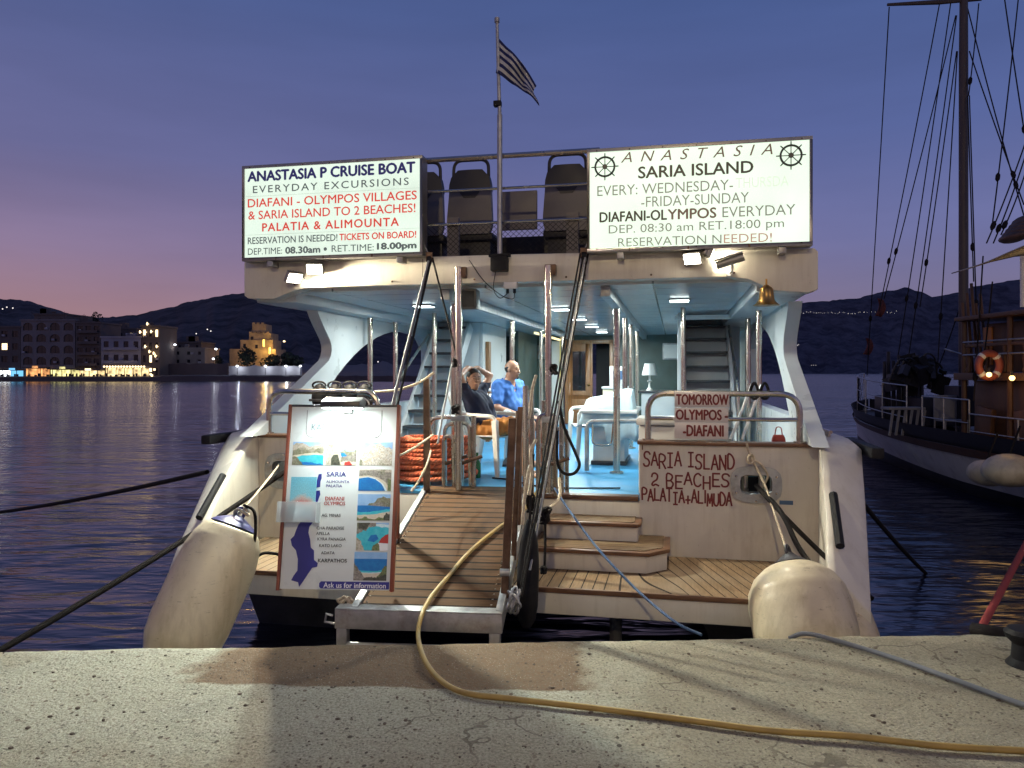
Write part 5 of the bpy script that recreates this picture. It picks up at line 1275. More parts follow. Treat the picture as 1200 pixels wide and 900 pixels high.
single(bt, 'green_bottle', 'greenglass', 'green bottle on the blue deck beside the orange rope', 'bottle')
t = thing('stowed_boots', 'dark sandals left on the blue deck behind the white chair', 'sandals', (-.55, 2.05, 0), 0, boat=True)
for x in (0, .14): MB().loft([[(x - .04 * q, y, 0), (x + .04 * q, y, 0), (x + .035 * q, y, h_), (x - .035 * q, y, h_)] for y, q, h_ in ((-.13, .7, .03), (-.05, 1, .06), (.06, .8, .09), (.12, .7, .06))]).build('sandal', 'darkplastic', t, .01)
# coil of orange rope
def rope_mat(name, ca, cb, pitch=26):
    m, n, l, b = newmat(name); u = n.new('ShaderNodeUVMap'); s = n.new('ShaderNodeSeparateXYZ'); l.new(u.outputs[0], s.inputs[0])
    fr = mth(n, l, 'FRACT', mth(n, l, 'ADD', mth(n, l, 'MULTIPLY', s.outputs[0], pitch), mth(n, l, 'MULTIPLY', s.outputs[1], 3)))
    h = mth(n, l, 'ABSOLUTE', mth(n, l, 'SUBTRACT', fr, .5))
    f = noisen(n, l, 9, 4); c = mixnode(n, l, rampn(n, l, f, .35, .65), ca, cb); c = mixnode(n, l, rampn(n, l, h, .32, .5), c, sc(ca, .45))
    l.new(c, b.inputs['Base Color']); b.inputs['Roughness'].default_value = .8; bumpn(n, l, b, mth(n, l, 'SUBTRACT', .5, h), 1.0, .012); return m
M['orangerope'] = rope_mat('orange_rope', (.52, .085, .03), (.66, .16, .06))
def uv_tube(pts, r, n=8):
    mb = MB().tube(pts, r, n, cap=False); L = [0]
    for a, b in zip(pts[:-1], pts[1:]): L.append(L[-1] + (V(b) - V(a)).length)
    return mb, L
def rope_thing(pts, r, name, mat, label, cat, group=None, n=8):
    pts = [V(p) for p in pts]; mb, L = uv_tube(pts, r, n); c = V((sum(p.x for p in pts) / len(pts), sum(p.y for p in pts) / len(pts), min(p.z for p in pts)))
    me = bpy.data.meshes.new(name); me.from_pydata([tuple(p - c) for p in mb.v], [], mb.f); ul = me.uv_layers.new(name='UVMap')
    for pl_ in me.polygons:
        pl_.use_smooth = True; i = pl_.index // n; k = pl_.index % n
        for q, li in enumerate(pl_.loop_indices): ul.data[li].uv = (L[i + (1 if q >= 2 else 0)] , (k + (1 if q in (1, 2) else 0)) / n)
    o = bpy.data.objects.new(name, me); COL.objects.link(o); me.materials.append(M[mat]); o.location = c
    return tag(o, label, cat, group)
pts = []; rr = random.Random(2); turns = 26
for i in range(turns * 26):
    a = 2 * math.pi * i / 26; k = i / 26; lay = k % 9; ring = int(k / 9)
    rx = (.40 - .09 * ring) * (1 + .08 * noise.noise(V((k * .9, 1, 0)))); ry = (.30 - .07 * ring) * (1 + .08 * noise.noise(V((k * .9, 5, 0))))
    z = .04 + lay * .046 + .022 * noise.noise(V((a * .55, 2, k * .2))); rise = .03 * math.sin(a * 1.0 + k)
    pts.append(B(-.98 + math.cos(a) * rx + .03 * noise.noise(V((a * .7, 8, 0))), .62 + math.sin(a) * ry, z + rise * .5))
rope_thing(pts, .025, 'rope_coil', 'orangerope', 'big coil of orange rope on the blue deck behind the gangway', 'rope')
# dark rolled buoyancy aids hanging on the port rail
for i, px in enumerate((375, 393, 411, 428)):
    p = bl(px, 462, .22); t = thing('buoyancy_aid', 'dark rolled buoyancy aid hanging behind the rail over the information board', 'life jacket', (p.x, .22, p.z - .13), 0, 'buoyancy aids on the rail', boat=True)
    MB().ball((0, 0, .10), (.085, .07, .14), 14, 10).build('body', 'black', t); MB().tube([(.07 * math.cos(R(a)), -.02, .22 + .035 * math.sin(R(a))) for a in range(0, 360, 24)], .010, 6, closed=True).build('collar', 'black', t); MB().lim((-.086, -.074, .06), (.086, .074, .085)).build('strap', 'darkplastic', t, .008)
# gear behind the starboard rail
t = thing('boat_hooks', 'pair of pale poles leaning behind the rail beside the TOMORROW sign', 'poles', (1.95, .35, 0), 0, boat=True)
for x0, x1 in ((-.06, .16), (.04, .25)): MB().cyl((x0, -.05, .5), (x1, .35, .98), .014, n=8).build('pole', 'whiteplastic', t)
t = thing('red_bag', 'red cloth bag hanging behind the rail near the sloping wing', 'bag', (2.31, .35, .30), 0, boat=True); t.scale = (.62, .62, .62)
MB().loft([[(x * s_, y * s_ * .5, z) for x, y in ((-1, -1), (1, -1), (1.05, 1), (-1.05, 1))] for z, s_ in ((.18, .07), (.22, .10), (.34, .09), (.40, .07))]).build('bag', 'redcloth', t, .02); MB().tube(spline([(-.05, 0, .40), (-.03, 0, .50), (.03, 0, .50), (.05, 0, .40)], 5), .008, 6).build('handle', 'redcloth', t)
t = thing('tomorrow_sign', 'white sign plates on the rail reading TOMORROW OLYMPOS -DIAFANI in dark red', 'sign', (1.405, -.02, .53), 0, boat=True)
M['signwhite'] = pmat('sign_plate', (.66, .60, .56), .5, var=.05, stain=(.5, .43, .38))
for z0, z1, s0 in ((.275, .405, .007), (.145, .270, 0), (.0, .141, 0)): MB().lim((-.005, -.016 - s0 * .3, z0), (.455 - (z0 < .2) * .008, -.004, z1)).build('plate', 'signwhite', t, .002)
for tx_, a, b, z0, z1 in (('TOMORROW', .012, .447, .295, .385), ('OLYMPOS -', .008, .44, .165, .252), ('-DIAFANI', .07, .405, .025, .118)): text_obj(tx_, 'lettering', 'redpaint', t, a, b, z0, z1, -.0192, heavy=0.0445)
# ------------------------------------------------------------------ gangway
def on_plane(px, py, P0, nrm):
    d = at(px, py, 1) - CAM; P0 = V(P0); nrm = V(nrm); return CAM + d * ((P0 - CAM).dot(nrm) / d.dot(nrm))
GS = .20; GL_ = 2.22
def gw(v): return .035 + GS * v
g = thing('gangway', 'slatted wooden gangway sloping from the boat deck down to the quay', 'gangway', (0, 0, 0), 0, boat=True)
GM = BM @ Matrix.Translation((-.39, 0, 0)) @ Matrix.Rotation(R(6.5), 4, 'Z') @ Matrix.Translation((.39, 0, 0)); g.matrix_world = GM
GN = (GM.to_3x3() @ V((0, -GS, 1))).normalized(); GP = GM @ V((0, 0, gw(0)))
def gpt(px, py, lift=.0): return on_plane(px, py, GP + GN * lift, GN)
def slab(u0, u1, v0, v1, lo, hi):
    return MB().prism([(v0, gw(v0) + lo), (v1, gw(v1) + lo), (v1, gw(v1) + hi), (v0, gw(v0) + hi)], 0, u0, u1)
slab(-.83, .05, -GL_ + .03, .06, -.04, 0).build('slat_deck', 'gangteak', g, .004)
for u0, u1 in ((-.88, -.832), (.052, .10)): slab(u0, u1, -GL_, .05, -.11, .018).build('side_beam', 'galv', g, .006)
st = MB()
for u in (-.80, .015):
    for i in range(30):
        v = -.1 - i * .07; st.box((u, v, gw(v) + .003), (.012, .012, .006))
tag(st.build('edge_studs', 'steel', g), kind='stuff')
e = MB().lim((-.97, -GL_ - .05, gw(-GL_) - .115), (.10, -GL_ - .012, gw(-GL_) + .004)); e.lim((-.97, -GL_ - .05, gw(-GL_) + .005), (.10, -GL_ + .06, gw(-GL_) + .014)); e.build('end_beam', 'galv', g, .006)
MB().tube([(-.99, -GL_ - .03, gw(-GL_) - .04 + .0), (-1.03, -GL_ - .03, gw(-GL_) - .03), (-1.04, -GL_ - .03, gw(-GL_) - .08), (-.98, -GL_ - .03, gw(-GL_) - .09)], .009, 6).build('end_ring', 'galv', g)
for u in (-.93, .05):
    MB().lim((u - .035, -GL_ - .04, gw(-GL_) - .30), (u + .035, -GL_ + .03, gw(-GL_) - .116)).build('support_leg', 'galv', g, .01)
    MB().cyl((u - .03, -GL_ - .0, gw(-GL_) - .30), (u + .03, -GL_ - .0, gw(-GL_) - .30), .05, n=16).build('roller', 'rust', g, .006)
MB().tube([(-.91, -GL_ - .02, gw(-GL_) - .22), (.02, -GL_ - .02, gw(-GL_) - .22)], .015, 8).build('cross_bar', 'galv', g)
def stanchion(u, v, h, r=.024, mat='rust', lean=(0, 0), sq=False):
    b_ = V((u, v, gw(v) - .02)); t_ = b_ + V((lean[0], lean[1], h))
    mb = MB()
    if sq: mb.loft([[p + V((x * r, y * r, 0)) for x, y in ((-1, -1), (1, -1), (1, 1), (-1, 1))] for p in (b_, t_)])
    else: mb.cyl(b_, t_, r, n=10)
    o = mb.build('stanchion', mat, g, .005 if sq else 0); return b_, t_, o
L1 = stanchion(-.83, -.10, 1.05, .028, 'rust', sq=True); L2 = stanchion(-.86, -1.15, 1.05, .03, 'redboard', sq=True)
R1 = stanchion(.085, -1.98, 1.18, .025, 'rust', (.05, .04), True); R2 = stanchion(.09, -1.42, 1.12, .019, 'rust', (.05, .03), True); R3 = stanchion(.08, -.85, .95, .025, 'rust'); R4 = stanchion(.08, -.15, 1.0, .028, 'steel')
for s_ in (.055,): MB().cyl((.06, -2.02, gw(-2) + .16), (.12, -2.02, gw(-2) + .16), .025).build('bolt', 'galv', g)
# gantry poles and the tubular frames around the head of the gangway belong to the boat
for u, top in ((-.535, 2.07), (.295, 2.06)):
    bp(MB().cyl((u, -.075, 1.85), (u, -.075, top), .034, n=14).cyl((u, -.075, 0.03), (u, -.075, 1.85), .030, n=14), 'gantry_pole', 'steel')
    bp(MB().lim((u - .03, -.09, 1.97), (u + .07, -.025, 2.07)), 'pole_bracket', 'rust', .008)
for u0, u1, v, h in ((-.72, -.47, .10, .62), (-.70, -.60, .0, .50), (-.95, -.62, .35, .66), (.20, .36, -.05, .72), (.31, .44, .1, .58)):
    bp(MB().tube(bend([(u0, v, .0), (u0, v, h), (u1, v - .03, h + .02), (u1, v, .0)], .09), .021, 8), 'gate_frame', 'steel')
for u, v, h in ((-.58, .02, .75), (-.43, .06, .70), (.24, .03, .85), (.40, .04, .70), (.13, .0, .95)): bp(MB().cyl((u, v, 0), (u, v, h), .024, n=10), 'gate_post', 'steel')
for u in (-.6, -.46, .35): bp(MB().tube([(u - .1, .0, .25), (u + .12, .03, .33)], .017, 8), 'gate_bar', 'rust')
bp(MB().lim((-.60, -.12, .66), (-.46, -.03, .71)), 'pole_collar', 'galv', .008); bp(MB().lim((.24, -.12, .66), (.37, -.03, .71)), 'pole_collar', 'galv', .008)
# small folding step frame on the platform by the gangway
bp(MB().tube(bend([(-1.18, -.55, -.5), (-1.18, -.55, -.28), (-1.05, -.45, -.24), (-1.05, -.45, -.5)], .04), .016, 8), 'step_handle', 'galv')

# ------------------------------------------------------------------ information board on the gangway
BT = thing('information_board', 'brightly lit information board with photos, blue island map and KARPATHOS', 'sign board', (0, 0, 0))
BW, BH = .735, 1.285
tl, tr, br, bl_ = at(350, 477, 5.30), at(472, 477, 5.26), at(457, 692, 5.02), at(327, 690, 5.05)
ex = ((tr - tl).normalized() + (br - bl_).normalized()).normalized(); ez = ((tl - bl_) + (tr - br)); ez = (ez - ex * ez.dot(ex)).normalized(); ey = ez.cross(ex)
BT.matrix_world = Matrix(((ex.x, ey.x, ez.x, 0), (ex.y, ey.y, ez.y, 0), (ex.z, ey.z, ez.z, 0), (0, 0, 0, 1)))
BT.location = (bl_ + br) / 2; BW = ((tr - tl).length + (br - bl_).length) / 2; BH = ((tl - bl_).length + (tr - br).length) / 2
M['boardface'] = pmat('board_face', (.74, .80, .78), .3, var=.03, spec=.4)
MB().lim((-BW / 2, .0, 0), (BW / 2, .022, BH)).build('panel', 'boardface', BT, .002)
fr = MB().lim((-BW / 2 - .022, -.012, -.01), (-BW / 2 - .001, .05, BH + .015)); fr.build('frame_post', 'redboard', BT, .003)
fr = MB().lim((BW / 2 + .001, -.012, -.01), (BW / 2 + .022, .05, BH + .015)); fr.build('frame_post', 'redboard', BT, .003)
MB().lim((-BW / 2, -.008, BH + .001), (BW / 2, .03, BH + .015)).build('top_edge', 'darkplastic', BT, .003)
def fx(a): return -BW / 2 + a * BW
def fz(a): return BH * (1 - a)
def photo_mat(name, stops, ang, amp, scale, speck, seed, mask=None):
    m, n, l, b = newmat(name); c = n.new('ShaderNodeTexCoord'); s = n.new('ShaderNodeSeparateXYZ'); l.new(c.outputs['Generated'], s.inputs[0])
    mp = n.new('ShaderNodeMapping'); mp.inputs['Location'].default_value = (seed * 1.7, seed, 0); l.new(c.outputs['Generated'], mp.inputs[0])
    nz = n.new('ShaderNodeTexNoise'); nz.inputs['Scale'].default_value = scale; nz.inputs['Detail'].default_value = 5; l.new(mp.outputs[0], nz.inputs[0])
    ca, sa = math.cos(R(ang)), math.sin(R(ang))
    x = mth(n, l, 'SUBTRACT', s.outputs[0], .5); v = mth(n, l, 'ADD', mth(n, l, 'MULTIPLY', s.outputs[2], ca), mth(n, l, 'MULTIPLY', x, sa))
    n3 = n.new('ShaderNodeTexNoise'); n3.inputs['Scale'].default_value = scale * 4; n3.inputs['Detail'].default_value = 6; n3.inputs['Roughness'].default_value = .7; l.new(mp.outputs[0], n3.inputs[0])
    v = mth(n, l, 'ADD', v, mth(n, l, 'MULTIPLY', mth(n, l, 'SUBTRACT', nz.outputs[0], .5), amp))
    v = mth(n, l, 'ADD', v, mth(n, l, 'MULTIPLY', mth(n, l, 'SUBTRACT', n3.outputs[0], .5), amp * .8))
    if mask: v = mth(n, l, 'ADD', v, mth(n, l, 'MULTIPLY', mth(n, l, 'MULTIPLY', x, x), mask))
    r = n.new('ShaderNodeValToRGB'); l.new(v, r.inputs[0]); e = r.color_ramp.elements
    for i, (p, cc) in enumerate(stops):
        q = e[i] if i < 2 else e.new(p)
        q.position = p; q.color = (*cc, 1)
    n2 = n.new('ShaderNodeTexNoise'); n2.inputs['Scale'].default_value = 30; n2.inputs['Detail'].default_value = 6; n2.inputs['Roughness'].default_value = .8; l.new(mp.outputs[0], n2.inputs[0])
    k = mth(n, l, 'MULTIPLY_ADD', rampn(n, l, n2.outputs[0], .3, .7), speck * 2.4, 1 - speck * 1.2)
    mm = n.new('ShaderNodeMix'); mm.data_type = 'RGBA'; mm.blend_type = 'MULTIPLY'; mm.inputs[0].default_value = 1; l.new(r.outputs[0], mm.inputs[6]); l.new(k, mm.inputs[7])
    l.new(mm.outputs[2], b.inputs['Base Color']); b.inputs['Roughness'].default_value = .3; return m
sky_, sea_, deep, sand, rock, green, pale = (.35, .55, .75), (.02, .38, .52), (.01, .14, .45), (.62, .52, .36), (.22, .19, .15), (.16, .17, .08), (.60, .50, .40)
PH = [((.035, .33), (.20, .33), [(0, deep), (.15, sea_), (.45, (.03, .50, .60)), (.47, sand), (.55, sand), (.58, green), (.75, (.40, .38, .32)), (.95, (.55, .55, .52))], 12, .22, 4, .3, 1, 0, 'turquoise bay under pale cliffs'),
      ((.35, .64), (.20, .33), [(0, (.18, .15, .12)), (.3, (.40, .30, .22)), (.45, pale), (.50, (.05, .18, .55)), (.62, (.10, .25, .60)), (.66, (.25, .45, .75)), (1, (.20, .42, .78))], -8, .45, 3, .35, 2, -.9, 'rocks with a strip of blue sea'),
      ((.668, .973), (.20, .33), [(0, (.45, .36, .26)), (.3, (.66, .58, .46)), (.6, (.62, .52, .38)), (.72, (.68, .62, .52)), (.8, (.25, .48, .78)), (1, (.20, .42, .78))], 0, .35, 7, .55, 3, 1.0, 'village on a hill'),
      ((.672, .973), (.352, .47), [(0, deep), (.30, (.02, .18, .55)), (.45, (.04, .32, .62)), (.50, (.60, .57, .50)), (.60, (.40, .38, .34)), (1, (.36, .35, .32))], -32, .25, 4, .35, 4, 0, 'blue cove with grey beach'),
      ((.672, .974), (.488, .631), [(0, (.30, .30, .14)), (.12, sand), (.22, (.10, .50, .62)), (.40, (.02, .24, .58)), (.52, (.02, .16, .42)), (.54, green), (.80, rock), (.84, sky_), (1, (.30, .52, .80))], -38, .2, 4, .3, 5, 0, 'beach below a dark headland'),
      ((.676, .97), (.643, .792), [(0, (.45, .44, .38)), (.16, (.06, .45, .52)), (.50, (.04, .44, .58)), (.66, (.10, .50, .62)), (.70, rock), (.9, (.18, .15, .12)), (1, (.45, .60, .75))], 30, .4, 3, .3, 6, 0, 'turquoise cove between cliffs'),
      ((.667, .967), (.80, .95), [(0, (.50, .44, .32)), (.20, (.58, .50, .38)), (.28, (.10, .38, .60)), (.5, (.01, .17, .50)), (.74, (.03, .22, .58)), (.80, (.28, .50, .78)), (1, (.30, .52, .80))], 0, .18, 4, .25, 7, -.35, 'deep blue sea over a sandy beach')]
# each printed photo is one flat print; its picture is laid out as areas of colour with ragged natural outlines
def pm(name, a, b_, scl=60, k=None):
    m, n, l, bb = newmat(name); f = rampn(n, l, noisen(n, l, scl, 6, .8), .34, .66); c = mixnode(n, l, f, a, b_)
    if k: c = mixnode(n, l, mth(n, l, 'MULTIPLY', rampn(n, l, noisen(n, l, scl * .35, 4, .7), .5, .62), .8), c, k)
    l.new(c, bb.inputs['Base Color']); bb.inputs['Roughness'].default_value = .28; return m
P_ = {'sky': pm('print_sky', (.22, .42, .70), (.36, .55, .78), 7), 'sea': pm('print_sea', (.01, .13, .42), (.02, .22, .52), 22), 'turq': pm('print_turquoise', (.02, .40, .52), (.10, .55, .62), 16), 'sand': pm('print_sand', (.58, .50, .36), (.68, .62, .50), 50),
      'rock': pm('print_rock', (.10, .085, .07), (.44, .40, .34), 45, (.12, .14, .06)), 'hill': pm('print_hill', (.10, .12, .06), (.32, .29, .20), 60, (.40, .36, .30)), 'pale': pm('print_cliff', (.34, .29, .22), (.66, .60, .50), 55, (.20, .20, .12)), 'town': pm('print_houses', (.20, .16, .12), (.85, .80, .70), 110, (.50, .38, .24)), 'dark': pm('print_shade', (.02, .025, .02), (.12, .12, .08), 60), 'green': pm('print_scrub', (.05, .09, .03), (.26, .28, .12), 80), 'white': M['whiteprint'], 'red': M['redprint'], 'foam': pm('print_foam', (.45, .68, .74), (.75, .82, .84), 40)}
def rag(pts, amp, sd, n=4):           # ragged outline through the points
    rr = random.Random(sd); p = [tuple(q) for q in pts]
    for k in range(n):
        q = [p[0]]
        for a, b_ in zip(p[:-1], p[1:]): q += [((a[0] + b_[0]) / 2 + rr.uniform(-1, 1) * amp * .3, (a[1] + b_[1]) / 2 + rr.uniform(-1, 1) * amp), b_]
        p = q; amp *= .52
    return p
def over(pts, amp=.06, sd=1): p = rag(pts, amp, sd); return p + [(p[-1][0], 0), (p[0][0], 0)]       # everything below a ragged skyline
def under(pts, amp=.06, sd=1): p = rag(pts, amp, sd); return p + [(p[-1][0], 1), (p[0][0], 1)]
SC = [[('sky', None), ('pale', over([(0, .86), (.3, .96), (.6, .82), (1, .9)], .07, 1)), ('hill', over([(0, .62), (.35, .74), (.7, .66), (1, .72)], .06, 2)), ('sand', over([(0, .40), (.4, .50), (.8, .54), (1, .50)], .03, 3)), ('turq', over([(0, .30), (.3, .42), (.7, .45), (1, .42)], .02, 4)), ('sea', over([(0, .10), (.4, .14), (.8, .05), (1, .02)], .04, 5)), ('hill', over([(0, .36), (.18, .30), (.30, .12), (.36, 0)], .05, 6))],
      [('sky', None), ('hill', over([(.35, .55), (.6, .68), (.85, .60), (1, .70)], .06, 7)), ('sea', over([(.38, .58), (.5, .52), (.62, .50), (.72, .42)], .03, 8)), ('pale', over([(0, .88), (.16, .94), (.32, .80), (.45, .58), (.52, .36)], .08, 9)), ('rock', over([(.5, .34), (.7, .44), (1, .52)], .07, 10)), ('dark', over([(.18, .28), (.26, .46), (.40, .44), (.48, .0)], .05, 11)), ('sand', over([(.5, .14), (.75, .18), (1, .16)], .05, 12)), ('red', over([(.62, .12), (.70, .16), (.80, .15), (.86, .06)], .03, 13))],
      [('sky', None), ('town', over([(0, .62), (.2, .74), (.42, .92), (.55, .96), (.75, .82), (1, .70)], .08, 14)), ('hill', over([(0, .30), (.15, .22), (.3, .06), (.35, 0)], .08, 15)), ('town', over([(.1, .20), (.5, .42), (.9, .34), (1, .4)], .12, 16)), ('pale', over([(.55, .12), (.8, .26), (1, .2)], .08, 17))],
      [('rock', None), ('pale', under([(0, .92), (.5, .96), (1, .86)], .04, 18)), ('sand', over([(0, .68), (.3, .72), (.6, .62), (.85, .38), (1, 0)], .025, 19)), ('foam', over([(0, .60), (.3, .655), (.55, .56), (.76, .33), (.88, 0)], .02, 20)), ('sea', over([(0, .575), (.3, .63), (.52, .54), (.72, .30), (.83, 0)], .015, 21)), ('green', over([(.9, .62), (.95, .52), (1, .48)], .05, 22))],
      [('sky', None), ('hill', over([(.28, .54), (.42, .66), (.6, .84), (.78, .92), (1, .86)], .06, 23)), ('rock', over([(.45, .60), (.7, .68), (1, .60)], .06, 24)), ('sea', over([(0, .565), (.5, .56), (1, .52)], .008, 25)), ('turq', over([(0, .34), (.4, .32), (.8, .40), (1, .44)], .03, 26)), ('sand', over([(0, .20), (.4, .22), (.8, .30), (1, .34)], .02, 27)), ('green', over([(0, .12), (.3, .14), (.6, .08), (1, .12)], .09, 28)), ('dark', over([(.82, .20), (.9, .30), (1, .26)], .08, 29))],
      [('turq', None), ('foam', under([(0, .80), (.3, .84), (.6, .88), (1, .82)], .05, 30)), ('sky', under([(.4, .94), (.7, .96), (1, .93)], .01, 31)), ('rock', under([(0, .62), (.14, .66), (.30, .70), (.42, .84), (.60, .90)], .08, 32)), ('dark', under([(.05, .80), (.2, .74), (.34, .84), (.40, .95)], .06, 33)), ('sea', [(.35, .35), (.55, .30), (.70, .42), (.62, .58), (.45, .55)]), ('pale', over([(0, .46), (.10, .40), (.18, .20), (.28, 0)], .05, 34)), ('white', over([(.68, .26), (.72, .30), (1, .28)], .01, 35)), ('red', [(.70, .28), (.78, .44), (.90, .56), (1, .60), (1, .26)]), ('green', over([(.50, .04), (.58, .20), (.70, .24), (.74, .0)], .06, 36))],
      [('sky', None), ('sea', over([(0, .76), (.5, .765), (1, .76)], .004, 37)), ('turq', over([(.1, .36), (.5, .34), (.9, .38)], .03, 38)), ('foam', over([(.12, .29), (.5, .275), (.9, .30)], .015, 39)), ('sand', over([(.1, .265), (.5, .25), (.92, .28)], .015, 40)), ('rock', over([(0, .62), (.08, .52), (.16, .36), (.26, .22), (.34, .10), (.4, 0)], .06, 41)), ('green', over([(.60, 0), (.72, .16), (.84, .32), (.92, .52), (1, .58)], .07, 42)), ('dark', over([(.30, .06), (.5, .12), (.7, .10), (1, .2)], .07, 43))]]
for i, (a, b_, stops, ang, amp, scl, sp, sd, mk, lb) in enumerate(PH):
    x0, x1, z0, z1 = fx(a[0]), fx(a[1]), fz(b_[1]), fz(b_[0])
    bm = bmesh.new(); mats = []
    for q, (mn, poly) in enumerate(SC[i]):
        if mn not in mats: mats.append(mn)
        poly = poly or [(0, 0), (1, 0), (1, 1), (0, 1)]
        vv = [bm.verts.new((x0 + min(1, max(0, u)) * (x1 - x0), -.0015 - .00016 * q, z0 + min(1, max(0, w)) * (z1 - z0))) for u, w in poly]
        es = []
        for k in range(len(vv)):
            try: es.append(bm.edges.new((vv[k], vv[(k + 1) % len(vv)])))
            except ValueError: pass
        for f_ in bmesh.ops.triangle_fill(bm, use_beauty=True, edges=es)['geom']:
            if isinstance(f_, bmesh.types.BMFace): f_.material_index = mats.index(mn)
    me = bpy.data.meshes.new('printed_photo'); bm.to_mesh(me); bm.free()
    o = bpy.data.objects.new('printed_photo', me); COL.objects.link(o); o.parent = BT; o['label'] = 'printed photo of ' + lb
    for mn in mats: me.materials.append(P_[mn])
def btxt(tx_, a, b, z0, z1, m='ink', **k): text_obj(tx_, 'lettering', m, BT, fx(a), fx(b), fz(z1), fz(z0), -.0025, **k)
M['t_head'] = pmat('faded_header_ink', (.16, .24, .26), .5, var=.05)
btxt('KAPETAN MINAS', .20, .775, .098, .136, 't_head', heavy=0.0179)
hd = bend([(fx(.15), -.002, fz(.02)), (fx(.15), -.002, fz(.175)), (fx(.86), -.002, fz(.175)), (fx(.86), -.002, fz(.02))], .05, 6); MB().tube(hd, .0022, 5).build('header_outline', 'greyrope', BT)
btxt('SARIA', .37, .55, .367, .393, 'navyprint', heavy=0.0321); btxt('ALIMOUNTA', .37, .585, .414, .428, 'navyprint', heavy=0.0214); btxt('PALATIA', .37, .52, .437, .452, 'navyprint', heavy=0.0214)
btxt('DIAFANI', .37, .545, .504, .524, 'redprint', heavy=0.0321); btxt('OLYMPOS', .36, .557, .531, .55, 'redprint', heavy=0.0321)
btxt('AG. MINAS', .345, .52, .597, .613, heavy=0.0214); btxt('CHA PARADISE', .306, .56, .666, .682, heavy=0.0214); btxt('APELLA', .305, .43, .696, .711, heavy=0.0214); btxt('KYRA PANAGIA', .32, .58, .725, .741, heavy=0.0214)
btxt('KATO LAKO', .34, .545, .76, .776, heavy=0.0214); btxt('ADATA', .36, .485, .799, .814, heavy=0.0214); btxt('KARPATHOS', .337, .60, .838, .857, heavy=0.0428)
MB().prism([(fx(.375) + .0, fz(.995)), (fx(.36), fz(.985)), (fx(.36), fz(.967)), (fx(.375), fz(.957)), (fx(.995), fz(.957)), (fx(.995), fz(.995))], 1, -.002, -.0008).build('blue_banner', 'navyprint', BT); btxt('Ask us for information', .40, .965, .963, .99, 'whiteprint', heavy=0.0214)
def isl(pts):
    poly = []
    for x, y in pts:
        tt = (y - 62) / 805; le = 118 - 98 * tt; ri = 560 - 50 * tt; poly.append((fx((x - le) / (ri - le)), fz(tt)))
    return MB().prism(poly, 1, -.0024, -.0012)
isl([(216, 368), (229, 366), (228, 386), (222, 402), (220, 425), (204, 428), (200, 418), (206, 400)]).build('island_map', 'navyprint', BT, 0, 0)
isl([(200, 442), (218, 440), (219, 458), (210, 480), (202, 500), (194, 515), (196, 560), (188, 572), (165, 600), (160, 625), (166, 655), (168, 690), (181, 702), (180, 742), (196, 756), (192, 772), (170, 776), (152, 800), (126, 836), (108, 858), (105, 838), (74, 830), (86, 810), (104, 788), (108, 740), (101, 702), (84, 682), (80, 655), (96, 640), (106, 615), (118, 590), (150, 560), (190, 520), (195, 470)]).build('island_map', 'navyprint', BT, 0, 0)
lh = MB().lim((fx(-.03), -.10, fz(.645)), (fx(.33), -.094, fz(.535))).lim((fx(-.03), -.094, fz(.645)), (fx(-.018), -.001, fz(.535))).lim((fx(.318), -.094, fz(.645)), (fx(.33), -.001, fz(.535))).lim((fx(-.03), -.094, fz(.645)), (fx(.33), -.001, fz(.64)))
m, n_, l_, b = newmat('clear_plastic'); b.inputs['Base Color'].default_value = (.85, .92, .90, 1); b.inputs['Roughness'].default_value = .12; b.inputs['Alpha'].default_value = .38; M['clear'] = m
lh.build('leaflet_holder', 'clear', BT, .002)
lm = photo_mat('leaflet_print', [(0, (.55, .70, .75)), (.2, (.62, .66, .52)), (.32, (.60, .10, .08)), (.48, (.62, .55, .5)), (.6, (.25, .62, .72)), (1, (.18, .55, .70))], 0, .18, 5, .3, 9, .8)
lf = MB().lim((fx(.07), -.07, fz(.615)), (fx(.305), -.06, fz(.40))); lf.build('leaflet', lm, BT)
MB().lim((fx(.07), -.088, fz(.63)), (fx(.30), -.082, fz(.55))).build('leaflet', photo_mat('leaflet_blue', [(0, (.4, .6, .72)), (.5, (.3, .62, .75)), (1, (.5, .68, .72))], 20, .3, 4, .2, 12), BT)
# clip lamp over the board
cl_ = thing('clip_lamp', 'small clip-on lamp glaring over the top of the information board', 'lamp', (0, 0, 0)); cl_.matrix_world = BT.matrix_basis @ Matrix.Translation((.03, -.06, BH + .012)) if False else Matrix.Translation(BT.location) @ BT.matrix_basis.to_3x3().to_4x4() @ Matrix.Translation((.03, -.05, BH))
MB().prism([(-.175, -.040), (-.03, -.02), (.02, .025), (-.06, .05), (-.175, .0)], 0, -.13, .13).xf(Matrix.Translation((0, 0, 0))).build('lamp_housing', 'darkplastic', cl_, .006)
MB().prism([(-.168, -.045), (-.04, -.027), (-.04, -.024), (-.168, -.041)], 0, -.12, .12).build('lamp_strip', emat('clip_lamp_led', (.90, 1, .97), 30), cl_)
MB().tube(spline([(.05, -.0, .03), (.10, .03, .06), (.14, .05, .02), (.12, .07, -.06)], 6), .005, 6).build('cable', 'whiteplastic', cl_); MB().lim((-.03, .01, -.05), (.03, .075, .03)).build('clip', 'galv', cl_, .006)
mw = cl_.matrix_basis
lamp('clip_lamp_beam', 'AREA', mw @ V((0, -.13, -.036)), 34, (.88, 1, .97), .12, mw @ V((0, .02, -.75)))
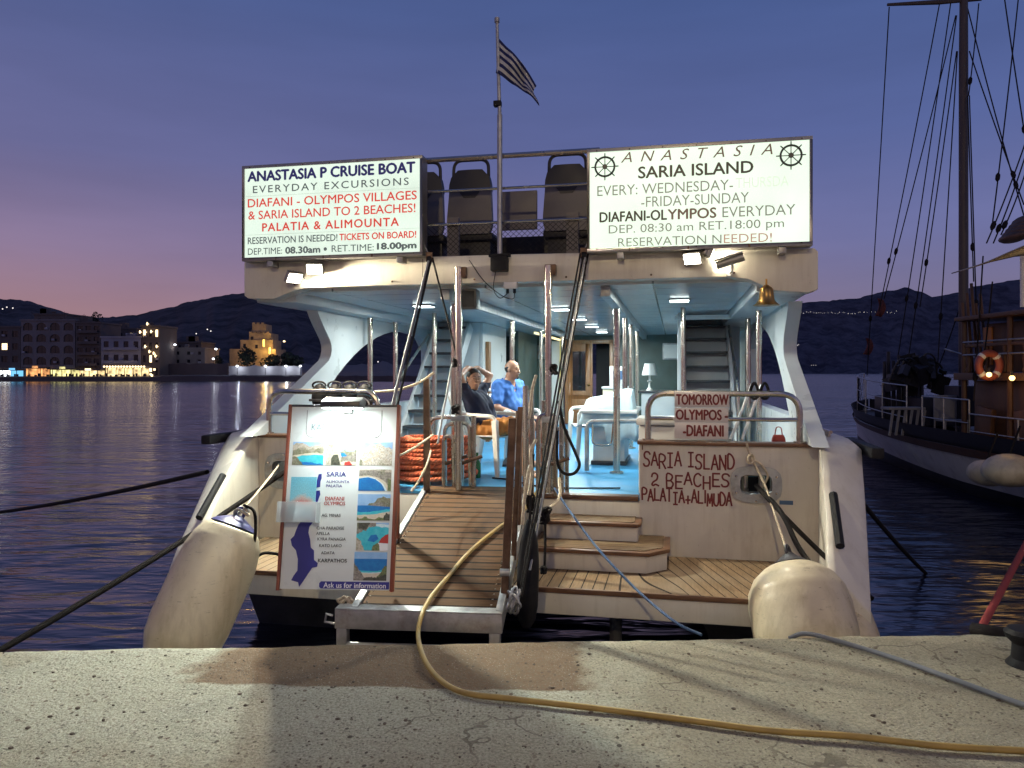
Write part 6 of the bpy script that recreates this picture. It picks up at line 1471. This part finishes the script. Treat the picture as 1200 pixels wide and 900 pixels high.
# white string tying the foot of the board
for k, (a, b_) in enumerate((((399, 703), (404, 690)), ((402, 706), (410, 698)))):
    p = at(*a, 5.0); pts = spline([p, p + V((.03, -.02, .03)), p + V((.05, 0, -.02)), p + V((.02, .02, -.04)), p + V((-.02, 0, 0)), p + V((.06, -.01, .02)), p + V((.07, .01, -.03 - .02 * k))], 5)
    rope_thing(pts, .008, 'tie_string', 'beigerope', 'knotted white string at the foot of the information board', 'string', 'strings tying the board')

# ------------------------------------------------------------------ fenders
def fender(label, top, bot, r, endmat, prof=None, cap=.16):
    top, bot = V(top), V(bot); ax = bot - top; L = ax.length
    t = thing('boat_fender', label, 'fender', (bot.x, bot.y, bot.z - .0)); o = t.location
    pr = prof or [(0, .08), (.02, .26), (.05, .50), (.10, .74), (.17, .89), (.26, .97), (.36, 1), (.68, 1), (.80, .95), (.90, .78), (.96, .55), (1, .12)]
    tt = []
    for i in range(len(pr) - 1):
        for k in range(4): q = k / 4; tt.append((pr[i][0] + (pr[i + 1][0] - pr[i][0]) * q, pr[i][1] + (pr[i + 1][1] - pr[i][1]) * q))
    tt.append(pr[-1])
    MB().lathe(top - o, ax, [(a * L, b_ * r) for a, b_ in tt if a >= cap * .985], 40).build('body', 'fender', t, smooth=60)
    MB().lathe(top - o, ax, [(a * L, b_ * r * 1.012) for a, b_ in tt if a <= cap], 40).build('end_cap', endmat, t, smooth=60)
    n_ = ax.normalized(); s_ = n_.orthogonal().normalized()
    MB().tube([top - o - n_ * .01 + s_ * .035 * math.cos(R(a)) - n_ * .045 * math.sin(R(a)) for a in range(0, 360, 30)], .013, 8, closed=True).build('eye_ring', endmat, t)
    return t
fender('big upright cream fender with a blue end against the sloping stern quarter', at(280, 604, 5.62), at(195, 792, 5.22), .275, 'fenderblue', cap=.085)
fender('bulging cream fender with a black end, its round side towards the quay', at(924, 648, 5.52), at(957, 806, 5.06), .345, 'fenderblack', [(0, .08), (.03, .16), (.08, .34), (.13, .58), (.20, .80), (.30, .95), (.42, 1), (.64, 1), (.80, .93), (.92, .72), (.97, .45), (1, .12)], cap=.10)
fender('cream fender lying against the hull behind the bulging one', at(962, 676, 5.75), at(1000, 790, 5.22), .25, 'fender', cap=.05)
# dark outboard fender on the far side of the port hull
t = thing('tyre_fender', 'black tyre fender hanging in the water outside the hull', 'tyre', B(-3.0, -.42, -.62)); MB().tube([(.0 + .02 * math.cos(R(a)), .21 * math.cos(R(a)), .21 * math.sin(R(a)) - .1) for a in range(0, 360, 20)], .085, 12, closed=True).build('tyre', 'black', t)
t = thing('bag_fender', 'long black bag fender hanging beside the gangway', 'fender', at(617, 735, 5.35)); MB().lathe((0, 0, 0), (.03, 0, 1), [(0, .03), (.05, .06), (.15, .075), (.40, .078), (.58, .065), (.68, .04), (.75, .02)], 20).build('body', 'black', t); MB().tube([(.022, 0, .74), (.05, .05, 1.2)], .01, 6).build('lanyard', 'blackrope', t)

# ------------------------------------------------------------------ ropes and hoses
def qz(px, py, z=.02): return on_plane(px, py, (0, 0, z), (0, 0, 1))
fl = B(-2.30, -.03, .14); fr_ = B(2.08, -.03, .14)
rope_thing(sag(fl, V((-3.6, quay_edge(-3.6) + .03, -.36)), .06, 34), .024, 'mooring_line', 'brownrope', 'thick dark mooring line running from the port fairlead past the upright fender', 'rope')
rope_thing(spline([fl, at(345, 560, 6.5)], 4) if False else sag(B(-2.36, -.04, .20), at(287, 594, 5.66), .01, 10), .010, 'fender_line', 'beigerope', 'thin beige line holding the fender with the blue end', 'rope')
rope_thing(spline([at(286, 592, 5.6), at(298, 600, 5.55), at(299, 628, 5.5), at(294, 655, 5.55), at(310, 648, 5.6), at(330, 650, 5.7)], 8), .011, 'slack_line', 'brownrope', 'slack dark line looping from the fender with the blue end on to the platform', 'rope')
for k in range(3):
    p = at(283, 600, 5.6); pts = [p + V((.05 * math.cos(a * 1.0 + k), .04 * math.sin(a + k), .025 * math.sin(a * 1.7 + k * 2))) for a in [i * .4 for i in range(18)]]
    if k < 2: rope_thing(pts, .009, 'knot_line', 'beigerope' if k else 'greyrope', 'knotted line on the end of the fender with the blue cap', 'rope', 'knots on the blue-capped fender')
rope_thing(sag(at(243, 553, 6.9), V((-11.0, 13.6, -1.0)), .12, 34), .022, 'side_mooring_line', 'blackrope', 'black line from the outer hull side to something beyond the frame', 'rope')
rope_thing(sag(fr_, at(1022, 702, 5.35), .03, 20), .019, 'mooring_line', 'brownrope', 'dark mooring line from the starboard fairlead across the stern quarter', 'rope')
rope_thing(spline([fr_, at(915, 600, 6.1), at(935, 640, 5.85), at(955, 668, 5.6)], 8), .021, 'fender_line', 'blackrope', 'thick black line from the starboard fairlead down to the bulging fender', 'rope')
rope_thing(spline([B(2.0, -.06, .50), B(2.03, -.06, .40), at(897, 570, 6.4), at(912, 615, 6.0), at(923, 648, 5.72)], 8), .010, 'white_line', 'beigerope', 'thin white line from the cap rail to the bulging fender', 'rope')
rope_thing(spline([B(2.02, -.06, .36), B(2.10, -.08, .34), B(2.17, -.05, .24), B(2.15, -.02, .15)], 8), .009, 'white_line', 'beigerope', 'short white loop hanging over the starboard fairlead', 'rope')
for k in range(2):
    p = B(2.03, -.06, .37); rope_thing([p + V((.03 * math.cos(a + k), -.012 + .02 * math.sin(a * 1.3), .035 * math.sin(a + k * 1.3))) for a in [i * .4 for i in range(20)]], .009, 'knot_line', 'beigerope', 'white knot on the cap rail above the starboard fairlead', 'rope', 'white knots at the starboard rail')
rope_thing(spline([at(923, 650, 5.72), at(918, 658, 5.7), at(913, 668, 5.65), at(921, 670, 5.6)], 6), .010, 'white_line', 'greyrope', 'pale line end tied to the black end of the bulging fender', 'rope')
# thin blue hose from deck to quay, grey cable and yellow hose on the quay
rope_thing(spline([at(650, 572, 6.3), at(665, 595, 6.1), at(700, 642, 5.7), at(745, 690, 5.3), at(790, 728, 4.9), at(822, 744, 4.68)] , 8), .0095, 'blue_hose', 'bluehose', 'thin blue hose running from the deck over the boarding steps to the quay edge', 'hose')
rope_thing(spline([at(925, 748, 4.72), qz(945, 742.5), qz(985, 752), qz(1050, 772), qz(1120, 797), qz(1200, 826), qz(1290, 852)], 8), .014, 'grey_cable', 'greyhose', 'grey cable lying on the concrete quay below the bulging fender', 'cable')
yp = [gpt(640, 560, .02), gpt(612, 600, .022), gpt(585, 618, .022), gpt(552, 645, .022), gpt(525, 676, .022), gpt(505, 700, .03)]
yp += [at(494, 722, 4.78), at(490, 745, 4.62), qz(497, 772, .03), qz(515, 796), qz(545, 812), qz(600, 819), qz(690, 829), qz(800, 843), qz(900, 856), qz(1000, 863), qz(1100, 874), qz(1200, 880), qz(1330, 886)]
rope_thing(spline(yp, 8), .0145, 'yellow_hose', 'yellowhose', 'long yellow hose curling over the gangway and along the quay', 'hose', n=12)
rope_thing(sag(at(1148, 739, 4.80), V((8.62, 11.6, .80)), .06, 30), .026, 'red_mooring_line', 'redcloth', 'reddish mooring line rising from the quay edge towards the sailing ship', 'rope')
rope_thing(spline([at(1140, 738, 4.80), at(1160, 741, 4.72), at(1185, 745, 4.70), at(1215, 750, 4.66)], 8), .045, 'quay_hose', 'blackrope', 'thick black ribbed rope along the quay edge', 'rope')
t = thing('bollard', 'black iron bollard cut by the picture edge on the quay', 'bollard', qz(1203, 782, -.02)); MB().lathe((0, 0, 0), (0, 0, 1), [(0, .11), (.02, .10), (.05, .075), (.13, .07), (.16, .10), (.19, .11), (.21, .09), (.215, .02)], 24).build('post', 'black', t)
rope_thing(sag(at(1000, 576, 6.65), at(1085, 672, 9.6), .03, 14), .022, 'water_line', 'blackrope', 'dark line slanting into the water between the two boats', 'rope')
# tackle lines over the gangway
def line(a, b, r, m, label, name='tackle_line', drop=0, grp=None): return rope_thing(sag(a, b, drop, 8 if drop == 0 else 16), r, name, m, label, 'rope', grp)
A1 = bl(503, 302, -.10); A1 = BM @ A1; A2 = BM @ bl(684, 297, -.10)
gl = 'tackle lines beside the coil of orange rope'
line(A1, at(459, 478, 6.2), .013, 'greyrope', 'grey tackle line from the fascia to the gangway foot', grp=None)
line(A1 + V((.02, 0, 0)), at(466, 474, 6.2), .011, 'blackrope', 'black tackle line running beside the grey one to the gangway foot')
line(A1 + V((.03, .0, 0)), B(-.56, -.02, 1.22), .009, 'blackrope', 'thin black line from the fascia bracket down to the first gantry pole')
line(at(530, 425, 6.95), at(513, 520, 6.6), .010, 'greyrope', 'pale line slanting beside the first gantry pole')
for i, (q, b, r, m, lb) in enumerate(((0, at(611, 700, 5.02), .009, 'blackrope', 'black tackle line on the outside of the gangway cluster'), (.02, at(621, 668, 5.25), .009, 'greyrope', 'grey tackle line in the middle of the gangway cluster'), (.04, at(632, 610, 5.6), .008, 'brownrope', 'brown tackle line in the gangway cluster'), (-.03, at(604, 722, 4.9), .008, 'blackrope', 'thin black tackle line reaching the gangway end beam'))):
    line(A2 + V((q, 0, 0)), b, r, m, lb)
for u in (-1, 1):
    a = A1 if u < 0 else A2; t = thing('pulley_block', 'black pulley block under the fascia at the ' + ('navy and red sign' if u < 0 else 'ship wheel sign'), 'pulley', a - V((0, 0, .02))); MB().cyl((-.02, 0, 0), (.02, 0, 0), .035, n=14).build('wheel', 'black', t); MB().lim((-.03, -.012, -.02), (.03, .012, .07)).build('shackle', 'rust', t, .004)
    line(a + V((0, 0, .02)), a + V((.10 * u, 0, .22)), .007, 'greyrope', 'short lashing above the pulley block near the ' + ('navy and red sign' if u < 0 else 'ship wheel sign'))
rope_thing(spline([at(683, 430, 6.3), at(676, 455, 6.35), at(672, 490, 6.4)], 3) if False else spline([at(655, 470, 6.2), at(661, 500, 6.25), at(674, 530, 6.3), at(679, 545, 6.3), at(672, 555, 6.3), at(660, 554, 6.28), at(653, 540, 6.25), at(653, 505, 6.2)], 8), .013, 'black_hose', 'blackrope', 'black hose hanging in a loop beside the gangway posts', 'hose')
def knot(px, py, d, r, n, m, label, seed, tall=1.3, thick=.011):
    rr = random.Random(seed); c = at(px, py, d); pts = []
    for i in range(n * 14):
        a = 2 * math.pi * i / 14; n1, n2, n3 = (noise.noise(V((i * .035, seed, q_))) for q_ in (1, 5, 9))
        pts.append(c + V((math.cos(a * 1.17 + 3 * n1) * r * (.75 + .8 * n2), math.sin(a * 1.7 + seed) * r * .6, math.sin(a * .83 + 4 * n3) * r * tall * (.85 + .6 * n1))))
    rope_thing(pts, thick, 'rope_bundle', m, label, 'rope')
knot(637, 604, 5.75, .045, 5, 'blackrope', 'black rope bundle hanging at the corner of the boarding steps', 3, 1.5)
rope_thing([at(639, 612, 5.75), at(639, 640, 5.72), at(638, 668, 5.7)], .010, 'hanging_line', 'blackrope', 'thin black line hanging below the bundle at the boarding steps', 'rope')
knot(637, 668, 5.7, .022, 3, 'blackrope', 'small black knot at the lower end of the hanging line', 5, 1.2)
knot(649, 433, 6.6, .03, 4, 'blackrope', 'black knot lashed to the second gantry pole', 8, 1.6, .010)
knot(533, 425, 6.85, .022, 4, 'blackrope', 'black lashing around the first gantry pole', 9, 1.8, .009)
knot(534, 480, 6.75, .04, 3, 'blackrope', 'black straps bundled on the tubular frame below the first gantry pole', 10, 1.0, .012)
knot(602, 705, 4.90, .04, 6, 'galv', 'tangle of chain and shackles on the gangway corner', 11, 1.9, .009)
knot(622, 590, 5.6, .03, 4, 'brownrope', 'brown lashing on the thick gangway posts', 12, 2.2, .010)
rope_thing(spline([at(508, 437, 6.85), at(490, 449, 6.75), at(465, 457, 6.65), at(440, 459, 6.75)], 6), .012, 'handrail_rope', 'beigerope', 'beige rope strung from the gangway stanchion to the rail', 'rope')
rope_thing(spline([at(507, 510, 6.8), at(485, 525, 6.4), at(466, 535, 5.9)], 6), .010, 'handrail_rope', 'beigerope', 'beige rope slanting across the coil of orange rope', 'rope')
rope_thing(spline([at(505, 528, 6.8), at(500, 545, 6.6), at(490, 565, 6.5), at(482, 576, 6.45)], 6), .010, 'handrail_rope', 'beigerope', 'short beige rope end hanging before the coil of orange rope', 'rope')
for i, (a, lb) in enumerate((([(628, 440, 5.55), (624, 455, 5.5), (622, 475, 5.45), (620, 490, 5.4)], 'frayed beige rope at the top of the gangway posts'), ([(628, 515, 5.4), (622, 530, 5.35), (623, 555, 5.3), (620, 580, 5.25)], 'beige rope half way down the gangway posts'), ([(622, 545, 5.25), (618, 560, 5.2), (614, 590, 5.15), (612, 615, 5.1)], 'beige rope low on the gangway posts'), ([(655, 560, 6.2), (656, 580, 6.1), (648, 592, 6.0), (636, 598, 5.9)], 'pale rope bight at the head of the boarding steps'))):
    rope_thing(spline([at(*q) for q in a], 6), .012, 'loose_rope', 'beigerope', lb, 'rope')
rope_thing(spline([B(-.45, .9, .01), B(-.2, .8, .008), B(.0, .5, .012), B(.3, .35, .012), B(.9, .45, .012)], 8), .008, 'deck_cable', 'blackrope', 'thin dark cable lying across the blue deck', 'cable')
for i, px in enumerate((884, 896)):
    p = bl(px, 462, .3); knotc = BM @ p; rope_thing([knotc + V((.035 * math.cos(a), .02 * math.sin(a * 2), .07 * math.sin(a) + .03)) for a in [k * .42 for k in range(16)]], .014, 'rail_strap', 'blackrope', 'black strap looped over the rail beside the pale poles', 'strap', 'black straps on the rail')
# ------------------------------------------------------------------ wooden sailing ship moored to the east
SX, SBOW, SST = 11.25, 24.2, 7.2
ship = thing('sailing_ship', 'dark wooden sailing ship with a white hull band, tall mast and orange lit cabin', 'ship', (SX, 15, WZ))
def half(y):          # half breadth of the deck
    t = (y - SST) / (SBOW - SST); return 2.5 * max(0.0, 1 - max(0, (t - .35) / .65) ** 2.3) ** .62 if t < 1 else .02
def sheer(y): t = (y - SST) / (SBOW - SST); return .10 + .16 * max(0, t - .3) + .62 * max(0, t - .55) ** 1.6 * 1.35
def shell(z0f, z1f, off=0, n=40):
    mb = MB()
    for s_ in (-1, 1):
        secs = []
        for i in range(n + 1):
            y = SST + (SBOW - SST) * i / n; row = []
            for k in range(9):
                q = k / 8; zt = sheer(y); zz = z0f(y, zt) + (z1f(y, zt) - z0f(y, zt)) * q; full = (zz - (-1.7)) / (zt + 1.7); flare = full ** (.35 + .75 * max(0, (i / n - .5)) * 2)
                b_ = max(.03, half(y - (1 - full) * 1.4 * (i / n) ** 2)) * flare + off
                row.append((s_ * b_, y - 15, zz - WZ))
            secs.append(row)
        mb.loft(secs, closed=False, cap=False)
    return mb
shell(lambda y, zt: -1.7, lambda y, zt: zt - .75).build('lower_hull', 'shipdark', ship, smooth=50)
shell(lambda y, zt: zt - .75, lambda y, zt: zt - .14, .006).build('white_band', 'shiphull', ship, smooth=50)
shell(lambda y, zt: zt - .14, lambda y, zt: zt + .02, .04).build('rubbing_strake', 'shipwood', ship, smooth=50)
shell(lambda y, zt: zt + .02, lambda y, zt: zt + .34, -.02).build('bulwark', 'shipdark', ship, smooth=50)
dk = MB(); secs = []
for i in range(31): y = SST + (SBOW - SST) * i / 30; secs.append([(-half(y), y - 15, sheer(y) - WZ), (half(y), y - 15, sheer(y) - WZ)])
dk.loft(secs, closed=False, cap=False).build('deck', 'shipwood', ship)
st = MB(); st.add([(x, SST - 15, z) for x, z in ((-2.4, -.8), (2.4, -.8), (2.5, 1.0), (-2.5, 1.0))], [(0, 1, 2, 3)]); st.build('transom', 'shipwood', ship)
def sp(y, s_=-1, dz=0, ins=.1): return V((s_ * max(.02, half(y) - ins), y - 15, sheer(y) + dz - WZ))
for name, y0, y1, zs in (('bow_rail', 24.0, 17.6, (.42, .78, 1.15)), ('side_rail', 16.8, 14.9, (.5, .95)), ('side_rail', 14.9, 9.0, (.35, .68))):
    n = max(3, int((y0 - y1) / .4)); r_ = MB()
    for z in zs: r_.tube([sp(y0 + (y1 - y0) * i / n, -1, z) for i in range(n + 1)], .017 if z == zs[-1] else .012, 6)
    ro = r_.build(name, 'galv', ship)
    k = max(2, int((y0 - y1) / 1.3))
    for i in range(k + 1): y = y0 + (y1 - y0) * i / k; MB().cyl(sp(y, -1, 0), sp(y, -1, zs[-1]), .017, n=6).build('rail_post', 'galv', ro)
r_ = MB()
for z in (.42, .78, 1.15): r_.tube([sp(24.0 - 6 * i / 14, 1, z) for i in range(15)], .014, 6)
r_.build('bow_rail', 'galv', ship)
nt = MB()
for i in range(12): a = sp(24.0 - i * .16, -1, .05); b_ = sp(24.0 - (i + 3) * .16, -1, 1.1); nt.tube([a, b_], .006, 4, cap=False); nt.tube([sp(24.0 - (i + 3) * .16, -1, .05), sp(24.0 - i * .16, -1, 1.1)], .006, 4, cap=False)
nt.build('bow_netting', 'blackrope', ship)
so_ = ship.location
def sl(p): return V(p) - so_
# mast with its spreader and standing rigging
mt = MB().tube([sl((10.7, 18.2, -.2)), sl((10.7, 18.2, 9.0)), sl((10.72, 18.2, 14.5))], [.108, .10, .06], 14); mo = mt.build('mast', 'mast', ship)
MB().tube([sl(at(1040, 5.5, 18.2)), sl(at(1100, 2.5, 18.2)), sl(at(1150, -1, 18.2))], [.035, .06, .04], 8).build('spreader', 'mast', ship)
def shroud(a, b, r=.014):
    MB().tube(sag(sl(a), sl(b), .02 + .10 * ((a.x * 7.3) % 1), 8), r, 5).lathe(sl(a.lerp(b, .8)), sl(b) - sl(a), [(0, .02), (.05, .045), (.14, .045), (.19, .02)], 8).build('shroud', 'blackrope', ship)
for a, b in (((1042, 8, 18.2), (1016, 440, 23.5)), ((1101, 4, 18.2), (1030, 365, 21.5)), ((1114, 4, 18.2), (1052, 420, 20.8)), ((1120, 18, 18.2), (1036, 350, 20.8)), ((1121, 18, 18.2), (1063, 430, 20)), ((1121, 60, 18.2), (1078, 360, 19.5)), ((1122, 60, 18.2), (1098, 440, 18.9)), ((1147, 4, 18.2), (1135, 112, 18.0)), ((1134, 112, 18), (1141, 330, 17.2)), ((1134, 10, 18.2), (1205, 270, 16)), ((1136, 60, 18), (1200, 240, 16)), ((1136, 112, 18), (1146, 420, 15.5)), ((1176, -10, 17), (1206, 190, 15.6)), ((1194, -8, 17), (1163, 262, 15.2)), ((1204, 160, 15), (1156, 285, 14.6)), ((1204, 175, 15), (1164, 285, 14.6)), ((1204, 195, 15), (1173, 275, 14.6)), ((1152, 300, 14.6), (1141, 470, 14.2)), ((1163, 330, 14.4), (1150, 440, 14.2)), ((1128, 350, 18.2), (1090, 452, 20.5))):
    shroud(at(*a), at(*b))
# deckhouse, upper bridge, awning
hs = MB().lim(sl((9.15, 9.0, .15)), sl((12.6, 15.2, 1.45))); hs.lim(sl((9.25, 9.0, 1.62)), sl((12.4, 15.0, 2.55))); hs.build('deckhouse', 'shipwood', ship, .02)
MB().lim(sl((8.85, 8.8, 1.46)), sl((12.8, 15.4, 1.60))).build('upper_deck_edge', 'shipwood', ship, .01); MB().lim(sl((8.8, 8.8, 2.62)), sl((12.8, 15.3, 2.70))).build('bridge_roof', 'shipwood', ship, .02)
for x, y in ((8.95, 15.2), (8.95, 13.8), (8.95, 12.4), (8.95, 10.6)):
    MB().cyl(sl((x, y, .12)), sl((x, y, 2.62)), .05, n=8).build('roof_post', 'shipwood', ship)
for z in (1.95, 2.2): MB().tube([sl((8.92, 15.2, z)), sl((8.92, 9.0, z))], .018, 6).build('upper_rail', 'galv', ship)
for i in range(10):
    y = 15.1 - i * .56; MB().box(sl((9.235, y - .2, 2.12)), (.03, .26, .74)).build('carved_panel', 'shipwood' if i % 3 else 'shiporange', ship, .004)
    MB().lathe(sl((8.98, y, 1.60)), (0, 0, 1), [(0, .05), (.06, .06), (.12, .035), (.25, .06), (.38, .035), (.46, .05), (.5, .05)], 10).build('baluster', 'shipwood', ship)
MB().lim(sl((8.93, 9.0, 2.10)), sl((9.03, 15.2, 2.16))).build('wood_rail', 'shipwood', ship, .01)
for i in range(5): MB().tube([sl((9.05 + .1 * i, 15.25, 1.6)), sl((9.0 + .12 * i, 15.35 + .05 * i, 3.0 + .2 * (i % 3)))], .03, 7).build('stowed_spar', 'shipwood', ship)
for i in range(4): MB().box(sl((8.98, 14.6 - i * 1.2, .55)), (.10, .5, .8), Matrix.Rotation(R(8 * (-1) ** i), 3, 'X')).build('deck_locker', 'shipwood', ship, .03)
dr_ = MB().box(sl((9.13, 12.05, .72)), (.04, 1.0, 1.1)); dr_.build('cabin_door', 'shiporange', ship, .01)
MB().box(sl((9.10, 12.05, .72)), (.02, .03, 1.08)).build('door_trim', 'shipwood', ship)
MB().box(sl((9.13, 10.7, .72)), (.04, 1.0, 1.1)).build('cabin_door', 'shiporange', ship, .01)
MB().lim(sl((9.0, 13.0, .7)), sl((9.14, 13.9, .78))).build('bench_edge', 'shiporange', ship, .01)
aw = MB(); secs = []
for i in range(9):
    q = i / 8; secs.append([(8.35 + 3.6 * (k / 6), 14.6 - 4.6 * q, 3.50 + .75 * math.sin(math.pi * k / 6) * .5 + .12 * q * 3 - .03 * math.sin(q * 9)) for k in range(7)])
secs = [[sl(p) for p in r0] for r0 in secs]; ao = aw.loft(secs, closed=False, cap=False).build('awning', 'canvas', ship, smooth=70); ao.modifiers.new('thick', 'SOLIDIFY').thickness = .02
for x, y, z in ((8.5, 12.8, 3.55), (8.5, 10.4, 3.8)): MB().cyl(sl((x, y, 2.7)), sl((x, y, z)), .03, n=8).build('awning_post', 'whiteplastic', ship)
fs_ = MB()
for k in range(5): p = at(1188 + k * 4, 278 - k * 5, 14.0); fs_.ball(sl(p), (.14, .4, .10), 12, 8)
fs_.build('furled_sail', 'rust', ship, smooth=60)
# things stowed on the ship
rr = random.Random(6)
for i in range(9):
    px = 1036 + i * 5.6 + rr.uniform(-1, 1); top = at(px, 412 + rr.uniform(0, 14), 19.5); b_ = V((top.x, 19.5, sheer(19.5)))
    MB().tube([sl(b_), sl(top)], [.05 + rr.uniform(0, .03), .04], 7).build('bulwark_timber', 'shipdark', ship)
for i in range(6):
    c = at(1056 + i * 7.5, 438 + rr.uniform(-9, 8), 18.8); mb = MB(); s_ = rr.uniform(.12, .22)
    
    for q in range(5): mb.box((rr.uniform(-.2, .2), rr.uniform(-.3, .3), rr.uniform(-.3, .25)), (rr.uniform(.06, .3), rr.uniform(.1, .4), rr.uniform(.08, .5)), Matrix.Rotation(rr.uniform(-.6, .6), 3, 'Y') @ Matrix.Rotation(rr.uniform(-.5, .5), 3, 'X'))
    mb.tube(spline([(-.3, 0, -.2), (-.1, -.1, .3), (.15, -.1, .2), (.25, 0, -.3)], 5), .025, 6)
    mb.v = [p + sl(c) for p in mb.v]; mb.build('stowed_gear', ('shipdark', 'shipdark', 'black')[i % 3], ship, smooth=30)
MB().lim(sl((9.9, 18.6, .3)), sl((11.5, 21.0, 1.0))).build('fore_cabin', 'shipdark', ship, .05)
MB().tube(bend([sl(at(1107, 409, 17)), sl(at(1120, 413, 16.8)), sl(at(1142, 419, 16.4))], .1), .02, 8).build('boom_fitting', 'galv', ship)
p = sl(at(1128, 452, 17.4)); MB().lim(p - V((.26, .3, .9)), p + V((.26, .3, .0))).build('winch_post', 'shipdark', ship, .03)
t = thing('life_ring', 'orange life ring hanging on the rail of the sailing ship', 'life ring', at(1159, 428, 13.9)); MB().tube([(.19 * math.cos(R(a)), .0, .22 * math.sin(R(a))) for a in range(0, 360, 15)], .065, 12, closed=True).build('ring', 'lifering', t)
for a in (45, 135, 225, 315): c = V((.19 * math.cos(R(a)), 0, .22 * math.sin(R(a)))); d = V((-math.sin(R(a)), 0, math.cos(R(a)))); MB().cyl(c - d * .03, c + d * .03, .068, n=12).build('band', 'whiteplastic', t)
for i, (px, py, d) in enumerate(((1159, 439, 13.6), (1186, 443, 12.9))):
    t = thing('cabin_bulb', ['glowing bulb under the upper deck of the ship near the life ring', 'second glowing bulb further along, above the orange cabin door'][i], 'bulb', at(px, py, d)); MB().ball((0, 0, 0), .045, 10, 8).build('glass', emat('ship_bulb', (1, .62, .22), 4), t); MB().cyl((0, 0, .04), (0, 0, .12), .02).build('socket', 'darkplastic', t)
    lamp('cabin_bulb_light', 'POINT', at(px, py, d) + V((.0, -.10, -.12)), 3.5, (1, .55, .18), .2)
lamp('awning_light', 'AREA', (9.9, 12.6, 2.78), 9, (1, .72, .42), .5, (9.7, 12.6, 4))
lamp('cabin_light', 'POINT', (9.0, 12.6, 1.30), 2.5, (1, .52, .16), .35)
t = thing('white_chair', 'white canvas chair on the deck of the sailing ship', 'chair', (at(1108, 470, 17.2).x, 17.2, sheer(17.2))); MB().lim((-.26, -.02, .42), (.26, .03, .95)).build('backrest', 'oldwhite', t, .02); MB().lim((-.26, -.45, .38), (.26, .0, .42)).build('seat', 'oldwhite', t, .01)
for x in (-.24, .24):
    for y in (-.42, .0): MB().cyl((x, y, 0), (x, y, .40), .02, n=8).build('leg', 'oldwhite', t)
p = at(1058, 492, 17.6); t = thing('slatted_bench', 'pale slatted bench turned on its side at the rail of the ship', 'bench', (p.x, 17.6, sheer(17.6) + .02))
MB().lim((-.42, -.2, .58), (.42, .2, .64)).build('seat', 'oldwhite', t, .01)
for i in range(6): MB().box((-.36 + i * .145, -.19, .29), (.05, .03, .58), Matrix.Rotation(R(8), 3, 'Y')).build('slat', 'oldwhite', t)
for i, (px, py, d) in enumerate(((1029, 361, 21.8), (1015, 406, 23.4))):
    t = thing('signal_flag', ['dark red flag hanging high on the forward rigging line', 'dark red flag hanging just above the bow rail'][i], 'flag', at(px, py + 9, d)); mb = []
    for k in range(9):
        q = k / 8; mb.append([(.10 * math.sin(q * 2 + 1) + .13 * (a - .5) * 1.6 * (1 - .3 * q) + .04 * math.sin(a * 6 + q * 4), .05 * math.sin(a * 8 + q * 3), .50 * (1 - q) - .04 * a) for a in [j / 6 for j in range(7)]])
    o = MB().loft(mb, closed=False, cap=False).build('cloth', 'flagcloth', t, smooth=80); o.modifiers.new('thick', 'SOLIDIFY').thickness = .006
def soft_fender(px, py, d, rx, rz, label):
    c = at(px, py, d); t = thing('ship_fender', label, 'fender', c, 0, 'white fenders on the side of the ship'); mb = MB().ball((0, 0, 0), (rx, .42, rz), 22, 16)
    for p in mb.v: p *= 1 + .12 * noise.noise(p * 2.2 + V((px, 0, 0)))
    mb.build('body', 'fender', t, smooth=70); MB().tube([(0, 0, rz * .9), (.25, .1, rz + .45)], .018, 6).build('lanyard', 'blackrope', t)
soft_fender(1182, 552, 12.3, .40, .26, 'large white fender at the side of the ship'); soft_fender(1156, 555, 12.9, .26, .22, 'smaller white fender half behind the large one on the ship')
t = thing('mooring_buoy', 'small dark buoy floating between the two boats', 'buoy', at(1013, 518, 27)); MB().ball((0, 0, .0), (.22, .22, .28), 12, 8).build('float', 'shipdark', t); MB().cyl((0, 0, .2), (0, 0, .6), .03, n=8).build('stem', 'shipdark', t)
